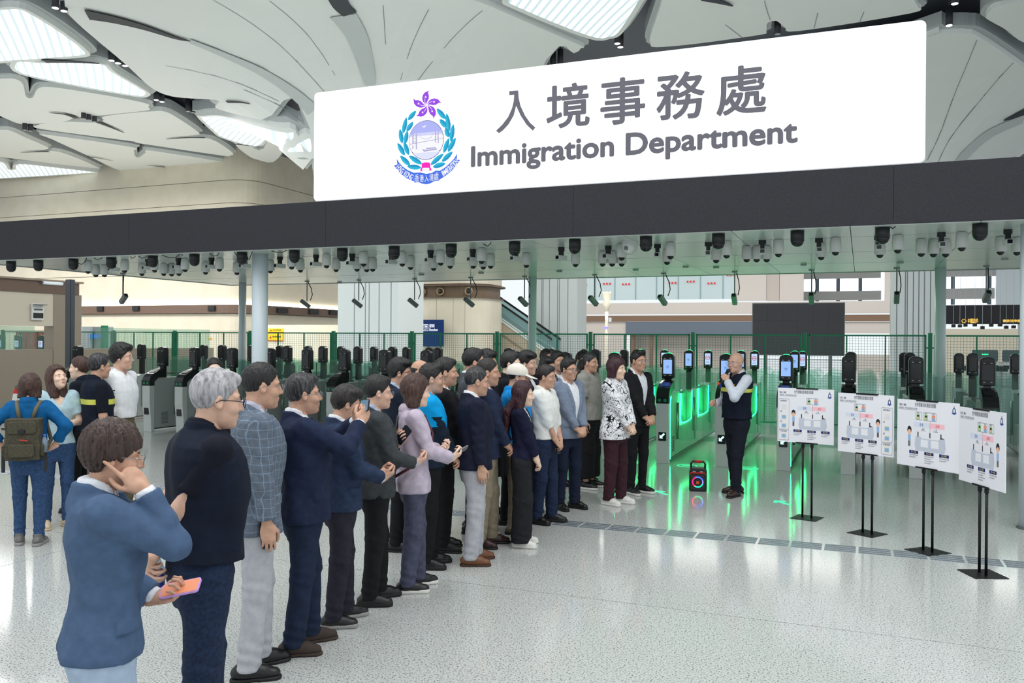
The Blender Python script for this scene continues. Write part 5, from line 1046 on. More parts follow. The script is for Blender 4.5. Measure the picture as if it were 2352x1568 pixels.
    for (Sh, El, Wt, fd, bk, pose, sd) in J:
        gv, gf = hand_mesh(pose, hh); yv = np.cross(bk, fd); M3 = np.stack([fd, yv, bk], 1); q = gv.copy()
        # thumb (+y) must point to the body's front/inner side: mirror per side
        flip = sd > 0
        if flip: q = q*np.array([1, -1, 1])
        VS.append((q*1.02)@M3.T+Wt-fd*.0); FS.append((gf[:, ::-1] if flip else gf)+n); n += len(gv)
    me = np_mesh('body', np.concatenate(VS), np.concatenate(FS)); link('body', me, root, SKIN[skin])
    # ---------- face details
    def hp_(p): return tuple(Rh@np.array(p)+hc)
    for nm, m_, parts in (('lips', lipf if fem else lipm, (((.0935, 0, -.0598), (.0050, .020, .0038)), ((.0925, 0, -.0705), (.0048, .017, .0042)))), ('eyebrow', browm, tuple(((.0885, sd*.031, .0265), (.004, .016, .0028)) for sd in (1, -1))), ('eye', eyew, tuple(((.0835, sd*.031, .0025), (.0052, .0125, .0048)) for sd in (1, -1))), ('iris', iris, tuple(((.0862, sd*.031, .0025), (.0032, .0056, .0050)) for sd in (1, -1)))):
        for gset in ([parts] if nm == 'lips' else [(q,) for q in parts]):
            mb = MB()
            for c, r in gset: mb.sphere(c, r, 10, 6)
            mb.v = [hp_(p) for p in mb.v]; mb.build(nm, m_, root, True)
    if glasses:
        gm = {'b': frame_b, 's': frame_s, 'g': frame_g}[glasses]; r_ = .0020 if glasses == 'b' else .0012; g_ = empty('glasses', parent=root); mb = MB(); ml = MB()
        for sd in (1, -1):
            c = np.array([.112, sd*.034, .0]); ring = [tuple(c+np.array([-.010*abs(math.sin(a))*0-.18*abs(sd*.034+.027*math.cos(a))**1.5, .027*math.cos(a), .020*math.sin(a)])) for a in [2*math.pi*k/16 for k in range(17)]]
            mb.tube(ring, r_, 5); mb.tube([(.103, sd*.062, .005), (.06, sd*.078, .008), (.0, sd*.083, .006), (-.02, sd*.082, -.008)], r_*1.1, 5)
            ml.add([ring[k] for k in range(16)], [tuple(range(16))])
        mb.tube([(.114, .008, .004), (.116, 0, .006), (.114, -.008, .004)], r_, 5)
        for q, nm, m_ in ((mb, 'frame', gm), (ml, 'lens', gl_lens)):
            q.v = [hp_(p) for p in q.v]; q.build(nm, m_, g_, True)
    if hair:
        hv_, hf_ = hair_mesh(hair[0], hf*(1.15 if detail < .9 else 1.3), round(rs % 2, 1) if detail < 1 else 0.); link('hair', np_mesh('hair', hv_@Rh.T+hc, hf_), root, HM[hair[1]])
    if hat:
        cv, cf = snets(cap_sdf, (-.15, -.12, -.02), (.215, .12, .165), .006); link('cap', np_mesh('cap', cv@Rh.T+hc, cf), root, hat)
    # ---------- trousers
    lm, lw, lk = legs
    def pants(P):
        d = loft(P, [.72, .80, .88, .96, 1.05], np.array([.09, .108, .117, .112, .106])*w_, np.array([.13, .162, .175, .163, .152])*(.35+.65*w_)+(.004 if fem else 0), [-.008]*5)
        d2 = None
        for hp, kn, an, sd in LG:
            hp2 = hp+np.array([0, sd*.005, -.03]); r0, r1, r2 = (.094, .070, .060) if lk == 'reg' else (.092, .060, .047) if lk == 'slim' else (.098, .098, .105)
            q = smin(cap(P, hp2, kn, r0*lw, r1*lw), cap(P, kn, an+np.array([-.004, 0, -.06]), r1*lw, r2*lw), .03); d2 = q if d2 is None else smin(d2, q, .008 if lk != 'wide' else .03)
        d = smin(d, d2, .03); z = P[:, 2]
        fold = np.exp(-((z-.13)/.08)**2)*1.4+np.exp(-((z-.50)/.07)**2)*.9+np.exp(-((z-.84)/.06)**2)*.6
        d += .0032*fold*np.sin(z*95+P[:, 1]*24+P[:, 0]*30+rs)+.0016*np.sin(z*31+P[:, 0]*45+rs*2)+.0022*np.sin(np.arctan2(P[:, 1], P[:, 0])*5+z*9+rs)
        d = np.maximum(d, (.055 if lk != 'crop' else .14)-z); return np.maximum(d, z-min(1.04, hem+.03))
    if not opt.get('no_pants'):
        pv, pf = snets(pants, (-.22-abs(stance), -.26, .03), (.22+abs(stance), .26, 1.07), hb*(1.2 if detail < .9 else 1.45)); link('trousers', np_mesh('trousers', pv, pf), root, lm)
    # ---------- shoes
    sv, so = shoe_mesh(shoes[0], .0085); sm_ = MATS.get(shoes[1]); som = MATS.get(shoes[2] if len(shoes) > 2 else 'sole_black')
    for hp, kn, an, sd in LG:
        a = math.atan2(sd*toe, 1); Rz = rotm(a, 0); off = np.array([an[0], an[1], 0])
        o = link('shoe', np_mesh('shoe', sv[0]@Rz.T+off, sv[1]), root, sm_); link('sole', np_mesh('sole', so[0]@Rz.T+off, so[1]), o, som)
    # ---------- tops
    slv = opt.get('sleeve', .95); g = opt.get('g', .012); lo2 = lo.copy(); hi2 = hi.copy(); lo2[2] = hem-.06; hi2[2] = 1.56; lo2[:2] -= .05; hi2[:2] += .05
    lo2[2] = min(lo2[2], allp[:, 2].min()-.06); hi2[2] = max(hi2[2], allp[:, 2].max()+.08)
    def base_top(P, gg, sleeve, flare=.0, upper=True):
        Q = inv(P); z = Q[:, 2]; zs = [hem-.06]+[q for q in tors_z if q > hem-.05]; i0 = len(tors_z)-len(zs)+1
        fl_ = np.array([max(0, (.98-q)/.3)*flare for q in zs]); Az = np.concatenate([[A_[max(i0, 0)]], A_[i0:]]); Bz = np.concatenate([[B_[max(i0, 0)]], B_[i0:]]); Cz = np.concatenate([[CX[max(i0, 0)]], CX[i0:]])
        if i0 > 0 or hem < .8: pass
        d = loft(Q, zs, Az+gg+fl_, Bz+gg+fl_, Cz)
        return d, Q, z
    def topfn(P):
        d, Q, z = base_top(P, g, slv, opt.get('flare', .035 if kind == 'jacket' else .02)); dt = d.copy(); x, y = Q[:, 0], Q[:, 1]
        th = np.arctan2(y, x)
        d = d+.0040*np.sin(th*6+z*14+rs)+.0022*np.sin(th*11-z*26+rs*2)*np.clip((1.3-z)/.25, 0, 1)*np.clip((1.15-z)/.2, .2, 1)*opt.get('wr', 1.)+.0022*np.sin(z*46+th*3+rs*3)*opt.get('wr', 1.)*np.exp(-((z-1.08)/.12)**2)
        if kind in ('jacket', 'coat', 'cardigan'):
            zb = opt.get('vz', 1.10); vw = opt.get('vw', .072); ww = np.clip((z-zb)/(1.43-zb), 0, 1.2)**.85*vw
            if opt.get('open'): ww = np.maximum(ww, opt['open'])
            front = x > .0
            d = np.where(front & ((z > zb-.02) | bool(opt.get('open'))), np.maximum(d, ww-np.abs(y)), d)
            if kind == 'jacket':
                lp = np.maximum(dt-.013, np.abs(np.abs(y)-ww-.022*np.clip((1.46-z)/.06, .3, 1))-.020*np.clip((z-zb)/.15, .15, 1)); lp = np.maximum(lp, np.maximum(zb-z, z-1.45)); lp = np.where(front, lp, 9.); d = np.minimum(d, lp)
                for sd in (1, -1): d = np.minimum(d, np.maximum(dt-.006, np.maximum(np.abs(z-.985)-.028, np.abs(np.arctan2(sd*y, x)-.95)-.42)))
            nc = cap(P, tf((-.048, 0, 1.42)), tf((-.034, 0, 1.52)), .092, .078); nc = np.maximum(nc, np.where(x > .025, (x-.025)*1., -1)); nc = np.maximum(nc, z-1.508+.60*np.clip(x+.06, 0, 1)); d = smin(d, nc, .012)
        if kind in ('shirt', 'polo', 'wind', 'vest'):
            ch = opt.get('ch', 1.505); nc = cap(P, tf((-.044, 0, 1.42)), tf((-.024, 0, 1.53)), .083, .073); nc = np.maximum(nc, z-ch-.008+.34*np.clip(x+.05, 0, 1)); nc2 = cap(P, tf((-.044, 0, 1.42)), tf((-.024, 0, 1.53)), .092, .080); nc2 = np.maximum(nc2, np.abs(z-ch+.026+.34*np.clip(x+.05, 0, 1))-.020); d = smin(np.minimum(d, nc), nc2 if kind in ('shirt', 'polo', 'wind') else nc, .005)
            d = np.where((x > .02) & (z > 1.40), np.maximum(d, .010+.35*(z-1.42)-np.abs(y)), d)
            if kind in ('shirt', 'polo', 'vest', 'wind') and hem < 1.2: d = np.where((x > .02), np.minimum(d, np.maximum(np.maximum(dt-.003, np.abs(y)-.016), np.maximum(hem-z, z-1.40))), d)
        if kind == 'vest': pass
        if slv > 0:
            for j in (0, 1):
                gs_ = opt.get('gs', .012); a = arm(P, j, am[0]+gs_+.003, am[1]+gs_+.004, am[2]+gs_+.007, slv, True); El = J[j][1].astype(f32); de = nrm(P-El)
                a = a+.0062*opt.get('wr', 1.)*np.exp(-(de/.12)**2)*np.sin(de*80+rs)+.0030*np.sin(P[:, 2]*55+P[:, 0]*42-P[:, 1]*30+rs)*np.sin(P[:, 0]*20+P[:, 2]*17)
                d = smin(d, a, .028)
        nh = cap(P, neck-np.array([0, 0, .09]), hc-np.array([0, 0, .02]), (.056-.008*fem) if not vshirt else .062, .060-.008*fem if kind not in ('tee',) else .075)
        d = np.maximum(d, -nh)
        if kind == 'tee' and opt.get('vneck'): d = np.where(x > 0, np.maximum(d, np.clip((z-1.30)/.14, 0, 1)*.085-np.abs(y)), d)
        return np.maximum(d, hem-z)
    tv, tF = snets(topfn, lo2, hi2, hb)
    ctr = tv[tF].mean(1); mi = np.zeros(len(tF), int); tmats = [tm] if not isinstance(tm, (list, tuple)) else list(tm)
    Qc = inv(ctr.astype(f32))
    if opt.get('bands'):
        for z0, z1, k in opt['bands']: mi[(Qc[:, 2] > z0) & (Qc[:, 2] < z1)] = k
    if opt.get('sleeve_mat') is not None:
        for j in (0, 1):
            da = arm(ctr.astype(f32), j, am[0]+.03, am[1]+.03, am[2]+.03, slv); mi[(da < .02) & (ctr[:, 2] < 1.30) & (np.abs(Qc[:, 1]) > .155) & (loft(Qc, tors_z, A_+g+.004, B_+g+.004, CX) > .012)] = opt['sleeve_mat']
    link({'jacket': 'blazer', 'coat': 'coat', 'cardigan': 'cardigan', 'shirt': 'shirt', 'polo': 'polo_shirt', 'tee': 'top', 'wind': 'windbreaker', 'vest': 'vest'}[kind], np_mesh('top', tv, tF, mi), root, tmats)
    # ---------- shirt under a jacket or vest
    if vshirt:
        sl2 = 1.0 if kind in ('jacket', 'coat', 'cardigan') else opt.get('under_sleeve', .97)
        def under(P):
            Q = inv(P); z = Q[:, 2]; x, y = Q[:, 0], Q[:, 1]; d = torso(Q, .001)
            nc = cap(P, tf((-.044, 0, 1.42)), tf((-.022, 0, 1.54)), .079, .070); nc = np.maximum(nc, z-1.527+.42*np.clip(x+.05, 0, 1)); nc2 = cap(P, tf((-.044, 0, 1.42)), tf((-.018, 0, 1.53)), .084, .080); nc2 = np.maximum(nc2, np.maximum(np.abs(z-1.487+.42*np.clip(x+.05, 0, 1))-.026, -x)); d = np.minimum(smin(d, nc, .008), nc2)
            d = np.where((x > .02) & (z > 1.415), np.maximum(d, .008+.5*(z-1.43)-np.abs(y)), d)
            d = np.where(x > .02, np.minimum(d, np.maximum(np.maximum(torso(Q, .003), np.abs(y)-.015), z-1.40)), d)
            for j in (0, 1):
                Sh, El, Wt = J[j][:3]
                if kind == 'vest':
                    a = arm(P, j, am[0]+.010, am[1]+.013, am[2]+.016, sl2, True); de = nrm(P-El.astype(f32)); a = a+.004*np.exp(-(de/.10)**2)*np.sin(de*95); d = smin(d, a, .02)
                else:
                    u = ((Wt-El)/np.linalg.norm(Wt-El)).astype(f32); c1 = El+(Wt-El)*.84; a = np.maximum(cap(P, c1, Wt-(Wt-El)*.0, am[2]+.012, am[2]+.008), np.maximum((P-(Wt-u*.004).astype(f32))@u, (c1.astype(f32)-P)@u)); d = np.minimum(d, a)
            d = np.maximum(d, -cap(P, neck-np.array([0, 0, .09]), hc-np.array([0, 0, .02]), .056-.008*fem, .057-.008*fem))
            return np.maximum(d, (1.0 if kind != 'vest' else .97)-z)
        uv, uf = snets(under, [lo2[0], lo2[1], min(.97, allp[:, 2].min()-.04)], hi2, hb*1.5 if kind != 'vest' else hb*1.15); link('shirt', np_mesh('shirt', uv, uf), root, vshirt)
    if opt.get('buttons'):
        for k in range(2):
            zq = opt.get('vz', 1.1)-.02-k*.11; p = tf((np.interp(zq, tors_z, A_)+g+np.interp(zq, tors_z, CX)+.002, .012, zq)); MB().sphere(tuple(p), (.004, .009, .009), 8, 6).build('button', frame_b, root, True)
    if opt.get('belt'): 
        def belt(P): return np.maximum(np.abs(loft(P, [.9, 1.1], np.array([.114, .112])*w_, np.array([.166, .163])*(.35+.65*w_), [-.006, -.004])-.002)-.004, np.abs(P[:, 2]-1.02)-.016)
        b_, q_ = snets(belt, (-.2, -.25, .98), (.2, .25, 1.06), .007); link('belt', np_mesh('belt', b_, q_), root, frame_b)
    pr.update(J=J, hc=hc, Rh=Rh, root=root, tf=tf, neck=neck, tors=(tors_z, A_, B_, CX), lean=lean); return pr
def at_hand(pr, j, along=.09, palm=.02, side=0.):
    Sh, El, Wt, fd, bk, pose, sd = pr['J'][j]; yv = np.cross(bk, fd)*(-sd); q = Wt+fd*along-bk*palm+yv*side
    return skeleton_world(pr, q)
def world_dir(pr, v):
    fa = pr['fa']; return Vector((v[0]*math.cos(fa)-v[1]*math.sin(fa), v[0]*math.sin(fa)+v[1]*math.cos(fa), v[2]))
def phone(label, pos, xaxis, normal, body_m, screen_m, L=.15, Wd=.074, case_m=None):
    x = Vector(xaxis).normalized(); n = Vector(normal); n = (n-x*n.dot(x)).normalized(); y = n.cross(x); R = Matrix((x, y, n)).transposed()
    t = thing('smartphone', label, 'phone'); t.matrix_world = Matrix.Translation(pos) @ R.to_4x4()
    MB().prism(rrect(-L/2, -Wd/2, L/2, Wd/2, .012), lambda a, b: (a, b, -.0045), lambda a, b: (a, b, .004)).build('case', body_m, t)
    MB().prism(rrect(-L/2+.005, -Wd/2+.004, L/2-.005, Wd/2-.004, .009), lambda a, b: (a, b, .004), lambda a, b: (a, b, .0052)).build('screen', screen_m, t)
    m_ = MB()
    for k in range(2): m_.cone((-L/2+.022+k*.02, Wd/2-.02, -.0045), (-L/2+.022+k*.02, Wd/2-.02, -.0075), .007, .007, 12)
    m_.build('camera_lens', frame_b, t); return t

# ================= the crowd
for k, c in (('shoe_black', (22, 22, 24)), ('shoe_brown', (112, 70, 44)), ('shoe_suede', (62, 50, 44)), ('shoe_wine', (50, 28, 28)), ('shoe_white', (222, 220, 214)), ('shoe_olive', (92, 84, 66)), ('shoe_greyboot', (104, 102, 100)), ('shoe_cream', (214, 196, 164))): mat(k, c, .35 if k != 'shoe_suede' else .8)
mat('sole_black', (20, 20, 21), .6); mat('sole_white', (224, 222, 216), .6); mat('sole_brown', (66, 42, 28), .6); mat('sole_grey', (150, 148, 146), .6)
white_s = cloth('white_shirt', (230, 232, 238), .95); blue_s = cloth('blue_shirt', (170, 188, 216), .95); lilac_s = cloth('lilac_shirt', (190, 190, 208), .95); black_p = cloth('black_trouser', (28, 28, 31)); jeans = cloth('dark_jeans', (36, 50, 78), .75, 60)
denim = cloth('denim', (58, 86, 128), .78, 50); greyt = cloth('light_grey_trouser', (184, 185, 192), .93); navy = cloth('navy_suit', (30, 38, 60)); khaki = cloth('khaki', (150, 138, 118), .9); black_j = cloth('black_suit', (30, 30, 34)); navy_v = cloth('navy_vest', (20, 28, 46)); hivis = mat('hi_vis', (214, 214, 92), .6); goldt = mat('gold_thread', (210, 160, 50), .6)
dark_sc = mat('phone_screen', (30, 32, 40), .1); ph_black = mat('phone_black', (24, 24, 27), .3); lit_sc = emit_mat('phone_lit', (120, 160, 190), .6)
TX, TY = .3, 8.9
def toward(p, dx=0): return math.degrees(math.atan2(TY-p[1], TX-p[0]))+dx
def pph(label, p, face, *a, **k): return person(label, p[:2], face, p[2], *a, at_head=True, **k)
def pp(label, p, face, *a, **k): return person(label, p[:2], face, p[2], *a, **k)
# --- front of the row
p = (-2.53,2.372,1.616)
W1 = pph('woman in a blue blazer touching her ear, short dark hair, phone in hand', p, 50, ('jacket', cloth('steel_blue', (76, 98, 130), .93), .85, dict(vz=1.02, vw=.06, flare=.035, gs=.016, g=.016, open=.03)), (cloth('pale_blue_trouser', (170, 188, 210), .95), 1.12, 'wide'), hair=('pixie', 'pixie'), skin='b', arms=('phone_read', 'ear'), headr=(-6, 7), lean=.02, glasses='s', fem=True, build=1.10, vshirt=white_s, detail=.8,
 arm_over={0: ((.20, .07, 1.01), (-.5, .6, -.8), 'grip', (.85, -.45, .2), (.1, .45, -.9))})
p = (-2.699,3.113,1.78)
W2 = pph('grey haired man in a navy vest holding his hands behind his back', p, 54, ('vest', navy_v, .93, dict(sleeve=.0, g=.028, flare=.02, under_sleeve=.36, neck=1)), (jeans, 1.12, 'reg'), hair=('short', 'grey'), skin='a', arms=('behind', 'behind'), headr=(-4, 3), lean=.07, glasses='b', build=1.12, vshirt=cloth('navy_tee', (22, 25, 38)), detail=.8, stance=.06)
p = (-3.243,4.064,1.78)
W3 = pp('man in a grey check blazer and pale grey trousers, hands at his sides', p, toward(p, -6), ('jacket', check_cloth('check_grey', (102, 112, 126), (150, 176, 204) , .046), .80, dict(vz=1.08, flare=.045, buttons=1)), (greyt, 1.05, 'reg'), ('dress', 'shoe_black'), ('crop', 'black'), 'b', ('down', 'down'), (-2, 4), .02, 's', build=1.05, vshirt=lilac_s, detail=.85, stance=.05)
p = (-3.22,4.494,1.702)
W4 = pp('man in a navy suit filming with a raised phone, brown suede shoes', p, toward(p, -8), ('jacket', cloth('navy_bright', (33, 43, 70)), .82, dict(vz=1.06, flare=.045)), (cloth('navy_trouser', (32, 44, 68)), 1.05, 'reg'), ('dress', 'shoe_suede', 'shoe_suede'), ('short', 'salt'), 'b', ('phone_up', 'phone_up'), (0, 2), -.03, 's', build=1.15, vshirt=white_s, detail=.85, stance=.07)
p = (-3.286,5.005,1.603)
W5 = pp('shorter man in a blue jacket reading a phone behind the filming man', p, toward(p, -6), ('jacket', cloth('blue_jacket', (44, 58, 86)), .84, dict(vz=1.1, flare=.045)), (cloth('plum_trouser', (46, 44, 56)), 1.05, 'reg'), ('sneaker', 'shoe_black', 'sole_grey'), ('parted', 'dark'), 'b', ('phone_read', 'phone_read'), (0, 10), .02, 's', build=1.1, vshirt=white_s, detail=.9, stance=.06)
p = (-3.313,5.504,1.653)
W6 = pp('man in a dark grey blazer and black trousers holding a phone at his chest', p, toward(p, -6), ('jacket', cloth('charcoal', (66, 70, 74)), .82, dict(vz=1.08, flare=.045)), (black_p, 1.05, 'reg'), ('sneaker', 'shoe_black'), ('short', 'black'), 'a', ('bag_hold', 'phone_read'), (0, 4), .0, 's', build=1.1, vshirt=blue_s, detail=.95, stance=.05)
p = (-3.215,5.909,1.64)
W7 = pp('woman in a lilac jacket and grey hiking trousers, bobbed brown hair', p, toward(p, -2), ('wind', cloth('lilac_jacket', (198, 184, 202), .93), .80, dict(flare=.045, gs=.016, g=.016, ch=1.50)), (cloth('slate_trouser', (82, 84, 106), .85), 1.08, 'reg'), ('sneaker', 'shoe_black', 'sole_white'), ('lob', 'brown'), 'c', ('chest_hold', 'phone_read'), (0, 4), .0, None, fem=True, detail=.95, stance=.06)
p = (-3.411,6.552,1.713)
W8 = pp('man in a bright blue and navy windbreaker with clasped hands', p, toward(p, -3), ('wind', [cloth('wind_navy', (24, 38, 54)), cloth('wind_blue', (0, 164, 232), .94)], .86, dict(bands=[(1.21, 1.6, 1)], sleeve_mat=0, gs=.02, g=.02)), (black_p, 1.0, 'reg'), ('boot', 'shoe_black'), ('quiff', 'black'), 'b', ('front', 'front'), (0, 2), 0, 's', detail=1., stance=.03)
p = (-3.559,7.119,1.75)
pp('man in a black suit and white shirt behind the blue windbreaker', p, toward(p), ('jacket', black_j, .82, dict(vz=1.08)), (black_p, 1.05, 'reg'), ('dress', 'shoe_black'), ('short', 'black'), 'b', ('front', 'front'), (0, 2), 0, None, build=1.1, vshirt=white_s, full=.004)
p = (-3.941,6.98,1.742)
pph('man with thick black glasses in a navy suit behind the lilac jacket', p, toward(p), ('jacket', cloth('ink_suit', (34, 42, 58)), .82, dict(vz=1.1)), (black_p, 1.0, 'reg'), ('dress', 'shoe_black'), ('parted', 'black'), 'b', ('down', 'front'), (0, 2), 0, 'b', build=1.1, vshirt=blue_s)
p = (-4.023,7.54,1.722)
pph('bald man half hidden behind the man with thick black glasses', p, toward(p, -20), ('jacket', black_j, .82, dict(vz=1.1)), (black_p, 1.0, 'reg'), ('dress', 'shoe_black'), ('bald', 'dark'), 'b', ('down', 'down'), (0, 6), 0, 's', vshirt=white_s, detail=1.15)
p = (-3.109,6.809,1.686)
pp('man in a navy blazer and light grey trousers with brown shoes', p, toward(p, 2), ('jacket', cloth('navy_blazer', (28, 32, 52)), .84, dict(vz=1.08, flare=.04)), (greyt, 1.08, 'reg'), ('dress', 'shoe_brown', 'sole_brown'), ('crop', 'salt'), 'b', ('down', 'down'), (-2, 6), 0, 's', build=1.12, vshirt=white_s, stance=.04)
p = (-3.264,7.414,1.745)
pp('man in a blue suit jacket and khaki trousers with gold glasses', p, toward(p, -4), ('jacket', cloth('blue_suit', (38, 48, 74)), .82, dict(vz=1.08)), (khaki, 1.05, 'reg'), ('dress', 'shoe_wine'), ('crop', 'dark'), 'b', ('front', 'front'), (0, 3), 0, 'g', build=1.05, vshirt=white_s, stance=.05)
p = (-3.622,7.919,1.831)
pph('tall black haired man in a grey suit behind the row', p, toward(p, 10), ('jacket', cloth('mid_grey', (84, 88, 96)), .82, dict(vz=1.1)), (black_p, 1.0, 'reg'), ('dress', 'shoe_black'), ('short', 'black'), 'b', ('down', 'down'), (6, 2), 0, None, vshirt=white_s, detail=1.2)
p = (-3.817,8.703,1.795)
pph('curly haired man in a dark suit behind the gold glasses man', p, toward(p), ('jacket', black_j, .82, dict(vz=1.1)), (black_p, 1.0, 'reg'), ('dress', 'shoe_black'), ('curly', 'black'), 'b', ('front', 'front'), (0, 2), 0, None, vshirt=white_s, detail=1.25)
p = (-3.43,8.428,1.797)
pph('man in a black jacket looking right behind the white cap', p, toward(p, 4), ('jacket', cloth('black_jacket', (24, 26, 34)), .82, dict(vz=1.25)), (black_p, 1.0, 'reg'), ('dress', 'shoe_black'), ('short', 'black'), 'c', ('down', 'down'), (0, 2), 0, 's', vshirt=cloth('black_shirt', (26, 27, 30)), detail=1.1)
p = (-3.448,8.961,1.796)
pph('man with silver glasses and black hair standing behind the white cap', p, toward(p), ('jacket', black_j, .82, dict(vz=1.1)), (black_p, 1.0, 'reg'), ('dress', 'shoe_black'), ('parted', 'black'), 'a', ('front', 'front'), (0, 4), 0, 's', vshirt=white_s, detail=1.2)
p = (-3.225,8.051,1.677)
W18 = pp('man in a cream baseball cap and bright blue jacket', p, toward(p, 4), ('wind', [cloth('cap_blue', (22, 140, 214), .92)], .92, dict(gs=.018, g=.018)), (khaki, 1.1, 'reg'), ('boot', 'shoe_olive'), ('crop', 'black'), 'b', ('front_low', 'front_low'), (0, 8), .0, 's', build=1.1, hat=cloth('cap_cream', (232, 226, 214), .96))
p = (-2.963,7.565,1.524)
W19 = pp('woman with very long dark red hair in a navy cardigan and wide black trousers', p, toward(p, -6), ('cardigan', cloth('navy_knit', (24, 26, 54)), .93, dict(vz=1.2, vw=.06, sleeve=.88)), (cloth('black_wide', (36, 36, 40)), 1.0, 'wide'), ('sneaker', 'shoe_white', 'sole_white'), ('long', 'red'), 'c', ('front_low', 'front_low'), (0, 4), 0, None, fem=True, vshirt=white_s, build=.95)
p = (-3.108,8.599,1.656)
W20 = pp('man in a white shirt with rolled sleeves and dark jeans', p, toward(p, -8), ('shirt', cloth('white_rolled', (236, 236, 232), .95), .93, dict(sleeve=.68, gs=.010, g=.014)), (jeans, 1.05, 'reg'), ('boot', 'shoe_black'), ('short', 'dark'), 'b', ('front_low', 'front_low'), (0, 3), 0, 's', build=1.05, stance=.05)
p = (-3.545,9.893,1.712)
pph('man in a navy jacket and light blue shirt behind the white shirt man', p, toward(p, -4), ('jacket', navy, .82, dict(vz=1.08)), (khaki, 1.0, 'reg'), ('sneaker', 'shoe_white', 'sole_white'), ('parted', 'black'), 'a', ('front', 'front'), (0, 2), 0, 's', vshirt=blue_s, detail=1.15)
p = (-3.727,10.79,1.775)
pph('dark haired man in a navy vest behind the grey blazer', p, toward(p, -4), ('jacket', navy_v, .84, dict(vz=1.3)), (black_p, 1.0, 'reg'), ('dress', 'shoe_black'), ('short', 'black'), 'b', ('front', 'front'), (0, 2), 0, None, vshirt=white_s, detail=1.2)
p = (-3.127,9.415,1.716)
pp('man in a light grey blazer and open white shirt with clasped hands', p, toward(p, -16), ('jacket', cloth('blue_grey', (124, 136, 156), .94), .82, dict(vz=1.03, vw=.085)), (cloth('deep_navy', (28, 36, 58)), 1.05, 'reg'), ('dress', 'shoe_black'), ('short', 'black'), 'b', ('front', 'front'), (0, 3), 0, 'b', build=1.1, vshirt=white_s, stance=.03)
p = (-3.31,10.862,1.757)
pp('man in a grey polo shirt and cropped black trousers, arms at his sides', p, toward(p, 24), ('polo', cloth('grey_polo', (160, 158, 152), .94), .88, dict(sleeve=.40, gs=.024, neck=1)), (black_p, 1.05, 'crop'), ('sneaker', 'shoe_black', 'sole_white'), ('crop', 'salt'), 'b', ('down', 'down'), (-10, 2), 0, None, build=1.12)
p = (-2.7,9.923,1.718)
pp('woman in a white shirt with black line drawings and wine trousers', p, toward(p, 6), ('shirt', doodle_cloth('doodle'), .78, dict(flare=.045, gs=.018, g=.02, wr=.7)), (cloth('wine_trouser', (64, 38, 46)), 1.1, 'reg'), ('sneaker', 'shoe_white', 'sole_white'), ('bob', 'red'), 'c', ('front', 'front'), (0, 3), 0, None, fem=True, build=1.12, stance=.03)
p = (-2.64,10.743,1.798)
pp('man in a black suit and white shirt at the right end of the row', p, toward(p, 2), ('jacket', black_j, .82, dict(vz=1.05, vw=.08)), (black_p, 1.0, 'slim'), ('sneaker', 'shoe_black', 'sole_white'), ('quiff', 'black'), 'b', ('front', 'front'), (0, 2), 0, 's', vshirt=white_s)
p = (-3.509,11.31,1.647)
pph('dark haired woman deep behind the grey polo man', p, toward(p), ('shirt', cloth('dark_blouse', (40, 40, 48)), .88, dict()), (black_p, 1.0, 'reg'), ('dress', 'shoe_black'), ('lob', 'dark'), 'a', ('front', 'front'), (0, 2), 0, 's', fem=True, detail=1.3)
p = (-3.753,11.967,1.757)
pph('black haired man farthest back near the lit e-gates', p, toward(p), ('jacket', black_j, .84, dict(vz=1.1)), (black_p, 1.0, 'reg'), ('dress', 'shoe_black'), ('short', 'black'), 'b', ('front', 'front'), (0, 2), 0, None, vshirt=white_s, detail=1.3)
p = (-4.131,11.49,1.794)
pph('man with only his hair showing behind the navy vest man', p, toward(p), ('jacket', black_j, .84, dict(vz=1.1)), (black_p, 1.0, 'reg'), ('dress', 'shoe_black'), ('crop', 'black'), 'b', ('front', 'front'), (0, 2), 0, None, vshirt=white_s, detail=1.3)
# --- the speaker
p = (-1.461,11.141,1.788)
WS = pp('bald man in a navy vest speaking into a microphone', p, -136, ('vest', [navy_v, hivis], .93, dict(sleeve=.0, g=.022, under_sleeve=.97, bands=[(1.255, 1.30, 1)], ch=1.49)), (cloth('speaker_trouser', (26, 30, 42)), 1.0, 'reg'), ('dress', 'shoe_wine'), None, 'a', ('mic', 'fist_front'), (14, 4), 0, 's', vshirt=cloth('pale_shirt', (214, 220, 232), .95), stance=.08, toe=.45, build=1.05)
# --- the group at the left
p = (-7.172,5.749,1.567)
B1 = pp('woman seen from behind in a blue jacket with an olive backpack', p, 128, ('wind', cloth('teal_blue', (12, 92, 148), .92), .90, dict(gs=.014, g=.014, sleeve=.86)), (denim, 1.05, 'slim'), ('boot', 'shoe_greyboot', 'sole_grey'), ('bob', 'brown'), 'a', ('hip', 'hip'), (-6, 2), .0, None, fem=True, detail=.95, stance=.04, build=1.05)
p = (-7.577,6.384,1.62)
B2 = pp('woman in a pale blue top and jeans looking up, long brown hair', p, -24, ('tee', cloth('pale_blue', (186, 214, 224), .95), .90, dict(sleeve=.36, gs=.02, vneck=1, neck=1)), (denim, 1.05, 'slim'), ('dress', 'shoe_cream', 'shoe_cream'), ('open', 'brown'), 'c', ('chest_hold', 'down'), (16, -14), 0, None, fem=True, detail=.95, stance=.03)
p = (-7.29,6.646,1.748)
B3 = pph('man in a navy reflective vest and khaki trousers beside the white shirt man', p, 62, ('vest', [navy_v, hivis], .90, dict(sleeve=.0, g=.024, under_sleeve=.45, bands=[(1.23, 1.285, 1)], neck=1)), (khaki, 1.1, 'reg'), ('dress', 'shoe_olive'), ('short', 'salt'), 'b', ('front', 'down'), (10, 2), 0, 'g', vshirt=cloth('navy_polo', (20, 24, 36)))
p = (-7.392,7.036,1.84)
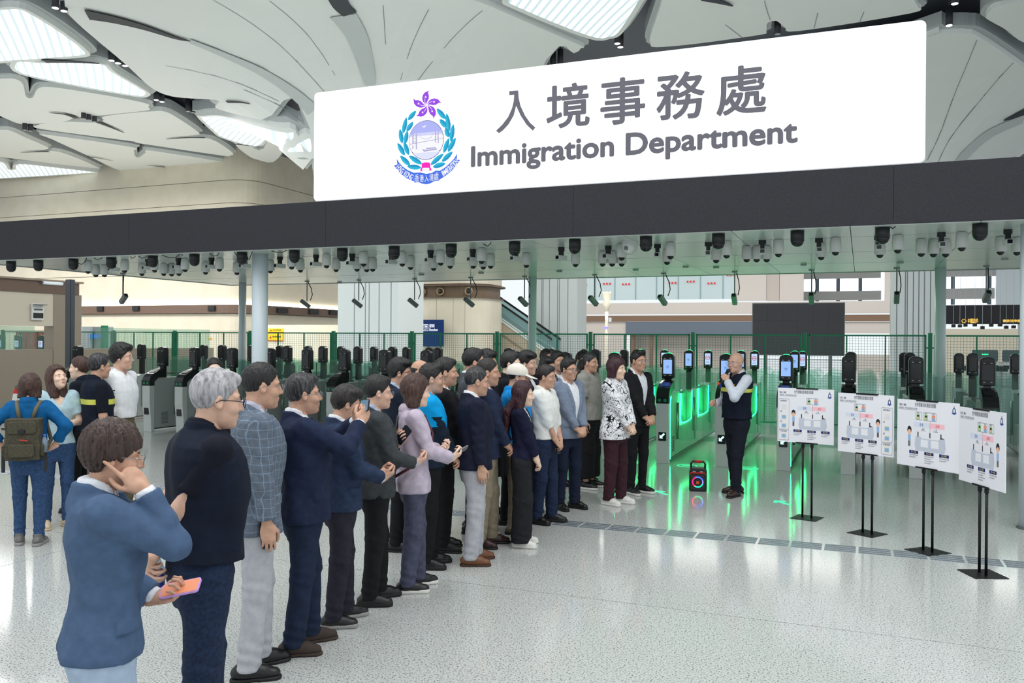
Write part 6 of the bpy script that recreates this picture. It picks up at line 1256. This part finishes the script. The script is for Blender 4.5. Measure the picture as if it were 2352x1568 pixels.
B4 = pph('tall man in a white band collar shirt and olive trousers', p, 10, ('shirt', cloth('white_band', (236, 238, 242), .96), 1.0, dict(gs=.008, g=.012, belt=1, ch=1.50)), (cloth('olive', (104, 98, 74), .9), 1.08, 'reg'), ('dress', 'shoe_black'), ('curly', 'black'), 'a', ('behind', 'behind'), (16, 0), 0, 's', build=.98)
p = (-8.074,7.083,1.703)
B5 = pph('woman with a brown ponytail turned left behind the vest man', p, 205, ('vest', [navy_v, hivis], .90, dict(sleeve=.0, under_sleeve=.45, bands=[(1.2, 1.25, 1)])), (black_p, 1.0, 'reg'), ('dress', 'shoe_black'), ('tail', 'brown'), 'c', ('down', 'down'), (0, 0), 0, None, fem=True, vshirt=cloth('navy_polo', (20, 24, 36)), detail=1.1)
p = (-6.89,7.887,1.687)
B6 = pph('woman with tied back black hair peeking out behind the grey haired man', p, -50, ('shirt', cloth('navy_uniform', (22, 28, 46)), .88, dict(sleeve=.42)), (black_p, 1.0, 'reg'), ('dress', 'shoe_black'), ('bun', 'black'), 'c', ('front_high', 'front_high'), (8, 2), 0, None, fem=True, detail=1.1)
# --- things they hold or wear
def dirs(pr, j): 
    Sh, El, Wt, fd, bk, pose, sd = pr['J'][j]; return world_dir(pr, fd), world_dir(pr, bk)
fd, bk = dirs(W1, 0); phone('orange and lilac phone in the hand of the woman in the blue blazer', at_hand(W1, 0, .11, .026), fd, -bk, mat('phone_lilac', (196, 150, 214), .35), mat('phone_orange', (232, 140, 96), .35))
fd = world_dir(W4, (.30, .85, -.10)); a, b = at_hand(W4, 0, .10, .03), at_hand(W4, 1, .10, .03); mid = [(a[i]+b[i])/2 for i in range(3)]
phone('dark phone held up by the man filming', (mid[0], mid[1], mid[2]+.02), world_dir(W4, (.12, -1, .1)), world_dir(W4, (-1, 0, .15)), ph_black, lit_sc, .16, .078)
a, b = at_hand(W5, 0, .11, .02), at_hand(W5, 1, .11, .02)
phone('black phone held low by the man in the blue jacket', b, world_dir(W5, (.8, .1, .5)), world_dir(W5, (-.5, 0, .85)), ph_black, dark_sc)
fd, bk = dirs(W6, 0); phone('black phone held at the chest of the man in the dark grey blazer', at_hand(W6, 0, .09, .025), fd, -bk, ph_black, dark_sc)
fd, bk = dirs(W7, 1); phone('slim grey phone in the hands of the woman in the lilac jacket', at_hand(W7, 1, .10, .022), fd, -bk, mat('phone_grey', (110, 104, 112), .3), dark_sc)
fd, bk = dirs(W3, 1); phone('black phone in the lowered hand of the man in the check blazer', at_hand(W3, 1, .06, .03), fd, bk, ph_black, dark_sc)
fd, bk = dirs(B2, 0); phone('grey phone held by the woman in the pale blue top', at_hand(B2, 0, .10, .022), fd, -bk, mat('phone_grey', (110, 104, 112), .3), dark_sc)
fd, bk = dirs(W20, 1); phone('dark phone in the clasped hands of the white shirt man', at_hand(W20, 1, .08, .03), (0, 0, 1), bk, ph_black, dark_sc)
# microphone
g0 = Vector(at_hand(WS, 0, .075, .022)); mouth = Vector(skeleton_world(WS, WS['Rh']@np.array((.115, 0, -.065))+WS['hc'])); dv = (mouth-g0).normalized()
t = thing('microphone', 'black handheld microphone with an orange ring held by the bald speaker', 'microphone', tuple(g0)); e_ = dv*min((mouth-g0).length-.02, .11)
MB().cone(-dv*.11, e_*.75, .013, .019, 14).build('handle', ph_black, t, True); MB().sphere(tuple(e_*.75+dv*.018), .026, 14, 10).build('grille', mat('mic_grille', (52, 52, 56), .5, .6), t, True); MB().cone(-dv*.125, -dv*.095, .018, .018, 14).build('ring', mat('mic_orange', (240, 90, 30), .5), t, True)
# badges on vests
def chest_pad(pr, name, y, z, w_, h, m, label=None, txt=None, tm=None):
    zs, A, B, CXX = pr['tors']; x = np.interp(z, zs, A)*max(1-(abs(y)/np.interp(z, zs, B))**2.5, .05)**.4+np.interp(z, zs, CXX)+.027
    q = pr['tf']((x, y, z)); an = math.atan2(y*1.1, x); o = empty(name+'_anchor', tuple(q), an, pr['root']); o.name = name
    MB().box((0, 0, 0), (.004, w_, h)).build('patch', m, o)
    if txt: put_text('lettering', txt, tm, o, lambda a, b, c=0: (.004+c, a, b), (-w_*.48, -h*.4, w_*.48, h*.4), .01)
chest_pad(WS, 'badge', -.085, 1.20, .06, .075, mat('badge_white', (226, 228, 226), .5)); chest_pad(WS, 'embroidery', .075, 1.335, .12, .04, navy_v, txt='入境處', tm=goldt)
chest_pad(B3, 'badge', -.08, 1.17, .07, .06, mat('badge_white', (226, 228, 226), .5)); chest_pad(B3, 'embroidery', -.09, 1.33, .06, .07, navy_v, txt='入境', tm=mat('white_thread', (220, 224, 228), .6))
# backpack
s = B1['s']; fa = B1['fa']
t = thing('backpack', 'olive canvas backpack with a black buckle on the woman in blue', 'backpack', (B1['x'], B1['y'], 0), fa); t.scale = (s, s, s)
ol = cloth('olive_canvas', (84, 80, 66), .82, 60); ol2 = mat('olive_strap', (104, 98, 82), .8)
def bp(P):
    d = ell(P, (-.205, 0, 1.10), (.10, .158, .20)); q = np.maximum(np.maximum(np.abs(P[:, 0]+.205)-.070, np.abs(P[:, 1])-.135), np.abs(P[:, 2]-1.10)-.185)
    return smin(q-.02, d, .03)+.003*np.sin(P[:, 2]*40+P[:, 1]*30)
bv_, bf_ = snets(bp, (-.34, -.22, .85), (-.08, .22, 1.36), .009); link('bag_body', np_mesh('bag_body', bv_, bf_), t, ol)
MB().prism(rrect(-.115, .93, .115, 1.06, .03), lambda y, z: (-.335, y, z), lambda y, z: (-.28, y, z)).build('front_pocket', ol, t, bevel=.012)
MB().prism(rrect(-.13, 1.16, .13, 1.285, .03), lambda y, z: (-.318, y, z), lambda y, z: (-.27, y, z)).build('flap', ol, t, bevel=.01)
MB().box((-.322, 0, 1.185), (.02, .06, .042)).build('buckle', ph_black, t, bevel=.005); MB().box((-.325, -.02, 1.10), (.006, .075, .012), R=Matrix.Rotation(.15, 3, 'X')).build('logo_patch', mat('logo_red', (190, 60, 50), .6), t); MB().box((-.329, 0, 1.035), (.004, .17, .008)).build('zip', ph_black, t)
for sd in (1, -1):
    MB().tube([(-.15, sd*.06, 1.30), (-.12, sd*.085, 1.40), (-.06, sd*.105, 1.462), (.04, sd*.11, 1.45), (.125, sd*.11, 1.36), (.135, sd*.13, 1.20), (.06, sd*.185, 1.06), (-.12, sd*.16, .97)], .021, 6).build('shoulder_strap', ol2, t, True)
    MB().box((-.19, sd*.19, .90), (.02, .03, .26)).build('loose_strap', ph_black, t)
    MB().prism(rrect(-.26, .93, -.15, 1.05, .02), lambda x, z: (x, sd*.152, z), lambda x, z: (x, sd*.185, z)).build('side_pocket', ol, t, bevel=.01)
q = skeleton_world(B1, (-.205, -.18, 1.03)); t = thing('water_bottle', 'small clear bottle with a blue cap in the backpack side pocket', 'bottle', q)
MB().lathe([(0, -.06), (.026, -.06), (.028, .04), (.014, .075), (.014, .085)], n=14).build('bottle_body', glass_mat('bottle_clear', (200, 220, 235), .35), t, True); MB().cone((0, 0, .083), (0, 0, .105), .016, .016, 14).build('cap', mat('cap_blue_plastic', (60, 110, 200), .4), t, True)
# crossbody bag strap and pouch of the lilac woman
s = W7['s']; t = thing('crossbody_bag', 'small black crossbody bag with a long strap on the woman in lilac', 'bag', (W7['x'], W7['y'], 0), W7['fa']); t.scale = (s, s, s)
MB().tube([(-.01, .09, 1.475), (-.125, .04, 1.40), (-.165, -.05, 1.20), (-.17, -.10, 1.03), (-.18, -.12, .93)], .012, 6).build('strap', ph_black, t, True); MB().tube([(-.01, .09, 1.475), (.10, .06, 1.40), (.155, 0, 1.26), (.11, -.17, 1.12), (-.06, -.21, 1.02), (-.175, -.14, .94)], .012, 6).build('strap', mat('strap_wine', (80, 30, 40), .6), t, True)
MB().box((-.195, -.12, .885), (.045, .12, .11)).build('pouch', ph_black, t, bevel=.012)
# black tote carried between the navy cardigan and the gold glasses
p = (-3.333,7.818,0.948); t = thing('black_coat_bundle', 'black folded coat hanging at the side of the woman with long hair', 'coat', (p[0], p[1], .62))
cv_, cf_ = snets(lambda P: np.maximum(smin(cap(P, (0, 0, .02), (.02, 0, .52), .12, .075), cap(P, (-.06, .03, .02), (0, 0, .40), .07, .05), .04)+.008*np.sin(P[:, 1]*50+P[:, 0]*40), -.02-P[:, 2]), (-.22, -.18, -.06), (.18, .2, .66), .014)
link('folded_cloth', np_mesh('folded_cloth', cv_, cf_), t, black_p)
# water bottle hanging behind the first two
p = (-2.984,3.049,0.82); t = thing('water_bottle', 'clear blue labelled water bottle beside the pocket of the navy vest man', 'bottle', p)
MB().lathe([(0, -.10), (.030, -.10), (.033, -.05), (.033, .06), (.015, .10), (.015, .115)], n=16).build('bottle_body', glass_mat('bottle_clear', (200, 220, 235), .35), t, True); MB().lathe([(.0335, -.03), (.0338, .05)], n=16).build('label_band', mat('label_blue2', (70, 90, 190), .4), t, True); MB().cone((0, 0, .112), (0, 0, .135), .017, .017, 14).build('cap', mat('cap_white', (230, 232, 236), .4), t, True)

# ================= display boards on stands
pw = mat('board_white', (236, 236, 242), .35); pblk = mat('stand_black', (24, 24, 27), .45, .3); ink = mat('print_ink', (44, 46, 60), .6); inkg = mat('print_grey', (120, 122, 134), .6); navyb = mat('print_navy', (22, 36, 110), .5); yelt = mat('print_yellow', (236, 214, 90), .5); pinkb = mat('print_pink', (250, 196, 206), .5); redt = mat('print_red', (206, 62, 70), .5); bluet = mat('print_blue', (70, 100, 180), .5); paleb = mat('print_pale', (218, 224, 238), .5); gateg = mat('print_gate', (196, 202, 216), .5); greenc = mat('print_green', (150, 200, 130), .5); hairk = mat('print_hair', (40, 36, 40), .5); facec = mat('print_face', (238, 190, 164), .5); shirtb = mat('print_shirt', (150, 184, 224), .5); orangec = mat('print_orange', (232, 150, 120), .5); bluec = mat('print_card', (136, 180, 220), .5); creamc = mat('print_cream', (238, 226, 206), .5)
def poster(pos, L, R_, zt, zb, label, left, extra_card, cards_side, mirror):
    """board from its left edge L to its right edge R_ (XY), top zt, bottom zb"""
    a = Vector((L[0], L[1], 0)); b = Vector((R_[0], R_[1], 0)); d = (b-a); W_ = d.length; rz = math.atan2(d.y, d.x); c = (a+b)/2
    t = thing('display_board', label, 'sign', (c.x, c.y, 0), rz)
    H_ = zt-zb; bd = MB().box((0, 0, (zt+zb)/2), (W_, .008, H_)).build('board', pw, t)
    for x in (-.05, .05):
        MB().cone((x+left, .018, .006), (x+left, .018, zb+.03), .0115, .0115, 12).build('pole', pblk, t, True)
        MB().cone((x+left, .018, zb-.05), (x+left, .018, zb-.015), .018, .018, 12).build('pole_collar', pblk, t)
    MB().box((left, .018, .003), (.28, .28, .006)).build('base_plate', pblk, t)
    for z in (zt, zb): MB().box((left, .0, z), (.24, .022, .014)).build('clip', pblk, t)
    MB().cone((left, .018, zb), (left, .018, zt), .008, .008, 8).build('back_rod', pblk, t)
    fn = lambda u, v, o=0: (-W_/2+u*W_, -.0042-o, zb+v*H_)
    def rect(nm, u0, v0, u1, v1, m, o=.0004): return MB().prism([(u0, v0), (u1, v0), (u1, v1), (u0, v1)], lambda u, v: fn(u, v, 0), lambda u, v: fn(u, v, o)).build(nm, m, bd)
    def frame(u0, v0, u1, v1, nm='card_frame'):
        P = rrect(u0, v0, u1, v1, .018, 4); n = len(P); cu, cv = (u0+u1)/2, (v0+v1)/2; Q = [(cu+(p[0]-cu)*(1-.008/(u1-u0)), cv+(p[1]-cv)*(1-.012/(v1-v0))) for p in P]
        m_ = MB(); m_.add([fn(*p, .0003) for p in P]+[fn(*q, .0003) for q in Q], [(i, (i+1) % n, n+(i+1) % n, n+i) for i in range(n)]); m_.build(nm, inkg, bd)
    def text(s_, u0, v0, u1, v1, m, off=.0): return put_text('printed_text', s_, m, bd, lambda x, z, o=0: fn(x, z, .0009+o*.1), (u0, v0, u1, v1), 0., 0., res=1)
    text('合作查驗自助通道流程圖', .30, .905, .64, .965, ink, .01); text('「'+('離港」' if mirror == 0 else '訪港」')+'櫃檯', .03, .90, .15, .935, ink, .01); text('香港居民／內地訪港旅客出境流程', .03, .855, .34, .885, inkg)
    rect('rule', .03, .847, .34, .850, inkg)
    # small crest
    q = [(.925+.026*math.cos(k*.524), .885+.048*math.sin(k*.524)) for k in range(12)]; MB().prism(q, lambda u, v: fn(u, v, 0), lambda u, v: fn(u, v, .0005)).build('crest_ring', navyb, bd)
    q = [(.925+.015*math.cos(k*.524), .888+.029*math.sin(k*.524)) for k in range(12)]; MB().prism(q, lambda u, v: fn(u, v, 0), lambda u, v: fn(u, v, .0009)).build('crest_field', paleb, bd); MB().prism([(.890, .850), (.925, .832), (.960, .850), (.960, .865), (.925, .845), (.890, .865)], lambda u, v: fn(u, v, 0), lambda u, v: fn(u, v, .0008)).build('crest_scroll', bluet, bd); rect('crest_flower', .919, .935, .931, .955, mat('crest_violet_print', (150, 70, 160), .5))
    x0 = .38 if cards_side == 'L' else .16 if cards_side == 'R' else .30 if mirror == 0 else .28
    gx0, gx1 = x0, x0+.50; gm = (gx0+gx1)/2
    # photo cards
    cx = [(gm-.11, gm+.10)]+([(gm-.24, gm-.13)] if extra_card == 'L' else [(gm+.13, gm+.24)] if extra_card == 'R' else [])
    for k, (u0, u1) in enumerate(cx):
        frame(u0, .705, u1, .83)
        pu = [u0+.045] if k else [u0+.045, u1-.045]
        for i, u in enumerate(pu):
            text('證件' if i == 0 else '指紋', u-.02, .80, u+.02, .82, ink)
            rect('photo_card', u-.028, .715, u+.028, .795, greenc if i == 0 else orangec)
            if i == 0: MB().prism([(u+.016*math.cos(k2*.785), .75+.026*math.sin(k2*.785)) for k2 in range(8)], lambda a_, b_: fn(a_, b_, 0), lambda a_, b_: fn(a_, b_, .0008)).build('photo_face', facec, bd); MB().prism([(u-.018, .755), (u+.018, .755), (u+.014, .782), (u-.014, .782)], lambda a_, b_: fn(a_, b_, 0), lambda a_, b_: fn(a_, b_, .0011)).build('photo_hair', hairk, bd)
            else: rect('photo_lower', u-.028, .715, u+.028, .75, bluec, .0008)
    rect('zone_pale', gx0-.02, .60, gm-.005, .675, paleb); text('香港', gm-.17, .615, gm-.11, .662, bluet, .015); rect('zone_pink', gm, .60, gx1-.02, .675, pinkb); text('深圳', gm+.09, .615, gm+.15, .662, redt, .015)
    rect('border_line', gm-.002, .53, gm+.002, .70, redt); text('出境', gx0+.12, .565, gx0+.16, .59, ink); text('入境', gx0+.32, .565, gx0+.36, .59, ink); rect('arrow_line', gx0+.10, .552, gx0+.18, .557, ink); rect('arrow_line', gx0+.30, .552, gx0+.38, .557, ink)
    # printed gate drawing
    q = [(gx0, .33), (gx0+.015, .46), (gx0+.09, .46), (gx0+.12, .435), (gx1-.12, .435), (gx1-.09, .46), (gx1-.015, .46), (gx1, .33), (gx1-.02, .25), (gx0+.02, .25)]
    flat('gate_drawing', q, gateg, bd, 0, .0006, fn)
    for u in (gx0+.10, gx0+.27): rect('gate_window', u, .31, u+.12, .42, pw, .0009)
    for u in (gx0+.055, gm, gx1-.075): rect('gate_head', u-.008, .455, u+.008, .53, hairk, .0009)
    MB().prism([(gx1-.08, .46), (gx1-.015, .46), (gx1-.08, .485)], lambda u, v: fn(u, v, 0), lambda u, v: fn(u, v, .0008)).build('gate_hood', hairk, bd)
    # small standing figure
    fxp = gx0-.09 if mirror == 0 else gx1+.07
    def disc(nm, u, v, ru, rv, m, o): MB().prism([(u+ru*math.cos(k*.45), v+rv*math.sin(k*.45)) for k in range(14)], lambda a_, b_: fn(a_, b_, 0), lambda a_, b_: fn(a_, b_, o)).build(nm, m, bd)
    disc('figure_hair', fxp, .545, .036, .060, hairk, .0005); disc('figure_face', fxp, .515, .028, .040, facec, .0009); rect('figure_shirt', fxp-.022, .38, fxp+.022, .475, shirtb); rect('figure_leg', fxp-.016, .30, fxp-.002, .38, hairk); rect('figure_leg', fxp+.002, .30, fxp+.016, .38, hairk)
    nm = ('第一步驟', '第二步驟', '第三步驟') if mirror == 0 else ('第三步驟', '第二步驟', '第一步驟'); us = (gx0-.09, gx0+.16, gx0+.40)
    for k in range(3):
        rect('step_label', us[k], .195, us[k]+.15, .24, navyb); text(nm[k], us[k]+.035, .203, us[k]+.115, .232, yelt, .02)
        for j in range(2+(k == 1)*2): text('• 旅客進入通道掃描證件並核實' if j % 2 == 0 else '  身份後通過閘門', us[k], .165-j*.032, us[k]+(.15 if j % 2 == 0 else .11), .185-j*.032, inkg)
    if cards_side in ('L', 'R'):
        u0 = .02 if cards_side == 'L' else .79
        frame(u0, .23, u0+.19, .80); frame(u0, .03, u0+.19, .22)
        for v, tt in ((.745, '香港居民'), (.55, '或'), (.36, '或'), (.18, '內地旅客')): text(tt, u0+.03, v, u0+.03+.03*len(tt), v+.03, ink)
        for v in (.60, .41, .25, .06):
            rect('id_card', u0+.045, v, u0+.145, v+.10, creamc); rect('id_print', u0+.06, v+.018, u0+.13, v+.08, bluec if v < .55 else paleb, .0008)
    return t
SB = [[(-0.868,10.072,1.43),(-0.273,9.903,1.414),(-0.262,9.906,0.803),(-0.861,10.073,0.845)],[(-0.223,9.6,1.425),(0.297,9.271,1.398),(0.306,9.273,0.778),(-0.217,9.601,0.832)],[(0.324,9.088,1.403),(0.808,8.604,1.39),(0.812,8.605,0.75),(0.336,9.091,0.793)],[(0.799,8.482,1.396),(1.07,7.858,1.364),(1.084,7.862,0.716),(0.804,8.482,0.766)]]
for k, q in enumerate(SB):
    zt = (q[0][2]+q[1][2])/2; zb = (q[2][2]+q[3][2])/2
    poster(None, q[0][:2], q[1][:2], zt, zb, ['white e-gate guide board with card column on its left, leftmost of the four', 'white guide board with card column on its right, second of the four', 'white guide board with figure at left and no card column, third of the four', 'white guide board seen most edge on at the right, fourth of the four'][k], (0.02, 0.02, .0, -.0)[k], (None, None, 'L', 'R')[k], ('L', 'R', None, None)[k], (0, 1, 0, 1)[k])
# ================= party speaker on the floor
p = (-1.956,11.261,-0.0)
t = thing('party_speaker', 'black portable speaker with a coloured light ring and red handle on the floor', 'speaker', p, math.radians(8))
cb = mat('speaker_black', (26, 27, 30), .45); rdm = mat('speaker_red', (196, 34, 30), .4)
MB().prism([(-.11, .02), (-.10, 0), (.10, 0), (.11, .02), (.11, .26), (.085, .30), (-.085, .30), (-.11, .26)], lambda x, z: (x, -.09, z), lambda x, z: (x, .10, z)).build('cabinet', cb, t, bevel=.012)
MB().prism(rrect(-.085, .03, .085, .215, .03), lambda x, z: (x, -.098, z), lambda x, z: (x, -.088, z)).build('grille', mat('grille_grey', (44, 45, 50), .6), t)
for nm, m_, a0, a1 in (('ring_blue', emit_mat('ring_blue', (60, 90, 255), 3.), 20, 110), ('ring_violet', emit_mat('ring_violet', (120, 110, 255), 3.), -20, 20), ('ring_green', emit_mat('ring_green', (20, 240, 150), 3.), -125, -20), ('ring_red', emit_mat('ring_red', (255, 20, 90), 3.), 110, 235)):
    m_b = MB(); n = 10
    m_b.tube([(.064*math.cos(math.radians(a0+(a1-a0)*k/n)), -.102, .125+.064*math.sin(math.radians(a0+(a1-a0)*k/n))) for k in range(n+1)], .007, 6); m_b.build(nm, m_, t, True)
MB().cone((0, -.10, .125), (0, -.092, .125), .05, .045, 22).build('woofer', mat('woofer', (20, 24, 34), .5), t); MB().box((0, -.103, .118), (.036, .004, .036)).build('logo_plate', mat('logo_orange', (220, 90, 40), .5), t)
R1 = Matrix.Rotation(math.radians(-32), 4, 'X').to_3x3(); MB().box((0, -.07, .272), (.15, .008, .06), R=R1).build('control_panel', blackg, t)
for x in (-.045, .045): put_text('display_digits', '888', mat('digits', (190, 196, 205), .4), t, lambda a, b, c=0: (a, -.084-(.26-b)*.0+(b-.262)*.6-.004-c, b), (x-.018, .252, x+.018, .268), 0)
MB().prism([(-.10, .205), (-.085, .235), (.085, .235), (.10, .205), (.10, .22), (.09, .25), (-.09, .25), (-.10, .22)], lambda x, z: (x, -.100, z), lambda x, z: (x, -.088, z)).build('red_trim', rdm, t)
MB().tube([(-.088, 0, .27), (-.09, 0, .345), (-.07, 0, .375), (.07, 0, .375), (.09, 0, .345), (.088, 0, .27)], .013, 8).build('handle', cb, t, True); MB().cone((-.045, 0, .375), (.045, 0, .375), .017, .017, 12).build('handle_grip', rdm, t, True)
# ================= traffic cone behind the woman in blue
p = (-16.32,12.772,0.0)
t = thing('traffic_cone', 'red and white traffic cone by the left e-gate, behind the backpack woman', 'cone', p)
prof = [(.19, .03), (.15, .25), (.125, .40), (.09, .60), (.065, .74), (.045, .84)]
for k in range(5): MB().lathe([prof[k], prof[k+1]], n=18).build('red_band' if k % 2 == 0 else 'white_band', mat('cone_red', (206, 42, 38), .5) if k % 2 == 0 else mat('cone_white', (226, 226, 222), .5), t, True)
MB().box((0, 0, .015), (.4, .4, .03)).build('base', cb, t, bevel=.01); MB().tube([(.03*math.cos(k*.6), 0, .87+.03*math.sin(k*.6)) for k in range(12)], .008, 6).build('ring', cb, t, True)
# ================= green light on the floor by the gates, drawn as thin glowing shapes
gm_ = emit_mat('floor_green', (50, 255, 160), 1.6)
fl_mk = thing('floor_light_marks', 'glowing shapes for green light arrows and rings on the floor before the lit e-gates', 'floor light', (0, 0, 0))
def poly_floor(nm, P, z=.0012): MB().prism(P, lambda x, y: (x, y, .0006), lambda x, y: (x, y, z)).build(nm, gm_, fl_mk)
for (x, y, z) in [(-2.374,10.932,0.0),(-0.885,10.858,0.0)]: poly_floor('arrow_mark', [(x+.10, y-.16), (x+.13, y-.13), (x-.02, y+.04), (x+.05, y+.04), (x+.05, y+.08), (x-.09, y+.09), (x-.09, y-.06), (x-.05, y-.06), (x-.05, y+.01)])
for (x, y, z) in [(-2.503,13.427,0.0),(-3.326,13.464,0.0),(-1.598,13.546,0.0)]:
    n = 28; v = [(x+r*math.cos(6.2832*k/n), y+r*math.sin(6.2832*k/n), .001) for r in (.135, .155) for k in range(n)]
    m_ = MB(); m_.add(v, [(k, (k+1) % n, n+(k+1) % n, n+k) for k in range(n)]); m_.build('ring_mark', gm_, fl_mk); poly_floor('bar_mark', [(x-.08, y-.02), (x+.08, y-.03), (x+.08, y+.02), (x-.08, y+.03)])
